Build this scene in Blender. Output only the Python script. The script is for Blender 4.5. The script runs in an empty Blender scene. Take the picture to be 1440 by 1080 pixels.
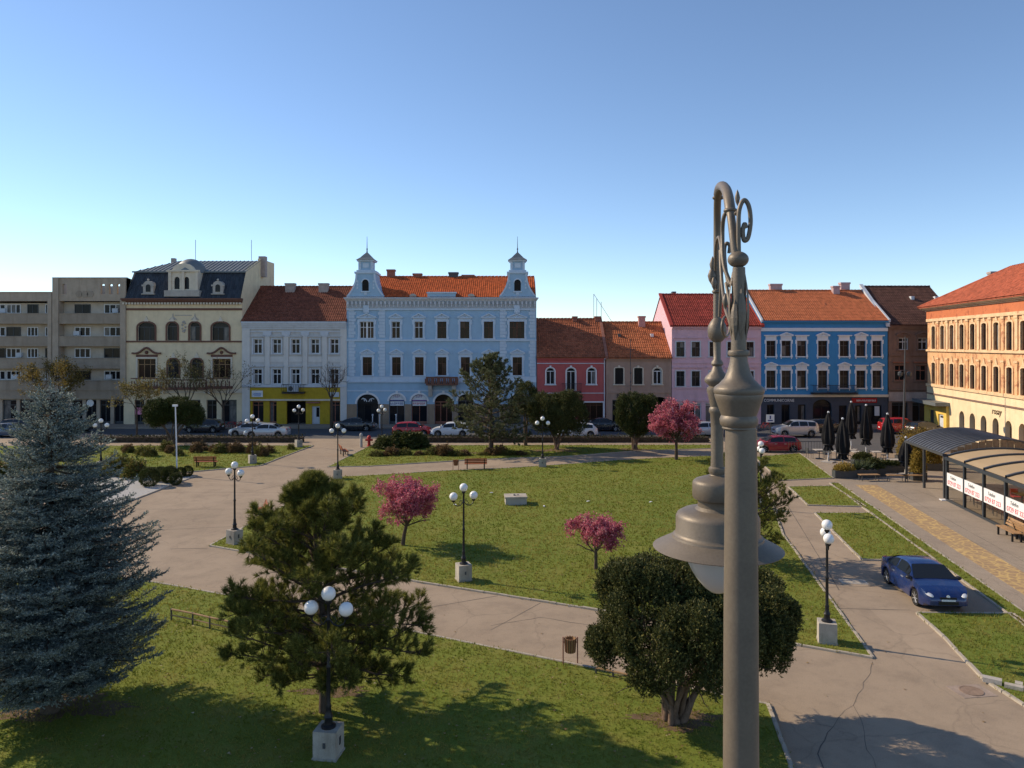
import bpy, math, random
import numpy as np
from mathutils import Vector, Matrix
R = math.radians
random.seed(7)
SC = bpy.context.scene
COL = SC.collection
# ---------------------------------------------------------------- camera
F, HZ, H = 1060.0, 484.0, 9.5            # focal length and horizon in photo pixels (1440 wide), eye height in metres
cam = bpy.data.cameras.new('camera')
cam.lens = F / 1440 * 36; cam.sensor_width = 36; cam.shift_y = -(540 - HZ) / 1440
cam.clip_start = 0.05; cam.clip_end = 6000
co = bpy.data.objects.new('camera', cam); COL.objects.link(co)
co.location = (0, 0, H); co.rotation_euler = (R(90), 0, 0)
SC.camera = co
# ---------------------------------------------------------------- sky, sun, exposure
SUN_EL, SUN_AZ = 33.0, -67.0             # azimuth from +Y towards +X
w = bpy.data.worlds.new('World'); SC.world = w; w.use_nodes = True
nt = w.node_tree; nt.nodes.clear()
sky = nt.nodes.new('ShaderNodeTexSky'); sky.sky_type = 'NISHITA'; sky.sun_disc = False
sky.sun_elevation = R(SUN_EL); sky.sun_rotation = R(SUN_AZ)
sky.altitude = 3000; sky.air_density = 1.15; sky.dust_density = 0.25; sky.ozone_density = 2.4
bg = nt.nodes.new('ShaderNodeBackground'); bg.inputs[1].default_value = 0.125
wo = nt.nodes.new('ShaderNodeOutputWorld')
nt.links.new(sky.outputs[0], bg.inputs[0]); nt.links.new(bg.outputs[0], wo.inputs[0])
sl = bpy.data.lights.new('sun', 'SUN'); sl.energy = 3.8; sl.angle = R(0.53); sl.color = (1.0, 0.82, 0.60)
so = bpy.data.objects.new('sun', sl); COL.objects.link(so)
sd = Vector((math.sin(R(SUN_AZ)) * math.cos(R(SUN_EL)), math.cos(R(SUN_AZ)) * math.cos(R(SUN_EL)), math.sin(R(SUN_EL))))
so.rotation_euler = sd.to_track_quat('Z', 'Y').to_euler(); so.location = sd * 80
SC.view_settings.view_transform = 'Standard'; SC.view_settings.look = 'None'
SC.view_settings.exposure = 0.5; SC.view_settings.gamma = 1.0
SC.cycles.use_denoising = True
SC.cycles.max_bounces = 6; SC.cycles.diffuse_bounces = 3; SC.cycles.glossy_bounces = 3
SC.cycles.transmission_bounces = 4; SC.cycles.transparent_max_bounces = 6
SC.cycles.caustics_reflective = False; SC.cycles.caustics_refractive = False

# ---------------------------------------------------------------- helpers
def G(px, py, z=0.0):
    """photo pixel -> point on the ground (height z)"""
    Y = F * (H - z) / (py - HZ)
    return ((px - 720) / F * Y, Y)

def lin(r, g, b):
    f = lambda c: (c / 12.92 if c <= .04045 else ((c + .055) / 1.055) ** 2.4)
    return (f(r / 255), f(g / 255), f(b / 255))

def tag(o, label=None, cat=None, group=None, kind=None):
    if label: o['label'] = label
    if cat: o['category'] = cat
    if group: o['group'] = group
    if kind: o['kind'] = kind
    return o

def empty(name, loc=(0, 0, 0), rz=0.0, label=None, cat=None, group=None):
    o = bpy.data.objects.new(name, None); COL.objects.link(o)
    o.empty_display_size = .2
    o.location = loc; o.rotation_euler = (0, 0, rz)
    return tag(o, label, cat, group)

def ob(name, me, parent=None, loc=(0, 0, 0), rot=(0, 0, 0), scale=(1, 1, 1)):
    o = bpy.data.objects.new(name, me); COL.objects.link(o)
    o.parent = parent; o.location = loc; o.rotation_euler = rot; o.scale = scale
    return o

def copy_tree(o, parent=None):
    c = o.copy(); COL.objects.link(c); c.parent = parent
    for ch in list(o.children): copy_tree(ch, c)
    return c

class MB:
    def __init__(s): s.v = []; s.f = []; s.m = []
    def face(s, pts, m=0):
        b = len(s.v); s.v += [tuple(p) for p in pts]; s.f.append(tuple(range(b, b + len(pts)))); s.m.append(m)
    def box(s, x0, x1, y0, y1, z0, z1, m=0):
        b = len(s.v)
        s.v += [(x0, y0, z0), (x1, y0, z0), (x1, y1, z0), (x0, y1, z0), (x0, y0, z1), (x1, y0, z1), (x1, y1, z1), (x0, y1, z1)]
        for q in ((0, 3, 2, 1), (4, 5, 6, 7), (0, 1, 5, 4), (1, 2, 6, 5), (2, 3, 7, 6), (3, 0, 4, 7)):
            s.f.append(tuple(b + i for i in q)); s.m.append(m)
        return s
    def prism(s, pts, y0, y1, m=0):
        """polygon in x,z (counter-clockwise seen from -y) extruded from y0 (front) to y1"""
        n = len(pts); b = len(s.v)
        s.v += [(x, y0, z) for x, z in pts] + [(x, y1, z) for x, z in pts]
        s.f.append(tuple(range(b, b + n))); s.m.append(m)
        s.f.append(tuple(range(b + 2 * n - 1, b + n - 1, -1))); s.m.append(m)
        for i in range(n):
            j = (i + 1) % n
            s.f.append((b + i, b + n + i, b + n + j, b + j)); s.m.append(m)
        return s
    def flat(s, pts, z0, z1, m=0):
        """polygon in x,y (counter-clockwise from above) extruded z0..z1"""
        n = len(pts); b = len(s.v)
        s.v += [(x, y, z0) for x, y in pts] + [(x, y, z1) for x, y in pts]
        s.f.append(tuple(range(b + n, b + 2 * n))); s.m.append(m)
        s.f.append(tuple(range(b + n - 1, b - 1, -1))); s.m.append(m)
        for i in range(n):
            j = (i + 1) % n
            s.f.append((b + i, b + j, b + n + j, b + n + i)); s.m.append(m)
        return s
    def lathe(s, prof, c=(0, 0, 0), seg=16, m=0, rot=None):
        b = len(s.v); n = len(prof)
        for r, z in prof:
            for k in range(seg):
                a = 2 * math.pi * k / seg
                p = Vector((r * math.cos(a), r * math.sin(a), z))
                if rot is not None: p = rot @ p
                s.v.append((p.x + c[0], p.y + c[1], p.z + c[2]))
        for i in range(n - 1):
            for k in range(seg):
                k2 = (k + 1) % seg
                s.f.append((b + i * seg + k, b + i * seg + k2, b + (i + 1) * seg + k2, b + (i + 1) * seg + k)); s.m.append(m)
        if prof[0][0] > 1e-5: s.f.append(tuple(b + k for k in range(seg - 1, -1, -1))); s.m.append(m)
        if prof[-1][0] > 1e-5: s.f.append(tuple(b + (n - 1) * seg + k for k in range(seg))); s.m.append(m)
        return s
    def ball(s, c, r, seg=16, rings=10, m=0, sz=1.0):
        return s.lathe([(r * math.sin(math.pi * i / rings) + (1e-6 if i in (0, rings) else 0), -r * sz * math.cos(math.pi * i / rings)) for i in range(rings + 1)], c, seg, m)
    def tube(s, pts, rad, seg=8, m=0):
        pts = [Vector(p) for p in pts]; n = len(pts)
        if not hasattr(rad, '__len__'): rad = [rad] * n
        b = len(s.v); up = None
        for i, p in enumerate(pts):
            t = (pts[min(i + 1, n - 1)] - pts[max(i - 1, 0)]).normalized()
            if up is None:
                up = Vector((0, 0, 1)) if abs(t.z) < .9 else Vector((1, 0, 0))
            u = t.cross(up)
            if u.length < 1e-4: u = t.orthogonal()
            u.normalize(); up = u.cross(t).normalized(); v = up
            for k in range(seg):
                a = 2 * math.pi * k / seg
                q = p + (u * math.cos(a) + v * math.sin(a)) * rad[i]
                s.v.append(tuple(q))
        for i in range(n - 1):
            for k in range(seg):
                k2 = (k + 1) % seg
                s.f.append((b + i * seg + k, b + i * seg + k2, b + (i + 1) * seg + k2, b + (i + 1) * seg + k)); s.m.append(m)
        s.f.append(tuple(b + k for k in range(seg - 1, -1, -1))); s.m.append(m)
        s.f.append(tuple(b + (n - 1) * seg + k for k in range(seg))); s.m.append(m)
        return s
    def mesh(s, name, mats, smooth=None):
        me = bpy.data.meshes.new(name); me.from_pydata(s.v, [], s.f)
        for mt in (mats if isinstance(mats, (list, tuple)) else [mats]): me.materials.append(mt)
        if any(s.m): me.polygons.foreach_set('material_index', s.m)
        if smooth is not None:
            me.shade_smooth()
            if smooth < 179: me.set_sharp_from_angle(angle=R(smooth))
        me.update(); return me
    def build(s, name, mats, parent=None, loc=(0, 0, 0), rot=(0, 0, 0), smooth=None):
        return ob(name, s.mesh(name, mats, smooth), parent, loc, rot)

def tri_mesh(name, V, mats):
    """V: (n,3,3) array of loose triangles"""
    n = len(V); me = bpy.data.meshes.new(name)
    me.vertices.add(n * 3); me.loops.add(n * 3); me.polygons.add(n)
    me.vertices.foreach_set('co', np.ascontiguousarray(V, dtype=np.float32).ravel())
    me.loops.foreach_set('vertex_index', np.arange(n * 3, dtype=np.int32))
    me.polygons.foreach_set('loop_start', np.arange(0, n * 3, 3, dtype=np.int32))
    for mt in (mats if isinstance(mats, (list, tuple)) else [mats]): me.materials.append(mt)
    me.update(calc_edges=True); return me

# ---------------------------------------------------------------- materials
class NT:
    def __init__(s, name):
        s.mat = bpy.data.materials.new(name); s.mat.use_nodes = True
        s.t = s.mat.node_tree; s.t.nodes.clear()
        s.out = s.n('ShaderNodeOutputMaterial')
        s.bs = s.n('ShaderNodeBsdfPrincipled'); s.l(s.bs.outputs[0], s.out.inputs[0])
    def n(s, ty, **k):
        nd = s.t.nodes.new(ty)
        for a, b in k.items(): setattr(nd, a, b)
        return nd
    def l(s, a, b): s.t.links.new(a, b)
    def coord(s, which='Object', scale=(1, 1, 1)):
        tc = s.n('ShaderNodeTexCoord'); mp = s.n('ShaderNodeMapping'); mp.inputs['Scale'].default_value = scale
        s.l(tc.outputs[which], mp.inputs[0]); return mp.outputs[0]
    def noise(s, vec, scale, detail=4, rough=.6):
        nd = s.n('ShaderNodeTexNoise'); nd.inputs['Scale'].default_value = scale; nd.inputs['Detail'].default_value = detail
        nd.inputs['Roughness'].default_value = rough; s.l(vec, nd.inputs['Vector']); return nd.outputs['Fac']
    def ramp(s, fac, stops, interp='LINEAR'):
        nd = s.n('ShaderNodeValToRGB'); nd.color_ramp.interpolation = interp
        e = nd.color_ramp.elements
        while len(e) < len(stops): e.new(.5)
        for i, (p, c) in enumerate(stops):
            e[i].position = p; e[i].color = (*c, 1) if hasattr(c, '__len__') else (c, c, c, 1)
        s.l(fac, nd.inputs[0]); return nd.outputs[0]
    def mix(s, fac, a, b, blend='MIX'):
        nd = s.n('ShaderNodeMix', data_type='RGBA', blend_type=blend)
        for inp, val in ((nd.inputs[0], fac), (nd.inputs[6], a), (nd.inputs[7], b)):
            if hasattr(val, 'is_linked') or hasattr(val, 'links'): s.l(val, inp)
            elif hasattr(val, '__len__'): inp.default_value = (*val, 1)
            else: inp.default_value = val
        return nd.outputs[2]
    def bump(s, h, strength=.3, dist=.02):
        nd = s.n('ShaderNodeBump'); nd.inputs['Strength'].default_value = strength; nd.inputs['Distance'].default_value = dist
        s.l(h, nd.inputs['Height']); s.l(nd.outputs[0], s.bs.inputs['Normal'])
    def rough(s, r, spec=.3, metal=0.0):
        s.bs.inputs['Roughness'].default_value = r; s.bs.inputs['Specular IOR Level'].default_value = spec
        s.bs.inputs['Metallic'].default_value = metal; return s

def sc3(c, k): return tuple(min(1, x * k) for x in c)

def mat(name, c, rough=.75, var=.14, scale=2.5, bump=.15, metal=0.0, spec=.25, stain=0.0, fine=30, peel=None, peel_at=.56, peel_scale=1.0):
    t = NT(name); v = t.coord()
    a = t.noise(v, scale, 5); b = t.noise(v, fine, 3)
    col = t.ramp(a, [(.3, sc3(c, 1 - var)), (.7, sc3(c, 1 + var))])
    col = t.mix(.25, col, t.ramp(b, [(.35, sc3(c, 1 - 1.4 * var)), (.65, sc3(c, 1 + 1.2 * var))]))
    if stain > 0:
        sv = t.coord(scale=(1.3, 1.3, .22)); sn = t.noise(sv, .9, 6, .7)
        col = t.mix(t.ramp(sn, [(.5, 0.0), (.72, stain)]), col, sc3((c[0] * .55, c[1] * .5, c[2] * .45), 1))
        pv = t.noise(v, .55, 8, .65)
        col = t.mix(t.ramp(pv, [(.56, 0.0), (.64, stain * .8)]), col, (c[0] * .8 + .04, c[1] * .8 + .04, c[2] * .8 + .04))
    if peel is not None: col = t.mix(t.ramp(t.noise(v, peel_scale, 9, .72), [(peel_at, 0.0), (peel_at + .07, .85)]), col, peel)
    t.l(col, t.bs.inputs['Base Color']); t.rough(rough, spec, metal)
    if bump: t.bump(b, bump, .01)
    return t.mat

def tile_mat(name, c, inc, moss=.25, var=.3):
    t = NT(name); tc = t.n('ShaderNodeTexCoord')
    sn = t.n('ShaderNodeVectorMath', operation='SNAP'); sn.inputs[1].default_value = (*inc, 100)
    t.l(tc.outputs['Object'], sn.inputs[0])
    wn = t.n('ShaderNodeTexWhiteNoise', noise_dimensions='3D'); t.l(sn.outputs[0], wn.inputs[0])
    col = t.ramp(wn.outputs[0], [(0, sc3(c, 1 - var)), (.5, c), (1, sc3(c, 1 + var * .7))])
    v = t.coord()
    col = t.mix(t.ramp(t.noise(v, .35, 7, .7), [(.45, 0.0), (.7, moss)]), col, sc3((c[0] * .45, c[1] * .5, c[2] * .6), 1))
    col = t.mix(t.ramp(t.noise(v, 2.2, 5, .7), [(.5, 0.0), (.72, moss * .8)]), col, sc3((c[0] * .5, c[1] * .55, c[2] * .6), 1))
    t.l(col, t.bs.inputs['Base Color']); t.rough(.85, .15); return t.mat

def glass_pane(name, dark, mid, lightc, share=(.62, .88)):
    t = NT(name); oi = t.n('ShaderNodeObjectInfo')
    col = t.ramp(oi.outputs['Random'], [(0, dark), (share[0], mid), (share[1], lightc)], 'CONSTANT')
    v = t.coord(scale=(1, 1, .5)); nz = t.noise(v, 2.3, 3)
    col = t.mix(t.ramp(nz, [(.35, 0.0), (.65, .55)]), col, (.012, .013, .016))
    t.l(col, t.bs.inputs['Base Color']); t.rough(.09, .14); return t.mat

def foliage(name, dark, light, trans=.3, clump=1.2, tip=None, rough=.6):
    t = NT(name); g = t.n('ShaderNodeNewGeometry')
    v = t.coord()
    col = t.ramp(g.outputs['Random Per Island'], [(0, dark), (1, light)])
    if tip is not None: col = t.ramp(g.outputs['Random Per Island'], [(0, dark), (.8, light), (.93, tip)])
    col = t.mix(t.ramp(t.noise(v, clump, 3), [(.35, .0), (.7, .55)]), col, sc3(light, .75))
    t.l(col, t.bs.inputs['Base Color']); t.rough(rough, .25)
    tr = t.n('ShaderNodeBsdfTranslucent'); t.l(col, tr.inputs[0])
    mx = t.n('ShaderNodeMixShader'); mx.inputs[0].default_value = trans
    t.l(t.bs.outputs[0], mx.inputs[1]); t.l(tr.outputs[0], mx.inputs[2]); t.l(mx.outputs[0], t.out.inputs[0])
    return t.mat

def ground_mat(name, c, c2, c3, s1=.12, s2=1.1, fine=60, bump=.35, rough=.92, wear=0.0):
    t = NT(name); v = t.coord()
    col = t.ramp(t.noise(v, s1, 6, .6), [(.32, c), (.68, c2)])
    col = t.mix(t.ramp(t.noise(v, s2, 6, .68), [(.46, 0.0), (.7, .65)]), col, c3)
    if wear:
        vo = t.n('ShaderNodeTexVoronoi'); vo.inputs['Scale'].default_value = .16; t.l(v, vo.inputs['Vector'])
        sp = t.n('ShaderNodeSeparateColor'); t.l(vo.outputs['Color'], sp.inputs[0])
        col = t.mix(t.ramp(sp.outputs[0], [(.0, wear), (.3, 0.0)]), col, sc3(c, .72)); col = t.mix(t.ramp(sp.outputs[1], [(.7, 0.0), (1.0, wear)]), col, sc3(c2, 1.18))
        col = t.mix(t.ramp(t.noise(v, 5.5, 6, .75), [(.52, 0.0), (.75, wear)]), col, sc3(c3, .7))
        ve = t.n('ShaderNodeTexVoronoi', feature='DISTANCE_TO_EDGE'); ve.inputs['Scale'].default_value = .45; nz = t.n('ShaderNodeTexNoise'); nz.inputs['Scale'].default_value = 1.3; t.l(v, nz.inputs['Vector'])
        ad = t.n('ShaderNodeMix', data_type='VECTOR'); ad.inputs[0].default_value = .35; t.l(v, ad.inputs[4]); t.l(nz.outputs['Color'], ad.inputs[5]); t.l(ad.outputs[1], ve.inputs['Vector'])
        col = t.mix(t.ramp(ve.outputs['Distance'], [(.0, wear), (.012, 0.0)]), col, sc3(c3, .6))
    fn = t.noise(v, fine, 3, .7)
    col = t.mix(.35, col, t.ramp(fn, [(.35, sc3(c, .62)), (.65, sc3(c2, 1.35))]))
    t.l(col, t.bs.inputs['Base Color']); t.rough(rough, .2); t.bump(fn, bump, .015); return t.mat

def paint(name, c, rough=.25, coat=.6, metal=.15):
    t = NT(name); t.bs.inputs['Base Color'].default_value = (*c, 1); t.rough(rough, .5, metal)
    v = t.coord(); d = t.noise(v, 3, 5)
    col = t.mix(t.ramp(d, [(.45, 0.0), (.8, .16)]), c, (.22, .19, .16)); t.l(col, t.bs.inputs['Base Color'])
    t.bs.inputs['Coat Weight'].default_value = coat; t.bs.inputs['Coat Roughness'].default_value = .08
    return t.mat

MT = {}
MT['white'] = mat('white_paint', (.72, .73, .74), .6, .06)
MT['offwhite'] = mat('trim_white', (.55, .58, .62), .7, .1, stain=.3)
MT['cream_trim'] = mat('cream_trim', (.66, .58, .46), .7, .1, stain=.25)
MT['conc'] = mat('concrete', (.42, .39, .35), .9, .18, 1.5, .4, stain=.35)
MT['block'] = mat('pale_concrete', (.40, .365, .31), .9, .22, 3.5, .5, stain=.8)
MT['kerb'] = mat('kerb_concrete', (.40, .355, .29), .92, .28, 1.2, .4)
MT['black'] = mat('black_metal', (.02, .02, .022), .45, .2, 5, .05, .3, .4)
MT['dgrey'] = mat('dark_grey_metal', (.07, .075, .08), .5, .15, 4, .05, .2, .4)
MT['wood'] = mat('bench_wood', (.30, .10, .045), .6, .25, 6, .2)
MT['woodtan'] = mat('tan_wood', (.33, .20, .10), .65, .25, 6, .2)
MT['rubber'] = mat('tyre_rubber', (.018, .018, .018), .85, .1)
MT['rim'] = mat('alloy', (.55, .55, .56), .35, .08, metal=.7, bump=0)
MT['iron'] = mat('balcony_iron', (.03, .03, .032), .6, .2)
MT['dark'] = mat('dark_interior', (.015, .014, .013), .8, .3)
MT['glass'] = glass_pane('window_glass', (.012, .014, .018), (.03, .03, .032), (.20, .19, .18), (.58, .87))
MT['bglass'] = glass_pane('brown_glass', (.03, .018, .012), (.06, .03, .018), (.10, .06, .04))
MT['cglass'] = glass_pane('car_glass', (.012, .014, .016), (.012, .014, .016), (.012, .014, .016))
cg = NT('car_glass_dark'); cg.bs.inputs['Base Color'].default_value = (.012, .014, .016, 1); cg.rough(.04, .6); MT['cglass'] = cg.mat
MT['bark'] = mat('bark', (.085, .062, .045), .95, .35, 6, .8)
MT['barkred'] = mat('yew_bark', (.15, .10, .07), .95, .35, 6, .8)
MT['red'] = mat('red_plastic', (.45, .03, .03), .5, .15)
MT['chim'] = mat('chimney_render', (.40, .33, .30), .9, .2, stain=.4)
MT['brick'] = mat('brick_red', (.30, .13, .09), .9, .25)
MT['lead'] = mat('zinc_roof', (.16, .18, .19), .55, .2, 1.5, .1, .3, .4)
gl = NT('globe_glass'); gl.bs.inputs['Base Color'].default_value = (.82, .81, .78, 1); gl.rough(.25, .5)
gl.bs.inputs['Subsurface Weight'].default_value = .0; MT['globe'] = gl.mat

# ---------------------------------------------------------------- text
def text(s, size, m, parent, loc, rot=(R(90), 0, 0), name='lettering', ext=.012, align='LEFT', shear=0.0, sx=1.0):
    cu = bpy.data.curves.new('t', 'FONT'); cu.body = s; cu.size = size; cu.extrude = ext; cu.align_x = align; cu.shear = shear
    cu.resolution_u = 2
    tmp = bpy.data.objects.new('t', cu); COL.objects.link(tmp)
    dg = bpy.context.evaluated_depsgraph_get()
    me = bpy.data.meshes.new_from_object(tmp.evaluated_get(dg)); me.materials.clear(); me.materials.append(m)
    bpy.data.objects.remove(tmp); bpy.data.curves.remove(cu)
    return ob(name, me, parent, loc, rot, (sx, 1, 1))

def strokes(n, wd, ht, m, parent, loc, seed=1):
    """a row of letter-sized marks where the photo's lettering cannot be made out"""
    rg = random.Random(seed); k = MB(); p = wd / n
    for i in range(n):
        x = -wd / 2 + i * p; b = p * .2
        k.box(x, x + b, -.012, 0, 0, ht)
        c = rg.random()
        if c < .35: k.box(x + b, x + p * .7, -.011, 0, ht - b, ht); k.box(x + b, x + p * .7, -.011, 0, ht * .45, ht * .45 + b)
        elif c < .7: k.box(x + p * .5, x + p * .7, -.011, 0, 0, ht); k.box(x + b, x + p * .5, -.01, 0, ht - b, ht); k.box(x + b, x + p * .5, -.01, 0, 0, b)
        else: k.box(x + b, x + p * .7, -.011, 0, 0, b); k.box(x + b, x + p * .6, -.011, 0, ht * .5, ht * .5 + b)
    return k.build('lettering', m, parent, loc)
# ================================================================ GROUND
ASPH = ground_mat('park_asphalt', lin(140, 125, 107), lin(163, 146, 126), lin(110, 98, 86), .13, .9, 45, wear=.34)
ROADM = ground_mat('road_asphalt', (.075, .077, .083), (.10, .10, .105), (.055, .057, .06), .1, 1.0, 40)
PAVM = ground_mat('pavement', lin(140, 128, 114), lin(158, 145, 129), lin(114, 103, 93), .15, 1.2, 25, wear=.35)
GRM = ground_mat('lawn', (.095, .145, .018), (.17, .19, .03), (.24, .185, .055), .16, .9, 22, .8, 1.0)
DIRT = ground_mat('bare_soil', (.13, .085, .05), (.17, .12, .075), (.09, .06, .04), .5, 2, 30, .7)
GRAV = ground_mat('white_gravel', (.34, .34, .33), (.42, .41, .39), (.24, .24, .23), 1, 6, 45, .9)
mb = MB(); mb.face([(-3000, -200, -.09), (3000, -200, -.09), (3000, 5000, -.09), (-3000, 5000, -.09)])
tag(mb.build('ground', ROADM), kind='structure')
mb = MB(); mb.flat([(-140, 76.2), (-140, 85.2), (110, 85.2), (110, 60), (36, 60), (30, 66), (24.5, 69), (21.5, 76.2)][::-1], -.085, -.06)
tag(mb.build('road', ROADM), kind='structure')
a0, a1 = G(1000, 617), G(1056, 636)
mb = MB(); mb.flat([(-90, 2), (60, 2), (60, 64), (40, 66), (30, 66.5), a1, (20.6, 75.8), (-90, 75.8)], -.08, 0.0)
tag(mb.build('path', ASPH), kind='structure')
path = bpy.data.objects['path']
mb = MB(); mb.flat([(-140, 85.3), (110, 85.3), (110, 101), (-140, 101)], -.08, .06)
tag(mb.build('pavement', PAVM), kind='structure')

# right-hand pavement with its mosaic band
def vpx(x740, y): return 900 + (x740 - 900) * (y - 484) / 256.0
pv = [G(vpx(1269, 676), 676), G(vpx(1269, 1020), 1020), (40, 12), (52, 60), (32, 62), G(1130, 640)]
mb = MB(); mb.flat(pv, -.02, .006); tag(mb.build('pavement', PAVM), kind='structure')
mm = NT('yellow_mosaic'); v = mm.coord()
vo = mm.n('ShaderNodeTexVoronoi', feature='DISTANCE_TO_EDGE'); vo.inputs['Scale'].default_value = 2.6; mm.l(v, vo.inputs['Vector'])
vc = mm.n('ShaderNodeTexVoronoi'); vc.inputs['Scale'].default_value = 11; mm.l(v, vc.inputs['Vector'])
c = mm.ramp(vo.outputs['Distance'], [(.05, lin(205, 175, 115)), (.12, lin(160, 134, 104))])
c = mm.mix(.35, c, mm.ramp(vc.outputs['Distance'], [(0, lin(190, 160, 110)), (1, lin(110, 92, 75))]))
c = mm.mix(mm.ramp(mm.noise(v, .8, 6, .7), [(.45, 0.0), (.7, .6)]), c, lin(135, 115, 98))
mm.l(c, mm.bs.inputs['Base Color']); mm.rough(.9, .2); mm.bump(vc.outputs['Distance'], .4, .01)
mb = MB(); ya, yb = 682, 1000
mb.flat([G(vpx(1292, ya), ya), G(vpx(1292, yb), yb), G(vpx(1330, yb), yb), G(vpx(1330, ya), ya)], .0, .011)
tag(mb.build('mosaic_strip', mm.mat), kind='structure')
JOINT = mat('joint_dark', (.115, .10, .085), .95, .3)
def ribbon(pts, wd, z, m, name, parent, jit=.0, step=.35):
    P = [Vector((*p, z)) for p in pts]; q = [P[0]]
    for a, b in zip(P[:-1], P[1:]):
        n = max(1, int((b - a).length / step))
        for i in range(1, n + 1):
            p = a.lerp(b, i / n)
            if jit and i < n: p += Vector((random.uniform(-jit, jit), random.uniform(-jit, jit), 0))
            q.append(p)
    mbb = MB(); L = []
    for i, p in enumerate(q):
        t = (q[min(i + 1, len(q) - 1)] - q[max(i - 1, 0)]).normalized(); nn = Vector((-t.y, t.x, 0)) * wd * (random.uniform(.4, 1.1) if jit else 1)
        L.append((p + nn, p - nn))
    for (a, b), (c, d) in zip(L[:-1], L[1:]): mbb.face([a, b, d, c])
    return mbb.build(name, m, parent)
for pts, wd, j in [([(1227, 931), (1214, 968), (1200, 992), (1180, 1008), (1172, 1022), (1120, 1012)], .007, .07),
                   ([(1200, 992), (1210, 1010), (1216, 1040), (1232, 1080)], .007, .07),
                   ([(880, 858 + 30), (760, 868), (690, 880)], .014, .05), ([(1172, 1022), (1150, 1060), (1158, 1080)], .014, .05)]:
    ribbon([G(*p) for p in pts], wd, .004, JOINT, 'crack', path, j)
for pts in [[(150, 716), (375, 716)], [(200, 692), (470, 693)], [(240, 772), (292, 771)], [(690, 886), (760, 848)], [(1101, 700), (1180, 830)],
            [(1160, 826), (1262, 824)], [(230, 745), (340, 740)], [(360, 690), (455, 668)], [(1150, 855), (1280, 858)], [(610, 853), (700, 838)]]:
    ribbon([G(*p) for p in pts], .018, .004, JOINT, 'joint', path, .012, .8)
for pts in [[(1240, 720), (1400, 718)], [(1290, 690), (1325, 703)], [(1330, 742), (1440, 800)], [(1258, 690), (1440, 790)]]:
    ribbon([G(*p) for p in pts], .015, .010, JOINT, 'joint', path, .01, .8)

# ---------------------------------------------------------------- lawns
LAWNS = {
 'A': [(295, 768), (475, 671), (520, 669), (637, 662), (714, 659), (800, 653), (864, 648), (916, 645), (991, 642), (1062, 645), (1101, 752), (1145, 812), (1169, 845), (1227, 926), (1128, 909), (818, 855), (588, 819)][::-1],
 'B': [(-620, 690), (211, 819), (319, 838), (578, 889), (711, 916), (836, 942), (883, 952), (1080, 992), (1112, 1080), (1180, 1270), (-1200, 1270)],
 'C': [(-330, 690), (60, 676), (271, 664), (367, 655), (400, 642), (441, 627), (-300, 628)],
 'D': [(461, 657), (520, 656), (617, 650), (675, 646.5), (753, 643.6), (806, 641.6), (890, 635), (1000, 631), (1000, 626), (521, 627)],
 'E': [(1061, 643), (1097, 676), (1172, 673), (1125, 638)],
 'F': [(1109, 685), (1136, 711), (1218, 713), (1171, 684)],
 'G': [(1146, 722), (1212, 788), (1262, 789), (1317, 789.5), (1224, 722)],
 'H': [(1180, 679), (vpx(1249, 679), 679), (vpx(1249, 1000), 1000), (vpx(1267, 1000), 1000)],
 'I': [(1290, 863), (1328, 897), (1384, 957), (1440, 993), (1530, 1050), (1700, 1050), (1425, 864)],
}
lw = {}
for k, pp in LAWNS.items():
    P = [G(*p) for p in pp]
    if k == 'H': P = [G(vpx(1249, 680), 680), G(vpx(1249, 1000), 1000), G(vpx(1266, 1000), 1000), G(vpx(1266, 680), 680)]
    ar = sum(a[0] * b[1] - b[0] * a[1] for a, b in zip(P, P[1:] + P[:1]))
    if ar < 0: P = P[::-1]
    lw[k] = P
    m_ = MB(); m_.flat(P, -.02, .045); tag(m_.build('lawn', GRM), kind='structure')

def inside(poly, x, y):
    r = np.zeros(len(x), bool); n = len(poly)
    for i in range(n):
        (x0, y0), (x1, y1) = poly[i], poly[(i + 1) % n]
        c = ((y0 > y) != (y1 > y)) & (x < (x1 - x0) * (y - y0) / (y1 - y0 + 1e-12) + x0); r ^= c
    return r

# blades: one loose-triangle mesh over the lawns that are near enough to show them
gr = np.random.default_rng(3)
bt = NT('grass_blades'); v = bt.coord(); bg_ = bt.n('ShaderNodeNewGeometry')
c = bt.ramp(bt.noise(v, .22, 5, .65), [(.30, (.11, .145, .014)), (.5, (.20, .205, .030)), (.68, (.30, .245, .06))])
c = bt.mix(bt.ramp(bt.noise(v, 1.4, 5, .7), [(.48, 0.0), (.66, .8)]), c, (.30, .235, .07))
c = bt.mix(bt.ramp(bt.noise(v, .8, 4, .6), [(.5, 0.0), (.68, .75)]), c, (.085, .13, .010))
c = bt.mix(.45, c, bt.ramp(bg_.outputs['Random Per Island'], [(0, .45), (1, 1.0)]), 'MULTIPLY'); c = bt.mix(1.0, c, (1.25, 1.25, 1.25), 'MULTIPLY')
bt.l(c, bt.bs.inputs['Base Color']); bt.rough(.75, .2); tr_ = bt.n('ShaderNodeBsdfTranslucent'); bt.l(c, tr_.inputs[0]); mx_ = bt.n('ShaderNodeMixShader'); mx_.inputs[0].default_value = .4
bt.l(bt.bs.outputs[0], mx_.inputs[1]); bt.l(tr_.outputs[0], mx_.inputs[2]); bt.l(mx_.outputs[0], bt.out.inputs[0]); BL = bt.mat
tris = []
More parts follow.
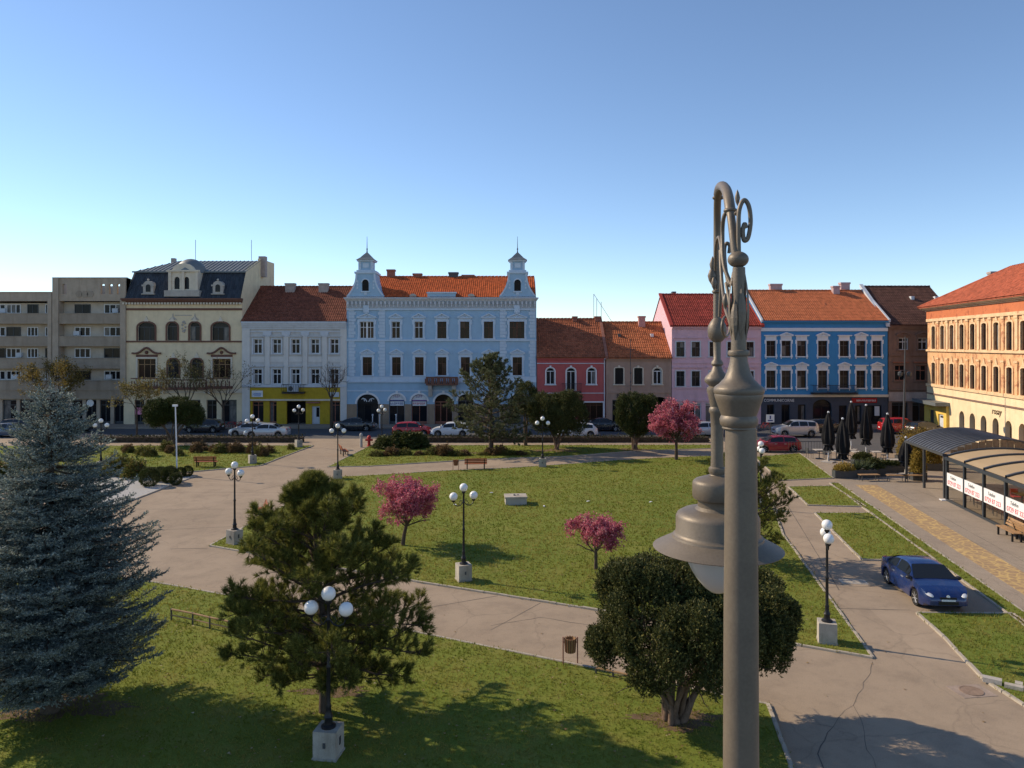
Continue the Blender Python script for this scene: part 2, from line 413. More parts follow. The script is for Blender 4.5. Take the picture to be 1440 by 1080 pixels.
for k in 'BAIGHFECD':
    P = lw[k]; xs = [p[0] for p in P]; ys = [p[1] for p in P]; DN = 210
    x0, x1, y0, y1 = max(min(xs), -45), min(max(xs), 30), max(min(ys), 14), min(max(ys), 76)
    e_ = np.linspace(y0, y1, 25)
    X_, Y_ = [], []
    for ya_, yb_ in zip(e_[:-1], e_[1:]):       # thinner and broader blades with distance
        n = int((x1 - x0) * (yb_ - ya_) * DN * min(1, (17 / (.5 * (ya_ + yb_))) ** 1.55)); X_.append(gr.uniform(x0, x1, n)); Y_.append(gr.uniform(ya_, yb_, n))
    x, y = np.concatenate(X_), np.concatenate(Y_)
    ok = inside(P, x, y) & (np.abs(x) < y * .72 + 1)
    x, y = x[ok], y[ok]; n = len(x); x = x + gr.normal(0, .06, n); y = y + gr.normal(0, .06, n)
    sc = np.clip((y / 20) ** .85, .8, 3.0)
    base = np.stack([x, y, np.full(n, .04)], 1)
    for _ in range(2):
        a = gr.uniform(0, 2 * np.pi, n); wd = gr.uniform(.008, .016, n) * sc
        hgt = gr.uniform(.03, .085, n) * np.clip(sc, .8, 1.3)
        ln = gr.normal(0, .035, (n, 2))
        s_ = np.stack([np.cos(a) * wd, np.sin(a) * wd, np.zeros(n)], 1)
        off = np.concatenate([gr.normal(0, .02, (n, 2)), np.zeros((n, 1))], 1)
        t = base + off + np.concatenate([ln, hgt[:, None]], 1)
        tris.append(np.stack([base + off - s_, base + off + s_, t], 1))
go = ob('grass', tri_mesh('grass', np.concatenate(tris), BL)); tag(go, 'short mottled grass blades covering the park lawns', 'grass', kind='stuff')

# fallen leaves on the near lawns and paths
n = 1500; x = gr.uniform(-16, 14, n); y = gr.uniform(16, 34, n)
zz = np.where(inside(lw['B'], x, y) | inside(lw['A'], x, y), .09, .008)
on = (zz > .05) | (gr.random(n) < .12); x, y, zz = x[on], y[on], zz[on]; n = len(x)
a = gr.uniform(0, 6.28, n); r = gr.uniform(.02, .05, n); cn = np.stack([x, y, zz], 1)
def rp(k): return cn + np.stack([np.cos(a + k) * r, np.sin(a + k) * r, gr.uniform(0, .02, n)], 1)
LF = foliage('dry_leaf', (.16, .09, .04), (.32, .22, .10), .2, .5, tip=(.5, .42, .28))
tag(ob('fallen_leaves', tri_mesh('fallen_leaves', np.stack([rp(0), rp(1.9), rp(3.9)], 1), LF)), 'dry brown leaves scattered over the near grass', 'leaves', kind='stuff')

# bare soil under the trees
def patch(px, py, rx, ry, z=.05, m=DIRT, nm='bare_soil'):
    X, Y = G(px, py); pts = []
    for i in range(90):
        a = i / 90 * 6.283; k = 1 + .22 * math.sin(3 * a + px) + .12 * math.sin(7 * a) + random.uniform(-.3, .3) * (1 if i % 2 else .4)
        pts.append((X + rx * k * math.cos(a), Y + ry * k * math.sin(a)))
    m_ = MB(); m_.face([(x, y, z) for x, y in pts]); return tag(m_.build(nm, m), kind='structure')
patch(90, 995, 1.5, .8); patch(955, 1015, 1.0, .45); patch(470, 975, .9, .3)
patch(783, 634, 2.0, 1.0); patch(690, 638, 1.6, .8); patch(893, 633, 1.5, .7)

# ---------------------------------------------------------------- kerbs, stone by stone
m_ = MB(); b = .04; m_.box(-.5 + .006, .5 - .006, -.5, .5, 0, 1 - .12); m_.box(-.5 + .012, .5 - .012, -.5 + .12, .5 - .12, 1 - .12, 1)
KST = m_.mesh('kerb_stone', MT['kerb'])
def kerb(P, wd=.11, ht=.10, far=48):
    k = tag(empty('kerb'), 'pale concrete kerb stones edging a lawn', None, None, 'structure')
    for (x0, y0), (x1, y1) in zip(P[:-1], P[1:]):
        L = math.hypot(x1 - x0, y1 - y0); st = 1.0 if min(y0, y1) < far else 3.0
        n = max(1, round(L / st)); a = math.atan2(y1 - y0, x1 - x0)
        for i in range(n):
            t = (i + .5) / n; X, Y = x0 + (x1 - x0) * t, y0 + (y1 - y0) * t
            if Y < 15 or abs(X) > Y * .75 + 2: continue
            ob('kerb_stone', KST, k, (X + random.uniform(-.012, .012), Y + random.uniform(-.012, .012), -.03 + random.uniform(-.02, .006)),
               (random.uniform(-.03, .03), 0, a + random.uniform(-.012, .012)), (L / n, wd, ht))
for k in 'ABCDEFGHI':
    P = lw[k]
    kerb(P + P[:1])
for p0, p1 in (((1110, 990), (1113, 1080)),): pass
# ================================================================ BUILDING KIT
YF = 89.0; S = YF / F
def arc(x0, x1, zs, rise, n=10):
    cx, a = (x0 + x1) / 2, (x1 - x0) / 2
    return [(cx - a * math.cos(math.pi * i / n), zs + rise * math.sin(math.pi * i / n)) for i in range(n + 1)]

def facade(mb, x0, x1, z0, z1, ops, y=0.0, rev=.28, m=0, mr=None):
    """front wall with real openings; ops = (x0,x1,z0,z1,rise)"""
    mr = m if mr is None else mr
    ops = [o if len(o) > 4 else (*o, 0) for o in ops]
    xs = sorted({round(v, 4) for v in [x0, x1] + [o[0] for o in ops] + [o[1] for o in ops] if x0 - 1e-6 <= v <= x1 + 1e-6})
    zs = sorted({round(v, 4) for v in [z0, z1] + [o[2] for o in ops] + [o[3] for o in ops] if z0 - 1e-6 <= v <= z1 + 1e-6})
    for a, b in zip(xs[:-1], xs[1:]):
        run = None
        for c, d in zip(zs[:-1], zs[1:]):
            mx, mz = (a + b) / 2, (c + d) / 2
            if any(o[0] < mx < o[1] and o[2] < mz < o[3] for o in ops): continue
            mb.face([(a, y, c), (b, y, c), (b, y, d), (a, y, d)], m)
    for a, b, c, d, r in ops:
        zt = d - r
        mb.face([(a, y, c), (a, y, zt), (a, y + rev, zt), (a, y + rev, c)], mr)
        mb.face([(b, y, c), (b, y + rev, c), (b, y + rev, zt), (b, y, zt)], mr)
        if c > z0 + .01: mb.face([(a, y, c), (a, y + rev, c), (b, y + rev, c), (b, y, c)], mr)
        if r <= 0: mb.face([(a, y, d), (b, y, d), (b, y + rev, d), (a, y + rev, d)], mr)
        else:
            A = arc(a, b, zt, r)
            for p, q in zip(A[:-1], A[1:]):
                mb.face([(p[0], y, p[1]), (q[0], y, q[1]), (q[0], y + rev, q[1]), (p[0], y + rev, p[1])], mr)
                cx = a if (p[0] + q[0]) / 2 < (a + b) / 2 else b
                if cx == a: mb.face([(p[0], y, p[1]), (q[0], y, q[1]), (a, y, d)], m)
                else: mb.face([(p[0], y, p[1]), (q[0], y, q[1]), (b, y, d)], m)
            if True:
                cx = (a + b) / 2

def shell(mb, x0, x1, z0, z1, depth, dr=None, zr=None, m=0, y0=0.0):
    """side and back walls, gables up to the ridge"""
    for x, s in ((x0, 1), (x1, -1)):
        p = [(x, y0, z0), (x, y0, z1)]
        if dr: p.append((x, dr, zr - .12))
        p += [(x, depth, z1), (x, depth, z0)]
        mb.face(p if s > 0 else p[::-1], m)
    mb.face([(x0, depth, z0), (x0, depth, z1), (x1, depth, z1), (x1, depth, z0)], m)

WC = {}
def window(bld, cx, zb, w_, h_, st, name='window'):
    """st: dict(frame, glass, nx, transom, rise, sur(width,mat), hood(kind,mat), sill(mat))  origin: bottom centre of opening on the wall face"""
    key = (id(st), round(w_, 2), round(h_, 2))
    if key not in WC:
        hw = w_ / 2; r = st.get('rise', 0) * w_; yf = st.get('y', .14); fb = st.get('fb', .07)
        nx = st.get('nx', 2); tr = st.get('transom', .68); parts = {}
        m_ = MB()
        zt = h_ - r
        m_.box(-hw, -hw + fb, yf, yf + .08, 0, zt); m_.box(hw - fb, hw, yf, yf + .08, 0, zt)
        m_.box(-hw + fb, hw - fb, yf, yf + .08, 0, fb)
        if r > 0:
            o_, i_ = arc(-hw, hw, zt, r), arc(-hw + fb, hw - fb, zt, r - fb)
            for k in range(len(o_) - 1): m_.prism([i_[k], i_[k + 1], o_[k + 1], o_[k]], yf, yf + .08)
        else: m_.box(-hw + fb, hw - fb, yf, yf + .08, h_ - fb, h_)
        ztr = zt if (r > 0 and tr) else h_ * tr
        if tr: m_.box(-hw + fb, hw - fb, yf + .004, yf + .076, ztr - fb * .6, ztr + fb * .6)
        cols = []
        for i in range(1, nx):
            x = -hw + w_ * i / nx; mw = fb * (.85 if st.get('double') and i == nx // 2 else .5)
            if st.get('double') and i == nx // 2: mw = fb * 1.7
            m_.box(x - mw, x + mw, yf + .008, yf + .072, fb, (h_ - fb) if r <= 0 else zt)
        parts['win'] = m_.mesh(name, st['frame'])
        pl = []
        for i in range(nx):
            a, b = -hw + w_ * i / nx + .01, -hw + w_ * (i + 1) / nx - .01
            q = MB(); q.face([(a, yf + .05, .02), (b, yf + .05, .02), (b, yf + .05, ztr if tr else zt), (a, yf + .05, ztr if tr else zt)]); pl.append(q.mesh('pane', st['glass']))
            if tr and r <= 0:
                q = MB(); q.face([(a, yf + .05, ztr), (b, yf + .05, ztr), (b, yf + .05, h_ - .02), (a, yf + .05, h_ - .02)]); pl.append(q.mesh('pane', st['glass']))
        if r > 0:
            q = MB(); q.face([(x, yf + .05, z) for x, z in arc(-hw + .02, hw - .02, zt, r - .02)][::-1]); pl.append(q.mesh('pane', st['glass']))
        parts['panes'] = pl
        if st.get('sur'):
            sw, smat = st['sur'][:2]; so_ = st.get('surout', .07); m_ = MB()
            m_.box(-hw - sw, -hw, -so_, .02, 0, zt); m_.box(hw, hw + sw, -so_, .02, 0, zt)
            if r > 0:
                o_, i_ = arc(-hw - sw, hw + sw, zt, r + sw), arc(-hw, hw, zt, r)
                for k in range(len(o_) - 1): m_.prism([i_[k], i_[k + 1], o_[k + 1], o_[k]], -so_, .02)
                if st.get('key'): m_.box(-.11, .11, -so_ - .06, .01, h_ - .02, h_ + sw + .14)
            else: m_.box(-hw - sw, hw + sw, -so_, .02, h_, h_ + sw)
            if st.get('ears'):
                m_.box(-hw - sw - .1, -hw - .02, -so_ - .015, .02, h_ - .35, h_ + sw - .005); m_.box(hw + .02, hw + sw + .1, -so_ - .015, .02, h_ - .35, h_ + sw - .005)
                m_.box(-hw - sw - .07, -hw - .03, -so_ - .015, .02, -.06, .22); m_.box(hw + .03, hw + sw + .07, -so_ - .015, .02, -.06, .22)
            parts['surround'] = m_.mesh('surround', smat)
        if st.get('hood'):
            kind, hm = st['hood'][:2]; m_ = MB(); sw = st['sur'][0] if st.get('sur') else .12
            gap = st.get('gap', .12); z0 = h_ + sw + gap; wo_ = hw + sw + .16
            if st.get('panel'): m_.box(-hw - sw + .02, hw + sw - .02, -.045, .02, h_ + sw, z0); m_.box(-.14, .14, -.085, .02, h_ + sw + .02, z0 - .02)
            if kind == 'ped':
                ph = st.get('ph', .5)
                m_.box(-wo_, wo_, -.22, .02, z0, z0 + .1)
                m_.prism([(-wo_, z0 + .1), (-wo_ + .2, z0 + .1), (0, z0 + ph - .07), (0, z0 + ph + .06), (-wo_, z0 + .17)], -.24, .02)
                m_.prism([(0, z0 + ph - .07), (wo_ - .2, z0 + .1), (wo_, z0 + .1), (wo_, z0 + .17), (0, z0 + ph + .06)], -.24, .02)
                m_.prism([(-wo_ + .2, z0 + .1), (wo_ - .2, z0 + .1), (0, z0 + ph - .07)], -.06, .02)
                m_.ball((0, -.1, z0 + .22), .085, 8, 6)
            elif kind == 'flat':
                m_.box(-wo_, wo_, -.2, .02, z0, z0 + .07); m_.box(-wo_ - .04, wo_ + .04, -.26, .02, z0 + .07, z0 + .14)
            elif kind == 'curve':
                n = 14; up = []; lo = []
                for i in range(n + 1):
                    u = -1 + 2 * i / n; zc = .75 * math.exp(-(u / .42) ** 2) + .1 * u * u
                    up.append((u * (wo_ + .25), z0 + zc + .2)); lo.append((u * (wo_ + .25), z0 + zc))
                for k in range(n): m_.prism([lo[k], lo[k + 1], up[k + 1], up[k]], -.3, .02)
                m_.box(-hw - sw, hw + sw, -.05, .02, h_ + sw, z0 + .04)
                m_.ball((0, -.12, z0 + .3), .2, 10, 7)
            elif kind == 'crest':
                m_.prism([(-.3, h_ + sw - .05), (.3, h_ + sw - .05), (.12, h_ + sw + .3), (0, h_ + sw + .55), (-.12, h_ + sw + .3)], -.12, .02)
            parts['pediment'] = m_.mesh('pediment', hm)
        if st.get('sill'):
            sw = st['sur'][0] if st.get('sur') else .05; m_ = MB()
            m_.box(-hw - sw - .08, hw + sw + .08, -.16, .1, -.11, 0.0)
            if st.get('brk'): m_.box(-hw - sw, -hw - .02, -.12, .02, -.3, -.115); m_.box(hw + .02, hw + sw, -.12, .02, -.3, -.115)
            parts['sill'] = m_.mesh('sill', st['sill'])
        WC[key] = parts
    p = WC[key]
    wn = ob(name, p['win'], bld, (cx, 0, zb))
    for me in p['panes']: ob('pane', me, wn)
    for k in ('surround', 'pediment', 'sill'):
        if k in p: ob(k, p[k], wn)
    return wn

def opening(o): return o

def tiles(x0, x1, ye, ze, yr, zr, tw=.25, tl=.36, rx0=None, rx1=None, up=.035):
    """tiled slope: every tile a rounded rib, every course a step"""
    rx0 = x0 if rx0 is None else rx0; rx1 = x1 if rx1 is None else rx1
    L = math.hypot(yr - ye, zr - ze); rows = max(2, round(L / tl)); W = x1 - x0; cols = max(2, round(W / tw))
    ny, nz = -(zr - ze) / L, (yr - ye) / L
    prof = [(0, 0), (.2, .03), (.5, .05), (.8, .03)]
    V = []; Fc = []
    xs = np.array([(c + p[0]) / cols for c in range(cols) for p in prof] + [1.0]); hs = np.array([p[1] for c in range(cols) for p in prof] + [0.0])
    nxp = len(xs)
    for r in range(rows):
        for t, lift in ((r / rows, up + .004), ((r + 1) / rows, 0.0)):
            a, b = x0 + (rx0 - x0) * t, x1 + (rx1 - x1) * t
            X = a + (b - a) * xs; h = hs + lift + .01
            wob = .02 * math.sin(r * 1.7)
            V.append(np.stack([X, np.full(nxp, ye + (yr - ye) * t) + ny * h, ze + (zr - ze) * t + nz * h], 1))
    V = np.concatenate(V); f = []
    for r in range(rows):
        b0 = 2 * r * nxp
        for i in range(nxp - 1): f.append((b0 + i, b0 + i + 1, b0 + nxp + i + 1, b0 + nxp + i))
        if r > 0:
            bp = b0 - nxp
            for i in range(0, nxp - 1): f.append((bp + i, bp + i + 1, b0 + i + 1, b0 + i))
    return V.tolist(), f

def roof(bld, x0, x1, ye, ze, yr, zr, m, depth, zb=None, rx0=None, rx1=None, name='roof', ridge=None, tw=.25, tl=.36):
    me = bpy.data.meshes.new('roof'); V, f = tiles(x0, x1, ye, ze, yr, zr, tw, tl, rx0, rx1)
    n = len(V); a, b = (x0 if rx0 is None else rx0), (x1 if rx1 is None else rx1); zb = ze if zb is None else zb
    V += [(a, yr, zr), (b, yr, zr), (x1, depth, zb), (x0, depth, zb), (x0, ye + .02, ze - .1), (x1, ye + .02, ze - .1), (a, yr, zr - .1), (b, yr, zr - .1), (x0, ye, ze), (x1, ye, ze)]
    f += [(n + 1, n, n + 3, n + 2), (n + 5, n + 4, n + 6, n + 7), (n + 4, n + 5, n + 9, n + 8), (n + 4, n + 8, n, n + 6), (n + 9, n + 5, n + 7, n + 1)]
    me.from_pydata(V, [], f); me.materials.append(m); me.update()
    r = ob(name, me, bld)
    k = MB(); nt_ = max(1, int((b - a) / .45))
    for i in range(nt_):
        xa, xb = a + (b - a) * i / nt_, a + (b - a) * (i + 1) / nt_
        k.tube([(xa, yr, zr + .02), (xb - .03, yr, zr + .045)], [.13, .15], 8)
    k.build('ridge_tile_row', ridge or m, r); r_ = r
    return r

def chimney(bld, x, w_, y, z0, z1, m=None, cap=None, d=.7):
    k = MB(); k.box(x - w_ / 2, x + w_ / 2, y - d / 2, y + d / 2, z0, z1 - .22); k.box(x - w_ / 2 - .07, x + w_ / 2 + .07, y - d / 2 - .07, y + d / 2 + .07, z1 - .22, z1)
    return k.build('chimney', m or MT['chim'], bld)

def cornice(bld, x0, x1, z0, z1, out, m, steps=3, name='cornice', ends=.0):
    k = MB()
    for i in range(steps):
        a, b = z0 + (z1 - z0) * i / steps, z0 + (z1 - z0) * (i + 1) / steps; o_ = out * (i + 1) / steps
        k.box(x0 - ends * (i + 1) / steps, x1 + ends * (i + 1) / steps, -o_, .05, a, b)
    return k.build(name, m, bld)

def boxpart(bld, name, m, *bs):
    k = MB()
    for b in bs: k.box(*b)
    return k.build(name, m, bld)

class ZB:
    """far-row building: zoom-crop coordinates -> metres on the facade"""
    def __init__(s, name, label, ox, oy, sc, zx0, cat='building'):
        s.ox, s.oy, s.sc = ox, oy, sc; s.px0 = ox + zx0 * sc
        s.o = empty(name, ((s.px0 - 720) * S, YF, 0), 0, label, cat, 'buildings along the far side of the square')
    def X(s, zx): return (s.ox + zx * s.sc - s.px0) * S
    def Z(s, zy): return H - (s.oy + zy * s.sc - HZ) * S
    def ridge(s, zy, d): return H - (s.oy + zy * s.sc - HZ) * (YF + d) / F
    def xd(s, zx, d): return ((s.ox + zx * s.sc - 720) * (YF + d) / F) - (s.px0 - 720) * S

def shopfill(bld, a, b, z1, m=None, y=.22, mull=2, frame=None, rise=0, z0=.06):
    """glazed shopfront in a ground floor opening"""
    fm = frame or MT['dgrey']; k = MB(); hw = (b - a) / 2
    k.box(a, a + .07, y, y + .08, z0, z1 - rise); k.box(b - .07, b, y, y + .08, z0, z1 - rise); k.box(a + .07, b - .07, y, y + .08, z0, z0 + .3)
    zt = z1 - rise if rise else z1 - .1
    k.box(a + .07, b - .07, y, y + .08, zt - .05, zt + (.05 if rise else .1))
    k.box(a + .07, b - .07, y + .005, y + .075, 2.25, 2.33)
    for i in range(1, mull): x = a + (b - a) * i / mull; k.box(x - .04, x + .04, y + .01, y + .07, z0 + .3, zt - .05)
    s_ = k.build('shopfront', fm, bld)
    for i in range(mull):
        xa, xb = a + (b - a) * i / mull, a + (b - a) * (i + 1) / mull; q = MB()
        q.face([(xa, y + .05, z0), (xb, y + .05, z0), (xb, y + .05, zt), (xa, y + .05, zt)]); q.build('pane', m or MT['glass'], s_)
    if rise:
        q = MB(); q.face([(x, y + .05, z) for x, z in arc(a, b, z1 - rise, rise)][::-1]); q.build('pane', m or MT['glass'], s_)
    return s_

def railing(bld, x0, x1, y0, z0, h_, m, step=.14, name='balcony', slab=None, dpt=.8):
    k = MB(); k.box(x0, x1, -dpt, .05, z0 - .14, z0)
    o = k.build(name, slab or m, bld); k = MB()
    for a, b, c, d in ((x0, x1, -dpt, -dpt + .04), (x0, x0 + .04, -dpt + .04, 0), (x1 - .04, x1, -dpt + .04, 0)):
        k.box(a, b, c, d, z0 + h_ - .05, z0 + h_); k.box(a, b, c, d, z0 + .06, z0 + .1)
    n = int((x1 - x0) / step)
    for i in range(n + 1):
        x = x0 + .02 + (x1 - x0 - .04) * i / n; k.box(x - .014, x + .014, -dpt + .006, -dpt + .034, z0 + .1, z0 + h_ - .05)
    k.build('railing', m, o); return o

# ================================================================ THE FAR ROW
# ---- apartment blocks
AW = mat('apartment_render', lin(172, 157, 139), .9, .16, 1.2, .3, stain=.6)
AB = mat('apartment_band', lin(154, 141, 125), .9, .16, 1.2, .3, stain=.6)
AC_ = mat('apartment_recess', lin(192, 180, 164), .9, .14, 1.5, .2, stain=.4)
ast = dict(frame=MT['white'], glass=MT['glass'], nx=3, transom=0, fb=.09, y=.93, sill=None)
ast2 = dict(frame=MT['dgrey'], glass=MT['glass'], nx=2, transom=0, fb=.07, y=.93)
rows = [(312, 362, 365, 415), (428, 478, 481, 529), (537, 588, 591, 642), (652, 700, 705, 752)]
def apartment(label, zx0, zx1, ztop, cols, piers, slots):
    b = ZB('apartment_block', label, 0, 340, .2778, zx0); X, Z = b.X, b.Z; w_ = X(zx1); o = b.o
    k = MB(); RC = 1.0
    facade(k, 0, w_, Z(752) - .02, Z(ztop + 118) if slots else Z(308), [], RC)
    k.face([(0, RC, 0), (w_, RC, 0), (w_, RC, Z(752)), (0, RC, Z(752))]) if False else None
    shell(k, 0, w_, 0, Z(ztop), 12, m=0)
    k.face([(0, 0, Z(ztop)), (w_, 0, Z(ztop)), (w_, 12, Z(ztop)), (0, 12, Z(ztop))]) if not slots else k.face([(0, .35, Z(300)), (w_, .35, Z(300)), (w_, 12, Z(300)), (0, 12, Z(300))])
    k.build('wall', AC_, o)
    k = MB(); zb_ = Z(300)
    ops = [(X(a), X(c), Z(265), Z(213), .12) for a, c in slots]
    facade(k, 0, w_, zb_, Z(ztop), ops, 0, .34)
    if slots:
        kb = MB(); facade(kb, 0, w_, zb_, Z(ztop), ops, .34, 0.0); k.v, k.f, k.m = k.v, k.f, k.m
        kb.build('parapet_back', AW, o)
    k.box(-.05, w_ + .05, -.08, .42, Z(ztop), Z(ztop) + .12)
    k.face([(0, 0, zb_), (0, RC, zb_), (w_, RC, zb_), (w_, 0, zb_)])
    k.build('parapet', AW, o)
    if slots:
        for c in (400, 430, 458):
            boxk = MB(); boxk.prism([(X(c) - .42, Z(265)), (X(c) - .2, Z(265) - .38), (X(c) + .2, Z(265) - .38), (X(c) + .42, Z(265)), (X(c) + .2, Z(265) + .38), (X(c) - .2, Z(265) + .38)], -.05, .02)
            boxk.build('ornament', AB, o)
    for i, (wt, wb, bt, bb) in enumerate(rows):
        k = MB(); k.box(0.02, w_ - .02, -.12, .06, Z(bb), Z(bt)); k.box(0, w_, -.16, .1, Z(bt), Z(bt) + .07); k.box(0.02, w_ - .02, .06, RC, Z(bb) + .25, Z(bb) + .45)
        k.build('balcony_band', AB, o)
        for j, (c, ww) in enumerate(cols):
            st = ast if (i + j) % 3 else ast2
            window(o, X(c), Z(wb), ww, Z(wt) - Z(wb) - .05, st)
        for q in range(2):
            if random.random() < .3:
                x = random.uniform(.8, w_ - 1.6); boxpart(o, 'air_conditioner', MT['offwhite'], (x, x + .7, RC - .32, RC + .01, Z(wb) + .1, Z(wb) + .62))
    for a, c in piers: boxpart(o, 'pier', AW, (X(a), X(c), -.22, RC, Z(752), Z(ztop) + .05))
    boxpart(o, 'fascia', AB, (0, w_, -.05, .3, Z(795), Z(752) - .002))
    k = MB(); g = 5
    opn = [(.4 + i * (w_ - .4) / g, (i + 1) * (w_ - .4) / g, .06, Z(800)) for i in range(g)]
    facade(k, 0, w_, 0, Z(795) + .01, opn, .3, .3); k.build('ground_wall', AW, o)
    for a, c, _, z in opn: shopfill(o, a, c, z, y=.5)
    return b
bA = apartment('grey concrete apartment block with the lower flat parapet and long balcony bands', -190, 268, 258, [(-140, 2.0), (-40, 1.9), (42, 1.7), (140, 1.3), (222, .85)], [(246, 266)], [])
bB = apartment('taller grey apartment block with slot openings through its parapet', 268, 640, 185, [(395, 1.9), (550, 2.1)], [(270, 300), (612, 640)], [(315, 337), (510, 530), (552, 570), (592, 609)])
k = MB(); k.lathe([(.42, -.03), (.42, .03)], (0, 0, 0), 20, rot=Matrix.Rotation(R(90), 3, 'X'))
k.build('sign', MT['white'], bB.o, (bB.X(452), .2, bB.Z(817)), smooth=40)

# ---- cream mansard house
CW = mat('cream_render', lin(222, 204, 170), .85, .1, 1.5, .2, stain=.3)
BR = mat('brown_trim', lin(112, 80, 68), .8, .15, stain=.2)
SLATE = tile_mat('slate', (.05, .06, .075), (.3, .3), .3, .25)
b = ZB('mansard_house', 'cream ornate house with slate mansard roof and domed centre dormer', 160, 340, .2778, 50); o = b.o; X, Z = b.X, b.Z; w_ = X(650)
st_w = dict(frame=MT['dgrey'], glass=MT['glass'], nx=3, rise=.28, transom=.6, sur=(.17, BR), hood=('crest', MT['cream_trim']), fb=.06, surout=.1)
st_n = dict(frame=MT['dgrey'], glass=MT['glass'], nx=2, rise=.4, transom=.6, sur=(.17, BR), hood=('crest', MT['cream_trim']), fb=.06, surout=.1)
st_c = dict(frame=MT['woodtan'], glass=MT['bglass'], nx=3, transom=.7, sur=(.2, MT['cream_trim']), hood=('curve', BR), gap=.25, fb=.07, surout=.12)
U = [(166, 86, st_w), (297, 52, st_n), (411, 52, st_n), (541, 86, st_w)]
Lw = [(168, 92, st_c), (302, 55, st_n), (421, 55, st_n), (547, 92, st_c)]
ops = [(X(c - d / 2), X(c + d / 2), Z(500), Z(408), st['rise'] * X(50 + d)) for c, d, st in U] + [(X(c - d / 2), X(c + d / 2), Z(690), Z(592), st.get('rise', 0) * X(50 + d)) for c, d, st in Lw]
go_ = [(105, 155), (165, 217), (240, 326), (384, 438), (470, 521), (545, 622)]
gops = [(X(a), X(c), .06, Z(800)) for a, c in go_]
k = MB(); facade(k, 0, w_, 0, Z(295), ops + gops); shell(k, 0, w_, 0, Z(295), 12)
zt1, zt2 = b.ridge(152, 1.6), b.ridge(97, 6.5)
k.face([(w_, 0, Z(295)), (w_, 12, Z(295)), (w_, 12, zt2), (w_, 6.5, zt2 + .3), (w_, 1.45, zt1 + .3), (w_, -.42, Z(292) + .3), (w_, -.42, Z(300)), (w_, 0, Z(300))]); k.box(w_ - .35, w_ - .002, 6.5, 12, Z(295), zt2 + .28)
k.build('wall', CW, o)
for c, d, st in U: window(o, X(c), Z(500), X(50 + d), Z(408) - Z(500), st)
for c, d, st in Lw: window(o, X(c), Z(690), X(50 + d), Z(592) - Z(690), st)
for a, c, _, z in gops: shopfill(o, a, c, z)
cornice(o, 0, w_, Z(308), Z(287), .6, BR, 3, ends=.1)
kk = MB()
for i in range(40): x = .15 + i * (w_ - .3) / 39; kk.box(x - .09, x + .09, -.42, .04, Z(318), Z(308) - .003)
tag(kk.build('bracket_row', MT['cream_trim'], o), kind='stuff')
boxpart(o, 'band', BR, (0, w_, -.07, .03, Z(347), Z(336)), (-.02, w_ + .02, -.1, .03, Z(509), Z(501)))
boxpart(o, 'plinth_band', MT['cream_trim'], (0, w_, -.14, .03, Z(765), Z(745)))
k = MB()
for c in (300, 411): k.prism([(X(c) - .5, Z(395)), (X(c) + .5, Z(395)), (X(c) + .1, Z(380)), (X(c), Z(362)), (X(c) - .1, Z(380))], -.05, .01)
for i in range(9):
    a = i / 9 * 6.28; k.ball((X(355) + .18 * math.cos(a), -.02, Z(430) + .6 * math.sin(a)), .13, 8, 6)
k.box(X(310), X(395), -.05, .01, Z(374), Z(370)); k.build('stucco_ornament', MT['conc'], o)
for a, c, zz in ((105, 240, 0), (242, 478, 1), (480, 602, 0)):
    bl = boxpart(o, 'balcony', BR, (X(a), X(c), -.9 + .3 * zz, .02, Z(742 + 6 * zz), Z(730 + 6 * zz)))
    kk = MB(); n = int(X(c) - X(a)) * 3; yb = -.85 + .3 * zz
    kk.box(X(a), X(c), yb - .06, yb + .06, Z(693 + 8 * zz), Z(688 + 8 * zz))
    for i in range(n + 1):
        x = X(a) + .08 + (X(c) - X(a) - .16) * i / n
        kk.lathe([(.05, 0), (.09, .15), (.04, .3), (.08, .5), (.05, .62)], (x, yb, Z(730 + 6 * zz)), 6)
    kk.build('balustrade', BR, bl)
    for x in (X(a) + .3, X(c) - .3): boxpart(bl, 'bracket', MT['cream_trim'], (x - .12, x + .12, -.6 + .2 * zz, .02, Z(768), Z(742 + 6 * zz) - .003))
# mansard slope, upper zinc roof with standing seams
me = bpy.data.meshes.new('roof'); V, f = tiles(X(58), w_ - .02, -.3, Z(292), 1.6, zt1, .3, .3, X(75), w_ - .02, .01); me.from_pydata(V, [], f); me.materials.append(SLATE)
rf = ob('mansard_roof', me, o)
k = MB(); xl, xr = X(70), w_ - .02
k.face([(0.02, 0, Z(294)), (w_ - .02, 0, Z(294)), (w_ - .02, 11.9, Z(294)), (0.02, 11.9, Z(294))])
k.face([(xl, 1.35, zt1), (xr, 1.35, zt1), (xr, 6.5, zt2), (xl + 3.2, 6.5, zt2)]); k.face([(xl, 1.35, zt1), (xl + 3.2, 6.5, zt2), (xl, 12, zt1)])
k.face([(xl + 3.2, 6.5, zt2), (xr, 6.5, zt2), (xr, 12, zt1), (xl, 12, zt1)]); k.face([(X(58), -.2, Z(285)), (xl, 1.6, zt1), (xl, 12, zt1), (X(58), 12, Z(285))])
for i in range(28):
    t = i / 27; xa = xl + (xr - xl) * t; xb = max(xa, xl + 3.2) if xa < xl + 3.2 else xa
    te = 1.0 if xa >= xl + 3.2 else (xa - xl) / 3.2
    ya, yb = 1.35, 1.35 + 5.15 * te; k.tube([(xa, ya, zt1 + .03), (xa, yb, zt1 + (zt2 - zt1) * te + .03)], .045, 5)
k.box(xl - .1, xr, 1.2, 1.4, zt1 - .12, zt1 + .05); k.build('zinc_roof', MT['lead'], o)
boxpart(o, 'chimney', MT['chim'], (w_ - .3, w_ + .55, 6.6, 7.4, zt2 - 2, b.ridge(75, 7)))
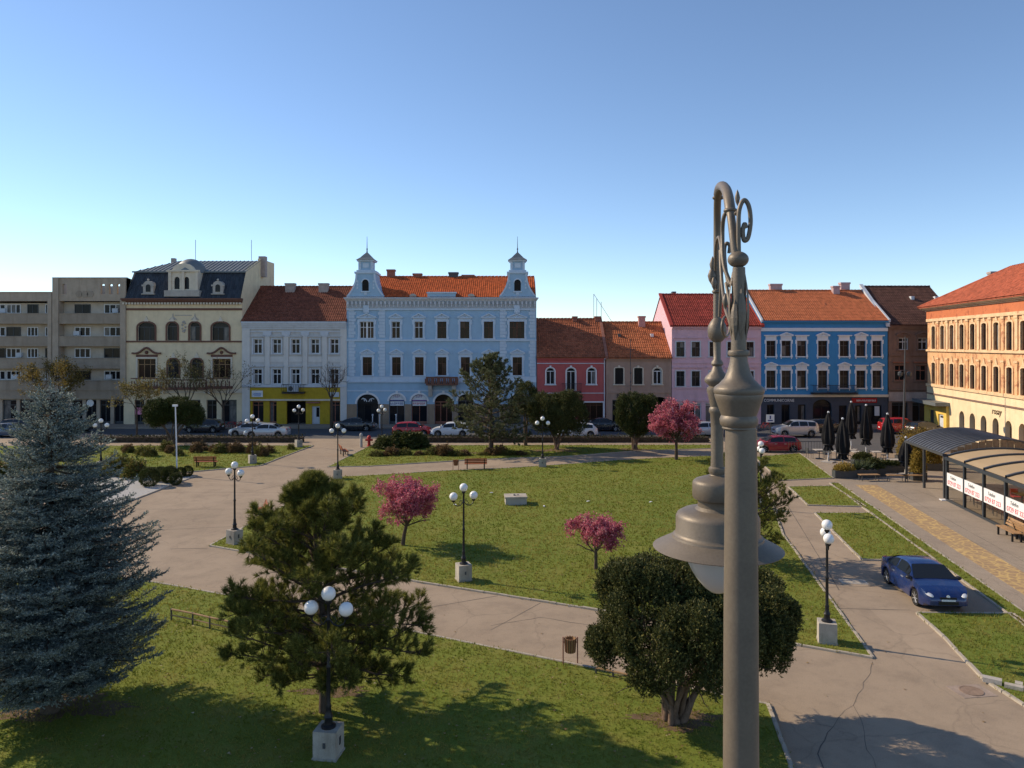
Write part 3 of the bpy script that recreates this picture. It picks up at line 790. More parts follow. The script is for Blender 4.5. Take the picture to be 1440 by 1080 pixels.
boxpart(o, 'chimney', MT['chim'], (X(165), X(185), 6.4, 7, zt2 - .5, zt2 + .35))
# centre dormer
dz0 = Z(275); k = MB(); xa, xb = X(283), X(428); zc = Z(150)
dop = [(X(309), X(336), Z(240), Z(178), .35), (X(358), X(384), Z(240), Z(178), .35)]
facade(k, xa, xb, Z(248), zc, dop, -.15, .2); A = arc(xa + .35, xb - .35, zc, .95, 14)
k.prism(A, -.15, .3); k.face([(xa, -.15, Z(248)), (xa, -.15, zc), (xa, 3, zc), (xa, 3, Z(248))]); k.face([(xb, -.15, Z(248)), (xb, 3, Z(248)), (xb, 3, zc), (xb, -.15, zc)])
for x in (xa + .12, (xa + xb) / 2, xb - .12): k.box(x - .16, x + .16, -.3, -.14, Z(248), zc)
k.box(xa - .25, xb + .25, -.38, -.1, zc - .06, zc + .14)
dm = k.build('dormer', MT['cream_trim'], o)
k = MB(); k.box(X(263), X(441), -.45, .6, Z(278), Z(247)); k.build('dormer_base', MT['conc'], dm)
for a, c, z0, z1, r in dop:
    q = MB(); q.face([(x, .0, z) for x, z in ([(a, z0), (c, z0)] + arc(a, c, z1 - r, r)[::-1])]); q.build('pane', MT['glass'], dm)
k = MB(); k.lathe([(1.75 * math.cos(t), 1.75 * 1.0 * math.sin(t)) for t in np.linspace(0, 1.5, 10)], ((xa + xb) / 2 + .2, 1.5, zc - .1), 20); k.build('dome', MT['lead'], dm, smooth=50)
for c in (176, 528):
    k = MB(); x = X(c); z0 = Z(262); k.box(x - .6, x + .6, -.1, 1.2, z0, z0 + .95); k.prism(arc(x - .6, x + .6, z0 + .95, .55), -.1, 1.2); k.box(x - .78, x + .78, -.2, .1, z0 - .12, z0)
    k.box(x - .75, x - .45, -.16, .0, z0 + .85, z0 + 1.05); k.box(x + .45, x + .75, -.16, .0, z0 + .85, z0 + 1.05); k.ball((x, -.05, z0 + 1.62), .14, 8, 6)
    d = k.build('dormer', MT['conc'], o); k = MB(); k.prism([(x - .28, z0 + .2), (x + .28, z0 + .2)] + arc(x - .28, x + .28, z0 + .8, .28)[::-1], -.13, -.1); k.build('pane', MT['glass'], d)
for zx in (306, 608):
    k = MB(); k.tube([(X(zx), 6, zt2), (X(zx), 6, zt2 + 2.6)], .03, 6); k.build('rod', MT['dgrey'], o)
boxpart(o, 'poster', mat('pink_poster', (.7, .25, .38), .6), (X(110), X(150), -.03, .01, 1.2, 2.0))

# ---- grey-blue house with the yellow shop
GB = mat('greyblue_render', lin(192, 189, 184), .85, .1, 1.4, .2, stain=.4)
GBL = mat('pale_pilaster', lin(208, 205, 200), .85, .08, 1.4, .2, stain=.3)
YEL = mat('yellow_shopfront', (.45, .31, .02), .6, .15, 2, .1, stain=.3)
T1 = tile_mat('tiles_brown_red', (.22, .075, .045), (.25, .3), .45)
b = ZB('shop_house', 'grey-blue two-storey house over a bright yellow shopfront', 330, 380, .2407, 45); o = b.o; X, Z = b.X, b.Z; w_ = X(655)
st4 = dict(frame=MT['white'], glass=MT['glass'], nx=2, transom=.66, sur=(.15, MT['offwhite']), hood=('flat', MT['offwhite']), gap=.1, sill=MT['offwhite'], fb=.08)
CX = (135, 247, 356, 470, 583)
ops = [(X(c) - .5, X(c) + .5, Z(zb), Z(zt)) for c in CX for zb, zt in ((487, 402), (665, 577))]
gops = [(X(a), X(c), .06, Z(765 if a != 450 else 795)) for a, c in ((103, 168), (203, 245), (303, 415), (450, 497), (555, 615))]
k = MB(); facade(k, 0, w_, Z(685), Z(300), ops); shell(k, 0, w_, 0, Z(300), 13, 6.5, b.ridge(100, 6.5)); k.build('wall', GB, o)
k = MB(); facade(k, 0, w_, 0, Z(685), gops, .02); k.build('ground_wall', YEL, o)
for c in CX:
    for zb, zt in ((487, 402), (665, 577)): window(o, X(c), Z(zb), 1.0, Z(zt) - Z(zb), st4)
for i, (a, c, _, z) in enumerate(gops):
    if i == 2: boxpart(o, 'passage', MT['dark'], (a, c, 1.6, 1.7, 0.06, z)); boxpart(o, 'passage_side', MT['dark'], (a - .02, a, .3, 1.6, .06, z), (c, c + .02, .3, 1.6, .06, z))
    elif i == 3: d = boxpart(o, 'door', MT['offwhite'], (a, c, .2, .26, .06, z)); boxpart(d, 'pane', MT['glass'], ((a + c) / 2 + .03, c - .1, .185, .2, .9, z - .15))
    else: shopfill(o, a, c, z, frame=MT['brick'])
boxpart(o, 'pilaster', GBL, (-.01, X(90), -.12, .03, 0, Z(345))); boxpart(o, 'pilaster', GBL, (X(618), w_ + .01, -.12, .03, 0, Z(345)))
for a in (178, 287, 398, 512):
    boxpart(o, 'pilaster', GBL, (X(a), X(a + 28), -.1, .02, Z(665), Z(375))); boxpart(o, 'capital', MT['offwhite'], (X(a - 10), X(a + 38), -.16, .02, Z(378), Z(360)), (X(a - 4), X(a + 32), -.13, .02, Z(388), Z(378) - .002))
for c in CX: boxpart(o, 'panel', GBL, (X(c - 40), X(c + 40), -.03, .02, Z(535), Z(505)))
cornice(o, 0, w_, Z(345), Z(300), .5, MT['offwhite'], 4); boxpart(o, 'band', MT['offwhite'], (X(90), X(618), -.09, .02, Z(362), Z(356)), (0, w_, -.2, .02, Z(683), Z(668)))
boxpart(o, 'fascia', YEL, (X(92), X(617), -.13, .02, Z(752), Z(687))); boxpart(o, 'ledge', MT['cream_trim'], (X(92), X(617), -.2, .03, Z(762), Z(752) - .002))
sg = boxpart(o, 'sign', MT['white'], (X(103), X(167), -.2, -.132, Z(740), Z(703))); blu = mat('sign_blue', (.05, .18, .5), .5)
strokes(6, 1.05, .36, blu, sg, (X(136), -.2, Z(734)), 3)
sg = boxpart(o, 'sign', MT['offwhite'], (X(560), X(612), -.2, -.132, Z(740), Z(712)))
railing(o, X(286), X(415), 0, Z(712), .95, MT['iron'], .2)
k = MB(); k.box(X(318), X(380), -.7, -.3, Z(708), Z(675)); ac = k.build('air_conditioner', MT['offwhite'], o); k = MB(); k.lathe([(.28, -.02), (.28, .02)], rot=Matrix.Rotation(R(90), 3, 'X')); k.build('fan', MT['dgrey'], ac, (X(337), -.72, Z(690)))
boxpart(o, 'canopy', MT['brick'], (X(425), X(500), -.6, 0, Z(775), Z(768)))
zr = b.ridge(98, 6.5); roof(o, -.05, w_ + .05, -.5, Z(300), 6.5, zr, T1, 13.4)
for a in (325, 520): chimney(o, b.xd(a, 5.5), 1.15, 5.6, zr - 2, b.ridge(76, 5.5))

# ---- big pale blue house
LB = mat('paleblue_render', lin(156, 186, 208), .85, .08, 1.2, .15, stain=.18)
LBL = mat('paleblue_trim', lin(192, 208, 222), .8, .08, 2, .15, stain=.2)
STN = mat('stone_pier', lin(150, 130, 110), .9, .15, 2, .3, stain=.4)
T2 = tile_mat('tiles_orange', (.50, .115, .035), (.25, .3), .22)
b = ZB('corner_tower_house', 'large pale blue three-storey house with a small tower at each end', 475, 340, .2778, 45); o = b.o; X, Z = b.X, b.Z; w_ = X(1005)
s5 = dict(frame=MT['bglass'], glass=MT['bglass'], nx=2, transom=.66, sur=(.2, LBL), hood=('ped', LBL), gap=.2, ph=.55, sill=LBL, fb=.06, ears=1, surout=.09, panel=1)
BRW = mat('window_brown', (.10, .045, .025), .5, .2)
s5['frame'] = BRW; s5w = dict(s5); s5w['frame'] = MT['white']; s5d = dict(s5); s5d.update(nx=4, frame=MT['white'], double=1); s5e = dict(s5d); s5e['frame'] = BRW
UX = [(147, 1.65, s5d), (294, 1.0, s5w), (410, 1.0, s5w), (527, 1.08, s5), (643, 1.08, s5), (763, 1.08, s5), (907, 1.75, s5e)]
LX = [(150, 1.1), (297, 1.02), (413, 1.02), (528, 1.02), (646, 1.06), (765, 1.06), (909, 1.1)]
ops = [(X(c) - d / 2, X(c) + d / 2, Z(489), Z(404), 0) for c, d, _ in UX] + [(X(c) - d / 2, X(c) + d / 2, Z(676), Z(584), 0) for c, d in LX]
ar = [(97, 205), (260, 338), (373, 452), (490, 580), (608, 686), (738, 816), (868, 966)]
gops = [(X(a), X(c), .06, Z(772), (X(c) - X(a)) * .44) for a, c in ar]
k = MB(); facade(k, 0, w_, 0, Z(300), ops + gops, rev=.4); shell(k, 0, w_, 0, Z(300), 6.6, 5.6, b.ridge(179, 5.6)); k.build('wall', LB, o)
for c, d, st in UX: window(o, X(c), Z(489), d, Z(404) - Z(489), st)
for c, d in LX: window(o, X(c), Z(676), d, Z(584) - Z(676), s5)
blk = mat('sign_black', (.012, .012, .014), .5); pur = mat('sign_violet', (.16, .04, .25), .5); navy = mat('sign_navy', (.03, .04, .22), .5)
for i, (a, c, z0, z1, r) in enumerate(gops):
    s_ = shopfill(o, a, c, z1, y=.3, rise=r, mull=3 if i in (0, 3) else 2, m=MT['bglass'] if i == 3 else None, frame=blk if i == 0 else (MT['brick'] if i in (2, 3) else MT['dgrey']))
    k = MB(); A, Bq = arc(a - .22, c + .22, z1 - r, r + .22, 16), arc(a, c, z1 - r, r, 16)
    for q in range(16): k.prism([Bq[q], Bq[q + 1], A[q + 1], A[q]], -.1, .02)
    k.box((a + c) / 2 - .13, (a + c) / 2 + .13, -.18, .01, z1, z1 + .42); k.build('archivolt', MT['white'], o)
    if i in (0, 1, 2):
        k = MB(); k.prism(arc(a + .05, c - .05, z1 - r, r - .05, 14)[::-1] if False else [(a + .05, z1 - r - .02), (c - .05, z1 - r - .02)] + arc(a + .05, c - .05, z1 - r, r - .05, 14)[::-1], .16, .24)
        sg = k.build('sign', blk if i == 0 else MT['white'], o)
        if i:
            boxpart(sg, 'sign_band', navy if i == 1 else pur, (a + .06, c - .06, .14, .159, z1 - r - .0, z1 - r + .12))
            boxpart(sg, 'sign_panel', MT['white'], (a + .1, c - .1, .12, .2, z1 - r - .55, z1 - r - .06))
            strokes(4, .8, .3, pur, sg, ((a + c) / 2, .16, z1 - r + .42), i); strokes(7, 1.5, .24, navy if i == 1 else MT['red'], sg, ((a + c) / 2, .12, z1 - r - .42), i + 5)
        else:
            k = MB(); cx, cz = (a + c) / 2, z1 - r * .62
            for s1 in (-1, 1):
                k.tube([(cx + s1 * .1, .15, cz - .2), (cx + s1 * .3, .15, cz + .12), (cx + s1 * .55, .15, cz + .2), (cx + s1 * .75, .15, cz + .1)], .06, 6); k.tube([(cx + s1 * .45, .15, cz + .15), (cx + s1 * .4, .15, cz - .15)], .05, 6)
            k.build('logo', MT['white'], sg)
xs_ = [45] + [q for a in ar for q in a] + [1005]
for a, c in zip(xs_[0::2], xs_[1::2]): boxpart(o, 'pier', STN, (X(a) + .02, X(c) - .0, -.06, .02, 0, Z(822)))
cornice(o, 0, w_, Z(300), Z(283), .55, MT['offwhite'], 3, ends=.25)
boxpart(o, 'frieze', mat('frieze_grey', lin(176, 182, 186), .8, .12, stain=.4), (0, w_, -.12, .02, Z(338), Z(300) - .002))
k = MB()
for i in range(46): x = .2 + i * (w_ - .4) / 45; k.box(x - .1, x + .1, -.34, -.11, Z(318), Z(302)); k.box(x - .06, x + .06, -.24, -.11, Z(330), Z(318) - .002)
tag(k.build('bracket_row', MT['offwhite'], o), kind='stuff')
boxpart(o, 'band', LBL, (0, w_, -.16, .02, Z(346), Z(338) - .003), (0, w_, -.15, .02, Z(503), Z(494)), (0, w_, -.09, .02, Z(705), Z(682)), (0, w_, -.17, .02, Z(712), Z(705) - .002), (0, w_, -.05, .02, Z(757), Z(751)))
for a, c in ((55, 85), (210, 240), (820, 850), (972, 1000)):
    k = MB(); zq = Z(680); i = 0
    while zq < Z(350):
        e = .14 if i % 2 else 0
        if not (Z(503) - .3 < zq < Z(494) + .02): k.box(X(a) - (e if a in (210, 972) else 0), X(c) + (e if a in (55, 820) else 0), -.08, .02, zq, zq + .34)
        zq += .38; i += 1
    k.build('quoin_strip', LBL, o)
for q in (143, 905): boxpart(o, 'stucco_ornament', LBL, (X(q - 12), X(q + 16), -.25, .02, Z(360), Z(322)))
# balcony over the entrance
k = MB(); k.box(X(452), X(608), -1.2, .02, Z(724), Z(716)); bl = k.build('balcony', BR, o)
k = MB(); k.box(X(452), X(608), -1.22, -1.1, Z(690), Z(681)); k.box(X(452), X(457), -1.1, .0, Z(716), Z(683)); k.box(X(603), X(608), -1.1, 0, Z(716), Z(683))
for i in range(11):
    x = X(455) + i * (X(605) - X(455)) / 10; k.box(x - .2, x + .2, -1.2, -1.12, Z(716), Z(690) - .003) if i % 2 == 0 else k.lathe([(.06, 0), (.11, .2), (.05, .4), (.08, .58)], (x, -1.15, Z(716)), 8)
k.build('balustrade', BR, bl)
for x in (X(470), X(590)):
    k = MB(); k.prism([(x - .22, Z(782)), (x + .22, Z(782)), (x + .22, Z(724) - .003), (x - .22, Z(724) - .003)], -.5, .02); k.box(x - .22, x + .22, -1.0, -.5, Z(745), Z(724) - .004); k.build('bracket', MT['conc'], bl)
zr = b.ridge(179, 5.6); roof(o, .1, w_ - .05, -.35, Z(283), 5.6, zr, T2, 6.8)
for a, ww, zt in ((270, .95, 141), (404, 1.05, 161), (586, 1.15, 155), (660, 1.5, 168)): chimney(o, b.xd(a, 5.8), ww, 5.8, zr - .9, b.ridge(zt, 5.8), MT['brick'] if a != 586 else MT['dgrey'])
boxpart(o, 'attic_block', LB, (X(455), X(597), -.3, .6, Z(283), Z(262))); boxpart(o, 'attic_cap', LBL, (X(451), X(601), -.4, .7, Z(262), Z(255)))
for q in (381, 676):
    k = MB(); x = X(q); k.box(x - .4, x + .4, -.25, .9, Z(283), Z(275)); k.prism(arc(x - .4, x + .4, Z(275), .28), -.25, .9); k.build('dormer', MT['conc'], o)
for cx_, lo in ((142, (50, 235)), (910, (820, 1000))):
    c = X(cx_); hw = X(lo[1]) - X(lo[0]); hw /= 2; c = (X(lo[0]) + X(lo[1])) / 2; z0, z1 = Z(283), Z(162); prof = []
    for i in range(11):
        t = i / 10; prof.append((hw * (1 - .46 * (1 - (1 - t) ** 2.2)), z0 + .25 + (z1 - z0 - .25) * t))
    wz = Z(250); opn = (c - .38, c + .38, Z(250), Z(192), .38)
    k = MB()
    pts = [(c + r, z) for r, z in prof] + [(c - r, z) for r, z in prof[::-1]]
    k.prism([(c - hw - .05, z0), (c + hw + .05, z0), (c + hw + .05, z0 + .25), (c - hw - .05, z0 + .25)], -.32, 2.6)
    k.prism(pts, -.28, 2.6); tw_ = k.build('tower', LB, o)
    k = MB()
    for s1 in (-1, 1):
        for (r, z), (r2, z2) in zip(prof[:-1], prof[1:]): k.prism([(c + s1 * (r - .22), z), (c + s1 * r, z), (c + s1 * r2, z2), (c + s1 * (r2 - .22), z2)][::s1], -.34, -.279)
    k.box(c - prof[-1][0] - .12, c + prof[-1][0] + .12, -.42, 2.7, z1, z1 + .22); k.box(c - prof[-1][0] + .1, c + prof[-1][0] - .1, -.3, 2.5, z1 + .22, z1 + .42)
    k.build('tower_trim', LBL, tw_)
    k = MB(); k.prism([(opn[0], opn[2]), (opn[1], opn[2])] + arc(opn[0], opn[1], opn[3] - .38, .38)[::-1], -.31, -.281); k.build('pane', MT['dark'], tw_)
    k = MB(); A, Bq = arc(c - .52, c + .52, opn[3] - .38, .52, 12), arc(c - .38, c + .38, opn[3] - .38, .38, 12)
    for q in range(12): k.prism([Bq[q], Bq[q + 1], A[q + 1], A[q]], -.36, -.279)
    k.box(c - .52, c + .52, -.4, -.279, opn[2] - .16, opn[2]); k.box(c - .18, c + .18, -.36, -.279, opn[2] - .45, opn[2] - .165)
    for s1 in (-1, 1):
        for q in range(3): k.box(c + s1 * .95 - .1, c + s1 * .95 + .1, -.32, -.279, opn[2] + .25 + q * .38, opn[2] + .5 + q * .38)
    k.build('surround', LBL, tw_)
    lz0, lz1 = z1 + .42, Z(100); k = MB(); lh = .78
    k.box(c - lh, c + lh, -.1, 1.5, lz0, lz1); ln = k.build('lantern', LB, tw_)
    k = MB(); k.box(c - lh - .08, c - lh + .2, -.18, .1, lz0, lz1); k.box(c + lh - .2, c + lh + .08, -.18, .1, lz0, lz1); k.box(c - lh - .22, c + lh + .22, -.3, 1.7, lz1, lz1 + .16); k.box(c - .35, c + .35, -.14, -.099, lz0 + .3, lz1 - .2); k.build('lantern_trim', LBL, ln)
    k = MB(); zz = lz1 + .16; q = lh + .34; cy = .7
    pr = [(q, 0), (q * .62, .32), (q * .3, .72), (.07, 1.0), (.05, 1.35)]
    rings = [[(c - r, cy - r, zz + h_), (c + r, cy - r, zz + h_), (c + r, cy + r, zz + h_), (c - r, cy + r, zz + h_)] for r, h_ in pr]
    for r1, r2 in zip(rings[:-1], rings[1:]):
        for i in range(4): k.face([r1[i], r1[(i + 1) % 4], r2[(i + 1) % 4], r2[i]])
    k.face(rings[-1]); k.face(rings[0][::-1]); k.build('tower_roof', MT['lead'], tw_)
    k = MB(); k.tube([(c, cy, zz + 1.3), (c, cy, zz + 2.9)], [.05, .02], 6); k.ball((c, cy, zz + 1.4), .1, 8, 6); k.build('finial', MT['dgrey'], tw_)
# ---- red house
RW = mat('red_render', lin(180, 94, 92), .85, .1, 1.4, .15, stain=.2)
T3 = tile_mat('tiles_old_brown', (.36, .12, .06), (.25, .3), .5)
b = ZB('red_house', 'low red-painted house with a black iron balcony and old tiled roof', 740, 400, .2222, 68); o = b.o; X, Z = b.X, b.Z; w_ = X(500)
s6 = dict(frame=MT['white'], glass=MT['glass'], nx=2, transom=.6, rise=.42, sur=(.12, MT['white']), key=1, sill=MT['white'], fb=.07, surout=.09)
s6d = dict(s6); s6d['sill'] = None
WX = [(153, 1.0, 632, s6), (283, 1.05, 672, s6d), (413, 1.0, 632, s6)]
ops = [(X(c) - d / 2, X(c) + d / 2, Z(zb), Z(527), .42 * d) for c, d, zb, _ in WX]; gops = [(X(112), X(298), .06, Z(752)), (X(367), X(486), .06, Z(747))]
k = MB(); facade(k, 0, w_, 0, Z(462), ops + gops); zr = b.ridge(220, 6.2); shell(k, 0, w_, 0, Z(462), 12.4, 6.2, zr); k.build('wall', RW, o)
for c, d, zb, st in WX: window(o, X(c), Z(zb), d, Z(527) - Z(zb), st)
for a, c, _, z in gops:
    shopfill(o, a, c, z, m=MT['bglass'], mull=3, frame=BRW); boxpart(o, 'surround', MT['white'], (a - .14, a, -.06, .02, 0, z), (c, c + .14, -.06, .02, 0, z), (a - .14, c + .14, -.06, .02, z, z + .14))
boxpart(o, 'band', MT['offwhite'], (0, w_, -.08, .02, Z(502), Z(497)), (0, w_, -.06, .02, Z(690), Z(685))); cornice(o, 0, w_, Z(478), Z(462), .35, RW, 2)
railing(o, X(224), X(346), 0, Z(678), 1.0, MT['iron'], .13); roof(o, -.05, w_, -.4, Z(462), 6.2, zr, T3, 12.8)
for a, ww in ((307, .55), (451, .65)): chimney(o, b.xd(a, 6), ww, 6, zr - .5, b.ridge(202, 6), MT['brick'])
k = MB(); k.tube([(w_ - .1, -.5, Z(470)), (w_ - .1, -.05, Z(480)), (w_ - .1, -.08, .1)], .06, 8); k.build('downpipe', MT['offwhite'], o)
k = MB(); k.box(w_ - .1, w_ + .28, -.3, 6.3, 0, 0.01); 
k = MB(); k.v = [(w_ - .04, -.42, Z(462) - .2), (w_ + .3, -.42, Z(462) - .2), (w_ + .3, 6.2, zr), (w_ - .04, 6.2, zr), (w_ - .04, -.42, Z(462) + .2), (w_ + .3, -.42, Z(462) + .2), (w_ + .3, 6.2, zr + .25), (w_ - .04, 6.2, zr + .25)]
k.f = [(0, 3, 2, 1), (4, 5, 6, 7), (0, 1, 5, 4), (1, 2, 6, 5), (2, 3, 7, 6), (3, 0, 4, 7)]; k.m = [0] * 6; k.build('fire_wall', MT['brick'], o)
for q, hh in ((428, 3.2), (447, 2.6), (475, 2.2)):
    k = MB(); k.tube([(b.xd(q, 6.2), 6.3, zr - .1), (b.xd(q, 6.2), 6.3, zr + hh)], .03, 6)
    if q == 428: k.tube([(b.xd(428, 6.2), 6.3, zr + hh), (b.xd(545, 6.2), 6.3, zr - .4)], .025, 6); k.tube([(b.xd(428, 6.2), 6.3, zr + hh), (b.xd(447, 6.2), 6.3, zr + hh - .6)], .025, 6)
    k.build('mast', MT['dgrey'], o)

# ---- beige-brown house
BW = mat('beige_render', lin(168, 142, 126), .85, .12, 1.4, .2, stain=.5)
T4 = tile_mat('tiles_worn_orange', (.42, .14, .06), (.25, .3), .38)
b = ZB('beige_house', 'low beige-brown house with a dark arched passage and worn roof', 740, 400, .2222, 505); o = b.o; X, Z = b.X, b.Z; w_ = X(918)
s7 = dict(frame=MT['dgrey'], glass=MT['glass'], nx=1, transom=0, rise=.1, sur=(.13, MT['cream_trim']), key=1, sill=MT['cream_trim'], fb=.06); s7w = dict(s7); s7w.update(frame=MT['white'], nx=2, transom=.6, rise=.42, fb=.09)
WX = [(588, 1.0, s7), (709, 1.0, s7), (830, 1.0, s7w)]
ops = [(X(c) - d / 2, X(c) + d / 2, Z(632), Z(527), st['rise'] * d) for c, d, st in WX]; gops = [(X(545), X(625), .06, Z(730), 0), (X(660), X(740), .06, Z(735), 0), (X(788), X(896), .06, Z(712), .7)]
k = MB(); facade(k, 0, w_, 0, Z(465), ops + gops); zr = b.ridge(241, 6.2); shell(k, 0, w_, 0, Z(465), 12.4, 6.2, zr); k.build('wall', BW, o)
for c, d, st in WX: window(o, X(c), Z(632), d, Z(527) - Z(632), st)
shopfill(o, gops[0][0], gops[0][1], gops[0][3]); shopfill(o, gops[1][0], gops[1][1], gops[1][3])
boxpart(o, 'passage', MT['dark'], (gops[2][0] - .1, gops[2][1] + .1, 2.2, 2.3, .06, gops[2][3] + .1), (gops[2][0] - .1, gops[2][0] - .005, .3, 2.2, .06, gops[2][3]), (gops[2][1] + .005, gops[2][1] + .1, .3, 2.2, .06, gops[2][3]), (gops[2][0] - .1, gops[2][1] + .1, .3, 2.2, gops[2][3] + .01, gops[2][3] + .1))
boxpart(o, 'band', BW, (0, w_, -.1, .02, Z(687), Z(680))); cornice(o, 0, w_, Z(482), Z(465), .35, BW, 2)
k = MB(); zc = Z(704)
for i in range(5):
    x = X(572) + i * .62; k.tube([(x + .3 * math.cos(t) * .55 + t * .07, -.06, zc + .2 * math.sin(t * 1.0 + i)) for t in np.linspace(0, 6.2, 10)], .035, 5)
k.tube([(X(570), -.06, zc - .22), (X(640), -.06, zc - .3), (X(705), -.06, zc - .12)], .03, 5); k.build('lettering', blk, o)
roof(o, .25, w_ + .05, -.4, Z(465), 6.2, zr, T4, 12.8); chimney(o, b.xd(730, 5.6), .8, 5.6, zr - .7, b.ridge(200, 5.6), mat('pink_chimney', (.5, .27, .24), .9))
for q, zz in ((588, 330), (795, 325)):
    boxpart(o, 'skylight', MT['white'] if q == 795 else MT['dgrey'], (b.xd(q, 3.5) - .18, b.xd(q, 3.5) + .18, 3.3, 3.8, zr - 2.4, zr - 1.45))
k = MB(); k.tube([(X(655), -.6, Z(690)), (X(655), -.6, Z(345))], .035, 6); k.tube([(X(625), -.6, Z(412)), (X(685), -.6, Z(412))], .03, 6)
for q in (560, 615, 660): k.ball((X(655), -.62, Z(q)), .09, 8, 6)
k.tube([(X(655), -.6, Z(640)), (X(655), 0, Z(640))], .03, 6); k.build('wire_mast', MT['dgrey'], o)

# ---- pink house
PW = mat('pink_render', lin(212, 178, 188), .85, .1, 1.3, .2, stain=.35)
T5 = tile_mat('tiles_deep_red', (.30, .055, .04), (.25, .3), .5)
VR = mat('red_verge', (.36, .05, .035), .7)
b = ZB('pink_house', 'pale pink house with a deep red roof and a bare sunlit gable', 920, 380, .2406, 103); o = b.o; X, Z = b.X, b.Z; w_ = X(625)
s8 = dict(frame=MT['dgrey'], glass=MT['glass'], nx=2, transom=.62, sur=(.13, MT['offwhite']), sill=MT['offwhite'], fb=.05, surout=.05)
CX = (153, 243, 347, 452, 558); gops = [(X(a), X(c), .06, Z(775), 0) for a, c in ((125, 180), (205, 275), (300, 365), (400, 470), (500, 600))]
ops = [(X(c) - .48, X(c) + .48, Z(zb), Z(zt), 0) for c in CX for zb, zt in ((505, 419), (678, 590))]
zr = b.ridge(143, 6.5); k = MB(); facade(k, 0, w_, 0, Z(325), ops + gops); shell(k, 0, w_, 0, Z(325), 13, 6.5, zr); k.build('wall', PW, o)
for c in CX:
    for zb, zt in ((505, 419), (678, 590)): window(o, X(c), Z(zb), .96, Z(zt) - Z(zb), s8)
    boxpart(o, 'hood', PW, (X(c) - .85, X(c) + .85, -.16, .02, Z(570), Z(563)), (X(c) - .85, X(c) + .85, -.12, .02, Z(398), Z(392)))
for a, c, _, z, _r in gops: shopfill(o, a, c, z, frame=MT['white'])
boxpart(o, 'band', PW, (0, w_, -.1, .02, Z(545), Z(535)), (0, w_, -.12, .02, Z(692), Z(684)), (0, w_, -.1, .02, Z(765), Z(750))); cornice(o, 0, w_, Z(345), Z(325), .4, PW, 3)
boxpart(o, 'poster', MT['red'], (X(485), X(498), -.04, .01, 1.2, 2.6))
roof(o, -.1, w_, -.45, Z(325), 6.5, zr, T5, 13.2)
for x0 in (-.3, w_ - .15):
    k = MB(); x1 = x0 + .38; k.v = [(x0, -.5, Z(325) - .15), (x1, -.5, Z(325) - .15), (x1, 6.5, zr), (x0, 6.5, zr), (x0, -.5, Z(325) + .12), (x1, -.5, Z(325) + .12), (x1, 6.5, zr + .2), (x0, 6.5, zr + .2)]
    k.f = [(0, 3, 2, 1), (4, 5, 6, 7), (0, 1, 5, 4), (1, 2, 6, 5), (2, 3, 7, 6), (3, 0, 4, 7)]; k.m = [0] * 6; k.build('verge', VR, o)
chimney(o, b.xd(118, 7), .35, 7.5, zr - .5, zr + .45, MT['dgrey'])

# ---- bright blue house
SB = mat('vivid_blue_render', lin(66, 136, 188), .8, .08, 1.3, .15, stain=.15)
DG = mat('charcoal_render', lin(70, 76, 88), .8, .12, 1.5, .15, stain=.2)
T6 = tile_mat('tiles_bright_orange', (.50, .16, .07), (.25, .3), .16, .22)
b = ZB('vivid_blue_house', 'vivid blue house with white window frames above a charcoal ground floor', 1040, 380, .2407, 125); o = b.o; X, Z = b.X, b.Z; w_ = X(865)
W9 = mat('trim_bright_white', (.68, .72, .76), .7, .06)
s9p = dict(frame=MT['dgrey'], glass=MT['glass'], nx=2, transom=.68, sur=(.12, W9), hood=('ped', W9), gap=.42, ph=.42, sill=W9, fb=.055, ears=1, surout=.07, panel=1, brk=1); s9f = dict(s9p); s9f['hood'] = ('flat', W9)
CX = (183, 272, 362, 485, 611, 708, 802)
ops = [(X(c) - .54, X(c) + .54, Z(zb), Z(zt), 0) for c in CX for zb, zt in ((503, 412), (688, 586))]
gops = [(X(a), X(c), .06, Z(785), 0) for a, c in ((160, 202), (245, 294), (340, 386))] + [(X(428), X(538), .06, Z(755), .8)] + [(X(a), X(c), .06, Z(790), 0) for a, c in ((580, 628), (672, 712), (740, 830))]
zr = b.ridge(121, 6.0); k = MB(); facade(k, 0, w_, Z(738), Z(296), ops); shell(k, 0, w_, 0, Z(296), 12, 6.0, zr); k.build('wall', SB, o)
k = MB(); facade(k, 0, w_, 0, Z(738), gops, -.02, .35); k.build('ground_wall', DG, o)
for i, c in enumerate(CX):
    window(o, X(c), Z(503), 1.08, Z(412) - Z(503), s9p if i in (1, 3, 5) else s9f); window(o, X(c), Z(688), 1.08, Z(586) - Z(688), s9f if i in (1, 5) else s9p)
for i, (a, c, _, z, r) in enumerate(gops): shopfill(o, a, c, z, rise=r, frame=blk, y=.25)
boxpart(o, 'band', W9, (0, w_, -.12, .02, Z(356), Z(337))); boxpart(o, 'ledge', MT['cream_trim'], (0, w_, -.25, .02, Z(740), Z(726))); cornice(o, 0, w_, Z(312), Z(296), .45, SB, 3)
railing(o, X(415), X(516), 0, Z(716), .95, MT['iron'], .13); railing(o, X(522), X(676), 0, Z(716), .95, MT['iron'], .13)
text('COMMUNICORNE', .47, MT['white'], o, (X(140), -.08, Z(768)), sx=.93)
sg = boxpart(o, 'sign', mat('sign_red', (.30, .012, .018), .5), (X(654), X(800), -.12, -.021, Z(774), Z(746)))
strokes(14, 2.3, .2, MT['offwhite'], sg, ((X(680) + X(795)) / 2, -.12, Z(766)), 9)
boxpart(o, 'poster', MT['offwhite'], (X(788), X(816), -.06, -.021, Z(850), Z(795)))
roof(o, .1, w_ - .05, -.45, Z(296), 6.0, zr, T6, 12.3)
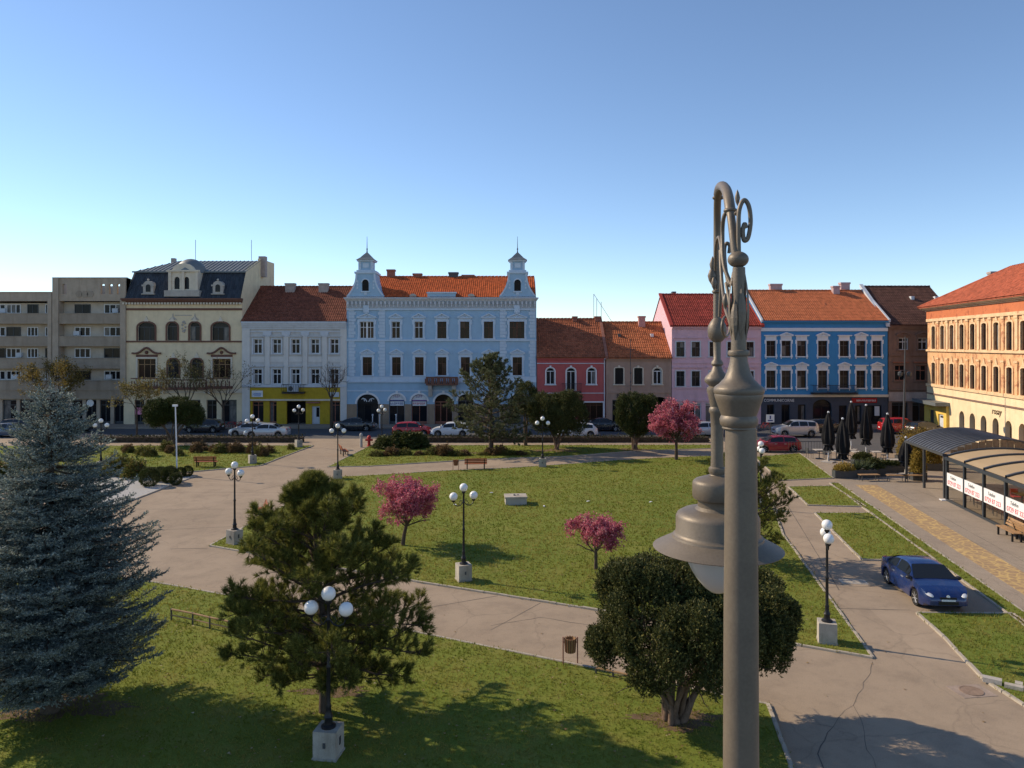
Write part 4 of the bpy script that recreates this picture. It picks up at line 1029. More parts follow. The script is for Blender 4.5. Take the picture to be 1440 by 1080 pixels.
for x0 in (-.12, w_ - .1):
    k = MB(); x1 = x0 + .22; k.v = [(x0, -.5, Z(296) - .15), (x1, -.5, Z(296) - .15), (x1, 6.0, zr), (x0, 6.0, zr), (x0, -.5, Z(296) + .14), (x1, -.5, Z(296) + .14), (x1, 6.0, zr + .22), (x0, 6.0, zr + .22)]
    k.f = [(0, 3, 2, 1), (4, 5, 6, 7), (0, 1, 5, 4), (1, 2, 6, 5), (2, 3, 7, 6), (3, 0, 4, 7)]; k.m = [0] * 6; k.build('verge', MT['offwhite'], o)
for a, ww, zt, d in ((209, 1.45, 80, 6.5), (560, .8, 92, 5.5), (612, 1.1, 72, 6.5)): chimney(o, b.xd(a, d), ww, d, zr - 1.0, b.ridge(zt, d), mat('pale_chimney', (.46, .34, .34), .9, stain=.3))
boxpart(o, 'skylight', MT['brick'], (b.xd(495, 3), b.xd(503, 3), 2.8, 3.1, zr - 2.4, zr - 1.75))

# ---- brown house
BN = mat('brown_render', lin(128, 104, 92), .9, .15, 1.3, .25, stain=.6)
T7 = tile_mat('tiles_dark_brown', (.12, .06, .045), (.25, .3), .5)
b = ZB('brown_house', 'shabby brown house with a dark mossy roof beside the vivid blue one', 1040, 380, .2407, 870); o = b.o; X, Z = b.X, b.Z; w_ = X(1290)
s10 = dict(frame=MT['offwhite'], glass=MT['glass'], nx=2, transom=.66, sur=(.16, BN), hood=('ped', BN), gap=.12, ph=.4, sill=BN, fb=.08); s10b = dict(s10); s10b.update(frame=MT['brick'], hood=('flat', MT['brick']))
WU = [(957, 1.15), (1070, 1.1), (1180, 1.1)]; WL = [(937, 1.25), (1060, 1.25), (1180, 1.25)]
ops = [(X(c) - d / 2, X(c) + d / 2, Z(465), Z(395), 0) for c, d in WU] + [(X(c) - d / 2, X(c) + d / 2, Z(645), Z(555), 0) for c, d in WL]; gops = [(X(a), X(c), .06, Z(772), 0) for a, c in ((890, 985), (1010, 1100), (1130, 1250))]
zr = b.ridge(97, 6.5); k = MB(); facade(k, 0, w_, 0, Z(320), ops + gops); shell(k, 0, w_, 0, Z(320), 13, 6.5, zr); k.build('wall', BN, o)
for c, d in WU: window(o, X(c), Z(465), d, Z(395) - Z(465), s10)
for c, d in WL: window(o, X(c), Z(645), d, Z(555) - Z(645), s10b)
for a, c, _, z, _r in gops: shopfill(o, a, c, z, m=MT['bglass'])
boxpart(o, 'band', BN, (0, w_, -.14, .02, Z(500), Z(490)), (0, w_, -.16, .02, Z(700), Z(690))); boxpart(o, 'band', MT['chim'], (0, w_, -.1, .02, Z(765), Z(712))); cornice(o, 0, w_, Z(345), Z(320), .4, BN, 3)
roof(o, -.05, w_, -.45, Z(320), 6.5, zr, T7, 13.2)
k = MB(); x0 = -.45; x1 = .0; k.v = [(x0, -.4, Z(320) - .2), (x1, -.4, Z(320) - .2), (x1, 6.5, zr), (x0, 6.5, zr), (x0, -.4, Z(320) + .2), (x1, -.4, Z(320) + .2), (x1, 6.5, zr + .35), (x0, 6.5, zr + .35)]
k.f = [(0, 3, 2, 1), (4, 5, 6, 7), (0, 1, 5, 4), (1, 2, 6, 5), (2, 3, 7, 6), (3, 0, 4, 7)]; k.m = [0] * 6; k.build('fire_wall', MT['offwhite'], o)
for q in (1010, 1150): boxpart(o, 'skylight', MT['offwhite'], (b.xd(q, 4) - .2, b.xd(q, 4) + .2, 3.9, 4.4, zr - 2, zr - 1.35))

# ================================================================ ORANGE BUILDING ON THE RIGHT
OW = mat('peeling_ochre', lin(216, 172, 128), .9, .24, .8, .3, stain=.6, peel=lin(168, 112, 84), peel_at=.52, peel_scale=.9); OC = mat('cream_ground_floor', lin(230, 208, 170), .9, .10, 1, .2, stain=.4)
OB = mat('orange_band', lin(196, 118, 80), .9, .14, 1, .2, stain=.4, peel=lin(160, 92, 66), peel_at=.54); OT = mat('ochre_trim', lin(222, 190, 150), .9, .12, 1, .2, stain=.4, peel=lin(180, 130, 98), peel_at=.56, peel_scale=1.4)
YS = mat('yellow_kiosk', lin(226, 190, 96), .8, .06)
T8 = tile_mat('tiles_brick_red', (.40, .11, .06), (.25, .3), .35)
RX, RY = 47.2, 85.6; RZ = math.atan2(-.986, -.167)
o = empty('ochre_building', (RX, RY, 0), RZ, 'long peeling orange and cream building with arched ground floor openings', 'building')
w_ = 62.0; SZ = RY / F
def Z(zy): return H - (360 + zy * .2778 - HZ) * SZ
def XL(zx):   # photo column -> metres along this facade
    r = (1240 + zx * .2778 - 720) / F
    return (RX - r * RY) / (.167 - r * .986) if abs(.167 - r * .986) > 1e-6 else 0
def ZL(zx, zy): return H - (360 + zy * .2778 - HZ) * (RY - .986 * XL(zx)) / F
c1 = [XL(q) for q in (265, 312, 362, 416, 472, 530, 587, 650)]; pitch = (c1[-1] - c1[0]) / 7
c1 = [c1[0] + pitch * i for i in range(int((w_ - 3) / pitch))]
a1_ = [XL(q) for q in (408, 463, 522, 580, 645)]; ap = (a1_[-1] - a1_[0]) / 4; arcx = [a1_[0] + ap * i for i in range(int((w_ - 8) / ap))]
su = dict(frame=MT['bglass'], glass=MT['glass'], nx=2, transom=.68, rise=.16, sur=(.2, OT), hood=('crest', OT), sill=OT, fb=.07, surout=.1); su['frame'] = BRW
zu = (Z(470), Z(357)); zl = (Z(642), Z(537))
ops = [(c - .5, c + .5, zz[0], zz[1], .16) for c in c1 for zz in (zu, zl)]; gops = [(c - .62, c + .62, .06, ZL(408, 785), .62) for c in arcx]
k = MB(); facade(k, 0, w_, Z(652), Z(278), ops, rev=.3); shell(k, 0, w_, 0, Z(278), 14); k.build('wall', OW, o)
k = MB(); facade(k, 0, w_, 0, Z(652), gops, -.06, .5); k.box(-.06, 0, -.06, 14, 0, Z(652)); k.build('ground_wall', OC, o)
for c in c1:
    for zz in (zu, zl): window(o, c, zz[0], 1.0, zz[1] - zz[0], su)
for a, c, _, z, r in gops: shopfill(o, a, c, z, rise=r, y=.36, frame=BRW, m=MT['bglass'])
for i, c in enumerate(c1[:-1]):
    x = c + pitch / 2; boxpart(o, 'pilaster', OT if i % 3 else OW, (x - .24, x + .24, -.1, .02, Z(470), Z(345))); boxpart(o, 'pilaster', OW, (x - .24, x + .24, -.1, .02, Z(645), Z(520)))
    boxpart(o, 'capital', OT, (x - .32, x + .32, -.16, .02, Z(345) + .002, Z(335)), (x - .32, x + .32, -.16, .02, Z(520) + .002, Z(512)))
boxpart(o, 'band', OT, (-.05, w_, -.18, .02, Z(482), Z(472)), (-.05, w_, -.2, .02, Z(656), Z(644)), (-.05, w_, -.16, .02, Z(334) + .003, Z(320))); boxpart(o, 'ledge', BN, (-.08, w_, -.16, -.05, ZL(340, 714), ZL(340, 707)))
boxpart(o, 'frieze', OB, (-.04, w_, -.12, .02, Z(320) + .003, Z(281)))
k = MB()
for i in range(3): k.box(-.2 * (i + 1), w_, -.22 * (i + 1), .05, Z(281) + i * .14 + .003, Z(281) + (i + 1) * .14)
k.build('cornice', OT, o)
ze = Z(281) + .44; zr = ze + 3.9
rr = roof(o, -.75, w_, -.75, ze, 6.0, zr, T8, 14.6, rx0=6.0, rx1=w_)
me = bpy.data.meshes.new('roof_hip'); V, f = tiles(-.75, 14.6, -.75, ze, 6.0, zr, .25, .36, 6.75, 7.0); me.from_pydata([(y_, x_, z_) for x_, y_, z_ in V], [], [q[::-1] for q in f]); me.materials.append(T8); ob('roof_hip', me, rr)
k = MB(); k.tube([(-.8, -.8, ze + .05), (6, 6, zr + .05)], .13, 8); k.build('hip_tile_row', T8, rr)
for x, y_, hh in ((3.0, 5.5, 1.9), (12.6, 5.0, 1.3), (30, 5.5, 1.5)): chimney(o, x, .9, y_, zr - 3, zr + hh - 1.2 + (0 if x > 5 else -.9), MT['chim'])
text('rosay', .85, mat('sign_brown', (.09, .05, .03), .6), o, (arcx[3] - .7, -.085, ZL(605, 806)), shear=.25)
# kiosk front on the corner
x0, x1 = -.02, XL(345); k = MB(); facade(k, x0, x1, 0, Z(735), [(XL(258), XL(281), .06, Z(770), 0), (XL(303), XL(330), .06, Z(782), 0)], -.35, .2); k.box(x0, x1, -.345, -.06, Z(735) - .02, Z(735)); k.face([(x0, -.35, 0), (x0, -.35, Z(735)), (x0, -.06, Z(735)), (x0, -.06, 0)]); k.face([(x1, -.35, 0), (x1, -.06, 0), (x1, -.06, Z(735)), (x1, -.35, Z(735))]); k.build('corner_shop', YS, o)
boxpart(o, 'door', MT['dgrey'], (XL(258), XL(281), -.2, -.15, .06, Z(770))); d = boxpart(o, 'door', MT['offwhite'], (XL(303), XL(330), -.2, -.15, .06, Z(782))); boxpart(d, 'pane', MT['glass'], (XL(308), XL(326), -.22, -.2, 1.6, Z(790)))
k = MB(); k.prism([(x0 - .5, Z(738)), (x1 + .2, Z(738)), (x1 + .2, Z(722)), (x0 - .5, Z(722))], -1.5, -.04); k.build('canopy', MT['lead'], o)
# ================================================================ VEGETATION
def nrm(a): return a / (np.linalg.norm(a, axis=-1, keepdims=True) + 1e-9)
def perp(d):
    ref = np.where(np.abs(d[:, 2:3]) < .9, np.array([[0, 0, 1.]]), np.array([[1., 0, 0]]))
    u = nrm(np.cross(d, ref)); return u, np.cross(d, u)
def needles(rg, pos, dr, L, n, nl, wd, spread=(.7, 1.1), t0=.0, flat=0.0):
    """n needles round each shoot (pos, dr, length L) -> loose triangles"""
    N = len(pos); dr = nrm(dr); u, v = perp(dr)
    pos = np.repeat(pos, n, 0); d = np.repeat(dr, n, 0); u = np.repeat(u, n, 0); v = np.repeat(v, n, 0)
    Ls = np.repeat(L if hasattr(L, '__len__') else np.full(N, L), n)
    a = rg.uniform(0, 2 * np.pi, N * n); t = rg.uniform(t0, 1, N * n); s = rg.uniform(*spread, N * n)
    rad = u * np.cos(a)[:, None] + v * np.sin(a)[:, None]
    base = pos + d * (t * Ls)[:, None]
    nd = nrm(d * np.cos(s)[:, None] + rad * np.sin(s)[:, None]); ln = nl * rg.uniform(.7, 1.15, N * n)
    side = nrm(np.cross(nd, rg.normal(size=(N * n, 3)))) * (wd * rg.uniform(.7, 1.2, N * n))[:, None]
    return np.stack([base - side, base + side, base + nd * ln[:, None]], 1)
def leaves(rg, pos, size, asp=.55, up=.3, out=None):
    """one diamond-ish leaf (two triangles) per point"""
    N = len(pos); d = rg.normal(size=(N, 3)); d[:, 2] += up
    if out is not None: d += out
    d = nrm(d); u, _ = perp(d); th = rg.uniform(0, 6.28, N); _, v = perp(d)
    sd = u * np.cos(th)[:, None] + v * np.sin(th)[:, None]; L = size * rg.uniform(.6, 1.3, N)
    tip = pos + d * L[:, None]; m1 = pos + d * (L * .5)[:, None]; s_ = sd * (L * asp * .5)[:, None]
    cu = np.cross(d, sd) * (L * .12)[:, None]
    return np.concatenate([np.stack([pos, m1 - s_ + cu, tip], 1), np.stack([pos, tip, m1 + s_ + cu], 1)])
def interp(x, xs, ys): return float(np.interp(x, xs, ys))

def limb(mb, rg, p, d, L, r, n=5, bend=.18, up=.0, taper=.35, seg=6):
    pts = [Vector(p)]; d = Vector(d).normalized(); rad = [r]
    for i in range(n):
        d = (d + Vector(rg.normal(0, bend, 3)) + Vector((0, 0, up))).normalized(); pts.append(pts[-1] + d * (L / n)); rad.append(r * (1 - (1 - taper) * (i + 1) / n))
    mb.tube(pts, rad, seg); return pts, d, rad[-1]

def bend_trunk(mb, x, y, h_, r, seg=10, wob=.05, rt=.3, rg=None, n=8):
    rg = rg or np.random.default_rng(1); pts = [(0, 0, -.1)]; rad = [r * 1.35]; px = py = 0
    for i in range(n):
        t = (i + .6) / n; px += rg.normal(0, wob); py += rg.normal(0, wob); pts.append((px * (1 - t * .6), py * (1 - t * .6), h_ * t)); rad.append(r * (1 - (1 - rt) * t))
    mb.tube(pts, rad, seg); return pts

def thing_tree(name, label, loc, cat='tree', group=None, rz=0): return empty(name, (loc[0], loc[1], 0.03), rz, label, cat, group)

# ---- blue spruce
SPR = foliage('spruce_needles', (.050, .072, .075), (.26, .32, .295), .2, .9, tip=(.58, .62, .50))
def spruce(loc, label):
    rg = np.random.default_rng(11); t = thing_tree('spruce_tree', label, loc)
    m_ = MB(); m_.tube([(0, 0, -.1), (.02, 0, 1), (0, .03, 4), (0, 0, 8.2)], [.27, .2, .12, .015], 10); m_.build('trunk', MT['bark'], t, smooth=60)
    zs, rs = [.7, 1.0, 1.5, 2.8, 4.4, 5.5, 6.45, 7.3, 8.0, 8.4], [1.6, 2.1, 2.5, 2.7, 2.45, 1.85, 1.35, .85, .4, .05]
    br = MB(); P, D, LL = [], [], []; z = .75
    while z < 8.25:
        rr = interp(z, zs, rs); nb = int(7 + rr * 2.6)
        a0 = rg.uniform(0, 6.28)
        for i in range(nb):
            a = a0 + 6.283 * i / nb + rg.normal(0, .18); L = rr * (rg.uniform(.86, 1.06) if rg.random() < .8 else rg.uniform(.55, .85)); zz = z + rg.normal(0, .08)
            dr = np.array([math.cos(a), math.sin(a), 0]); sd = np.array([-math.sin(a), math.cos(a), 0])
            droop = rg.uniform(.06, .18) * L; lift = rg.uniform(.02, .2) * L
            up0 = .25 * L if z > 6.4 else 0
            f_ = lambda s: np.array([0, 0, zz]) + dr * (L * s) + np.array([0, 0, -droop * math.sin(math.pi * min(1, s * .75)) + lift * s ** 3 + up0 * s])
            br.tube([f_(s) for s in (0, .4, .75, .98)], [.028 * (L / 3 + .3), .02, .012, .005], 4)
            n = max(4, int(L / .075))
            for s in np.linspace(.18, 1.0, n):
                c = f_(s); tw = (.2 + .6 * (1 - s) * min(1, L / 2)) * rg.uniform(.45, 1.3)
                fw = nrm((f_(min(1, s + .03)) - f_(s - .03)))
                if s > .9: P.append(c); D.append(fw + rg.normal(0, .15, 3)); LL.append(.13)
                for sg in (-1, 1):
                    td = nrm(fw * rg.uniform(.45, .8) + sd * sg + np.array([0, 0, rg.normal(-.06, .14)]))
                    k = max(1, int(tw / .15))
                    for j in range(k):
                        q = c + td * (tw * (j + .2) / k) + np.array([0, 0, -.10 * tw * (j / k) ** 2])
                        P.append(q); D.append(td + rg.normal(0, .22, 3) + np.array([0, 0, .18])); LL.append(.16)
                        if rg.random() < .6: P.append(q); D.append(td * .6 + fw * .7 + rg.normal(0, .3, 3) + np.array([0, 0, .25])); LL.append(.13)
        z += .15 + .02 * rr
    for q in range(14): P.append(np.array([0, 0, 8.0 + q * .035])); D.append(np.array([rg.normal(0, .4), rg.normal(0, .4), .8])); LL.append(.12)
    P, D, LL = np.array(P), np.array(D), np.array(LL)
    br.build('branch_set', MT['bark'], t)
    T = needles(rg, P, D, LL, 11, .046, .0145, (.5, .95)); ob('crown', tri_mesh('crown', T, SPR), t); return t
sp = spruce(G(72, 1002), 'tall blue-grey spruce with dense layered branches on the near lawn')

# ---- pines
PIN = foliage('pine_needles', (.045, .058, .011), (.19, .20, .04), .35, .8, tip=(.42, .38, .09))
PIN2 = foliage('pine_needles_grey', (.045, .055, .03), (.16, .175, .08), .25, .8, tip=(.28, .27, .13))
def pine(loc, label, hgt, zs, rs, seed, mt, dens=1.0, nl=.13, nn=34, lean=(0, 0), tr=.13, nw=.009, group=None):
    rg = np.random.default_rng(seed); t = thing_tree('pine_tree', label, loc, group=group)
    m_ = MB(); cx = lambda z: lean[0] * z / hgt + .06 * math.sin(z * .9); cy = lambda z: lean[1] * z / hgt
    m_.tube([(cx(z), cy(z), z) for z in np.linspace(-.1, hgt * .98, 12)], list(np.linspace(tr, .012, 12)), 9); m_.build('trunk', MT['bark'], t, smooth=60)
    br = MB(); P, D = [], []; z = zs[0]
    while z < hgt - .12:
        rr = interp(z, zs, rs); nb = int(rg.integers(5, 8)); a0 = rg.uniform(0, 6.28)
        for i in range(nb):
            a = a0 + 6.283 * i / nb + rg.normal(0, .25); L = rr * rg.uniform(.7, 1.12)
            el = interp(z / hgt, [0, .35, .7, 1], [-.05, .15, .5, .95]) + rg.normal(0, .1)
            d = Vector((math.cos(a) * math.cos(el), math.sin(a) * math.cos(el), math.sin(el)))
            pts, de, _ = limb(br, rg, (cx(z), cy(z), z), d, L, .012 + .012 * L, 6, .07, .035, .3, 5)
            for j in range(1, 7):
                if j < 2 and L > .8: continue
                p = pts[j]; dv = (pts[j] - pts[j - 1]).normalized()
                for s_ in range(int(max(1, (2.6 if j < 6 else 3.6) * dens * (.6 + L * .35)))):
                    d2 = (dv * rg.uniform(.35, .9) + Vector(rg.normal(0, .55, 3)) + Vector((0, 0, .25))).normalized(); l2 = L * rg.uniform(.10, .26) * (1.15 - j / 9) + .08
                    pt2, de2, _ = limb(br, rg, p, d2, l2, .009, 3, .12, .10, .5, 4)
                    for q in (2, 3):
                        P.append(pt2[q]); D.append((de2 + Vector((0, 0, .45)) + Vector(rg.normal(0, .15, 3)))[:])
                    if rg.random() < .5 * dens:
                        d3 = (d2 + Vector(rg.normal(0, .6, 3)) + Vector((0, 0, .2))).normalized(); pt3, de3, _ = limb(br, rg, pt2[1], d3, l2 * .7, .007, 2, .1, .1, .6, 4)
                        P.append(pt3[2]); D.append((de3 + Vector((0, 0, .4)))[:])
                if j == 6: P.append(p); D.append((de + Vector((0, 0, .5)))[:])
        z += (.25 + .03 * rr) * (1 if hgt < 7 else 1.3)
    for q in range(5): P.append((cx(hgt), cy(hgt), hgt - .05 - q * .09)); D.append((rg.normal(0, .5), rg.normal(0, .5), 1))
    P = np.array([p[:] for p in P]); D = np.array(D)
    br.build('branch_set', MT['bark'], t)
    T = needles(rg, P - nrm(D) * .06, D, .13, nn, nl, nw, (.3, 1.15)); ob('crown', tri_mesh('crown', T, mt), t); return t
pine(G(456, 1003), 'broad green pine standing behind the three-globe lamp on the near lawn', 6.0, [.95, 1.3, 2.0, 2.8, 3.6, 4.45, 5.3, 5.8, 6.05], [1.5, 2.25, 2.6, 2.45, 2.05, 1.4, .6, .22, .05], 5, PIN, 1.5, nn=44, nw=.0075, nl=.16, lean=(-.25, 0), tr=.15)
pine(G(1046, 790), 'small pine half hidden behind the tall bronze lamp column', 3.9, [.7, 1.2, 2.0, 2.8, 3.5, 3.9], [1.2, 2.0, 2.3, 1.9, 1.0, .2], 8, PIN, 1.0, tr=.11)
pine(G(690, 637), 'tall grey-green pine in front of the pale blue house', 8.3, [1.1, 1.8, 3.0, 4.2, 5.5, 6.8, 7.8, 8.3], [2.6, 3.5, 3.7, 3.4, 2.6, 1.7, .8, .2], 9, PIN2, .75, nl=.24, nn=16, tr=.24, nw=.026)

# ---- yews: many stems, dense lobed crown
YEW = foliage('yew_leaves', (.022, .032, .010), (.10, .11, .030), .2, 1.0, tip=(.24, .21, .06))
YEW2 = foliage('yew_leaves_light', (.018, .03, .008), (.075, .09, .02), .15, 1.0, tip=(.14, .14, .04))
def yew(loc, label, lobes, n, seed, mt, size=.085, stems=9, zc=1.0, group=None, name='yew_tree', nper=9, bot=None):
    """lobes: (x,y,z,rx,ry,rz)"""
    rg = np.random.default_rng(seed); t = thing_tree(name, label, loc, group=group); Lb = np.array(lobes, float); m_ = MB()
    for i in range(stems):
        l = Lb[i % len(Lb)]; e = Vector((l[0] + rg.normal(0, .2 * l[3]), l[1] + rg.normal(0, .2 * l[4]), l[2] - .1 * l[5])); b0 = Vector((rg.normal(0, .12), rg.normal(0, .1), -.05))
        md = Vector((e.x * .35, e.y * .35, e.z * .5)) + Vector(rg.normal(0, .1, 3)); c = [b0, b0.lerp(md, .45) + Vector((0, 0, .1)), md, md.lerp(e, .5), e]
        r = rg.uniform(.05, .085); m_.tube(c, [r * 1.3, r, r * .8, r * .5, r * .2], 7)
        for q in range(5):
            limb(m_, rg, md.lerp(e, rg.uniform(0, .8)), (e - md).normalized() + Vector(rg.normal(0, .6, 3)), (e - md).length * .8, r * .35, 4, .15, .02, .3, 4)
    m_.ball((0, 0, .0), .17, 10, 6, sz=.9); m_.build('trunk', MT['barkred'], t, smooth=70)
    wgt = (Lb[:, 3] * Lb[:, 5]); wgt /= wgt.sum(); mr = Lb[:, 3].mean(); nc = 260
    def keepout(pos, idx, zo):
        kp = np.ones(len(pos), bool)
        for k in range(len(Lb)):
            q = (pos - Lb[k, :3]) / Lb[k, 3:6]; kp &= ~((np.linalg.norm(q, axis=1) < .78) & (idx != k))
        rho = np.hypot(pos[:, 0], pos[:, 1]); return kp & (pos[:, 2] > zc + (bot or .32) * rho + rg.normal(0, .12, len(pos)) - zo)
    ci = rg.choice(len(Lb), nc, p=wgt); cd = nrm(rg.normal(size=(nc, 3))); cc = Lb[ci, :3] + cd * Lb[ci, 3:6] * rg.uniform(.74, .9, (nc, 1)); kc = keepout(cc, ci, .1); cc, cd = cc[kc], cd[kc]
    cr_ = rg.uniform(.17, .36, len(cc)) * mr                       # sprays gathered in clumps
    w2 = cr_ ** 2 / (cr_ ** 2).sum(); ii = rg.choice(len(cc), int(n * .72), p=w2); dd = nrm(rg.normal(size=(len(ii), 3)) + cd[ii] * .7 + np.array([0, 0, .35]))
    p1_ = cc[ii] + dd * cr_[ii][:, None] * rg.uniform(.55, 1.05, (len(ii), 1)) * np.array([1, 1, 1.25])
    n2 = n - len(ii); idx = rg.choice(len(Lb), n2, p=wgt); d2 = nrm(rg.normal(size=(n2, 3))); p2_ = Lb[idx, :3] + d2 * Lb[idx, 3:6] * rg.uniform(.45, .9, (n2, 1)); k2 = keepout(p2_, idx, .2)
    pos = np.concatenate([p1_, p2_[k2]]); d = np.concatenate([dd, d2[k2]])
    dr = d * .6 + np.array([0, 0, .7]) + rg.normal(0, .25, d.shape)
    T = needles(rg, pos, dr, size * 1.5, nper, size * .62, size * .17, (.5, 1.1)); ob('crown', tri_mesh('crown', T, mt), t); return t
near_l = [(-1.0, .3, 3.0, 1.3, 1.5, 1.4), (-.1, .7, 3.5, 1.35, 1.5, 1.15), (.55, -.9, 2.55, 1.45, 1.25, 1.15), (1.85, .2, 2.9, 1.3, 1.5, 1.35), (.7, .8, 3.4, 1.3, 1.4, 1.2), (-.6, -.8, 2.4, 1.25, 1.1, 1.1), (2.2, .5, 2.3, 1.0, 1.2, 1.0), (-1.35, .3, 2.4, .9, 1.1, .95)]
near_l = [(a * .92 + .08, b_ * .92, c - .36, d * .87, e * .87, f * .9) for a, b_, c, d, e, f in near_l]   # LOWERED
yew(G(948, 1018), 'wide dark yew with many stems beneath the hanging lantern', near_l, 44000, 21, YEW, .10, 13, 1.2, name='yew_tree', nper=8)
yew(G(242, 627), 'rounded yew with an orange-lit crown before the cream mansard house', [(-1.35, 0, 2.9, 1.15, 1.1, 1.2), (1.1, .2, 3.0, 1.35, 1.2, 1.15), (0, .5, 3.3, 1.1, 1.1, .9), (1.8, 0, 2.7, .95, 1, 1.0)], 14000, 22, YEW2, .16, 10, 1.2, nper=7, bot=.25)
yew(G(783, 633), 'dark round-topped yew before the red house', [(-1.0, 0, 3.3, 1.6, 1.6, 1.5), (.9, 0, 3.4, 1.6, 1.6, 1.5), (0, -.4, 2.9, 1.7, 1.3, 1.3), (1.5, .2, 2.7, 1.1, 1.2, 1.1)], 16000, 23, YEW, .16, 9, 1.4, nper=7, bot=.2)
yew(G(893, 633), 'slim upright yew before the beige-brown house', [(-.5, 0, 3.3, 1.25, 1.3, 1.6), (.6, 0, 3.2, 1.35, 1.3, 1.5), (0, 0, 2.4, 1.2, 1.1, 1.2), (1.3, .2, 3.4, .9, 1, 1.2)], 13000, 24, YEW2, .16, 8, 1.1, nper=7, bot=.35)
yew(G(740, 627), 'small dark yew with a thin trunk behind the tall grey-green pine', [(0, 0, 4.6, 1.0, 1, 1.2), (-.2, 0, 3.7, .9, .9, .9)], 4000, 25, YEW, .16, 3, 2.4, nper=7)

# ---- pink blossom trees
PNK = foliage('pink_blossom', (.30, .035, .085), (.68, .20, .26), .4, 1.5, tip=(.75, .45, .42))
def blossom(loc, label, hgt, cr, trunk, seed, n1=9, bl=1.0, lean=(0, 0), bs=.075):
    rg = np.random.default_rng(seed); t = thing_tree('blossom_tree', label, loc); m_ = MB(); top = Vector((lean[0], lean[1], trunk))
    m_.tube([(0, 0, -.1), (lean[0] * .4, lean[1] * .4, trunk * .5), top], [.13 * hgt / 4, .10 * hgt / 4, .09 * hgt / 4], 8); P = []
    cz = (trunk + hgt) / 2; rzv = (hgt - trunk) / 2 * 1.05
    def okp(p): return ((p.x - lean[0]) ** 2 + (p.y - lean[1]) ** 2) / cr ** 2 + (p.z - cz) ** 2 / rzv ** 2 < rg.uniform(.9, 1.25)
    def rec(p, d, L, r, lev):
        pts, de, re = limb(m_, rg, p, d, L, r, 4, .16, .04, .55, 5 if lev < 2 else 4)
        if lev >= 2:
            for q in pts[1:]:
                if okp(q): P.append(q)
        if lev < 3:
            for i in range(int(rg.integers(3, 5))):
                k = int(rg.integers(2, 5)); nd = (de + Vector(rg.normal(0, .75, 3)) + Vector((0, 0, .05))).normalized(); q = pts[k]
                if okp(q + nd * L * .4): rec(q, nd, L * rg.uniform(.5, .75), max(.006, r * .45), lev + 1)
    for i in range(n1):
        a = 6.283 * i / n1 + rg.normal(0, .2); el = rg.uniform(.25, 1.2); rec(top - Vector((0, 0, rg.uniform(0, .2))), Vector((math.cos(a) * math.cos(el), math.sin(a) * math.cos(el), math.sin(el))), cr * rg.uniform(.5, .7), .045 * hgt / 4, 0)
    m_.build('trunk', MT['bark'], t); P = np.array([p[:] for p in P])
    k = max(1, int(bl * 9000 / len(P))); Q = np.repeat(P, k, 0) + rg.normal(0, .075 * cr / 2, (len(P) * k, 3))
    ob('crown', tri_mesh('crown', leaves(rg, Q, bs, .8, .2), PNK), t); return t
blossom(G(566, 768), 'pink blossom tree with a leaning trunk on the central lawn', 3.4, 1.95, 1.05, 31, 13, 1.9, lean=(.2, .0), bs=.09)
blossom(G(838, 802), 'smallest pink blossom tree behind the wide dark yew', 2.8, 1.5, .85, 32, 11, 1.1, bs=.085)
blossom(G(951, 647), 'rounded pink blossom tree with a straight trunk by the far path', 4.9, 2.6, 1.75, 33, 15, 2.2, bs=.13)

# ---- sparse street trees
BUD = foliage('young_leaves_yellow', (.12, .085, .02), (.27, .20, .05), .35, 1.0); BUD2 = foliage('young_leaves_olive', (.10, .085, .025), (.23, .19, .06), .35, 1.0)
def street_tree(loc, label, hgt, trunk, spread, seed, mt, nl, ls=.16, r0=.13, upr=.06):
    rg = np.random.default_rng(seed); t = thing_tree('street_tree', label, loc); m_ = MB(); P = []
    def rec(p, d, L, r, lev):
        pts, de, re = limb(m_, rg, p, d, L, r, 5, .10, upr, .5, 6 if lev < 1 else 4)
        if lev >= 2: P.extend(pts[2:])
        if lev < 4:
            for i in range(3 if lev < 2 else 2):
                nd = (de + Vector(rg.normal(0, .5, 3)) * spread).normalized(); rec(pts[int(rg.integers(3, 6))], nd, L * rg.uniform(.58, .82), max(.012, r * .55), lev + 1)
    m_.tube([(0, 0, -.1), (.05, 0, trunk * .5), (0, 0, trunk)], [r0 * 1.3, r0, r0 * .85], 8)
    for i in range(5): a = i / 5 * 6.283 + rg.normal(0, .3); rec((0, 0, trunk - rg.uniform(0, .4)), Vector((math.cos(a) * spread * .8, math.sin(a) * spread * .8, 1)), (hgt - trunk) * .36, r0 * .5, 0)
    m_.build('trunk', MT['bark'], t); P = np.array([p[:] for p in P])
    if nl: ob('crown', tri_mesh('crown', leaves(rg, P[rg.integers(0, len(P), nl)] + rg.normal(0, .16, (nl, 3)), ls, .7, .1), mt), t)
    return t
street_tree(G(72, 604), 'bushy ochre-leaved street tree in front of the apartment blocks', 9.3, 2.4, 1.15, 41, BUD, 5200, .17)
street_tree(G(192, 621), 'thin young tree with sparse yellow leaves by the hedge', 7.0, 3.2, .9, 42, BUD2, 1500, .17, .08)
street_tree(G(262, 604), 'airy olive-leaved tree before the middle of the cream mansard house', 8.8, 2.6, .75, 43, BUD2, 1900, .17)
street_tree(G(314, 604), 'nearly bare tree before the right side of the cream mansard house', 8.6, 2.6, .8, 44, BUD2, 500, .16)
street_tree(G(466, 604), 'bare dark tree in front of the yellow shopfront', 8.2, 3.6, .85, 45, BUD2, 0, .16, .16)
street_tree(G(1290, 640), 'dry yellowish bush-like tree on the terrace by the curved grey roof', 3.0, .5, 1.1, 46, BUD, 1300, .17, .05)

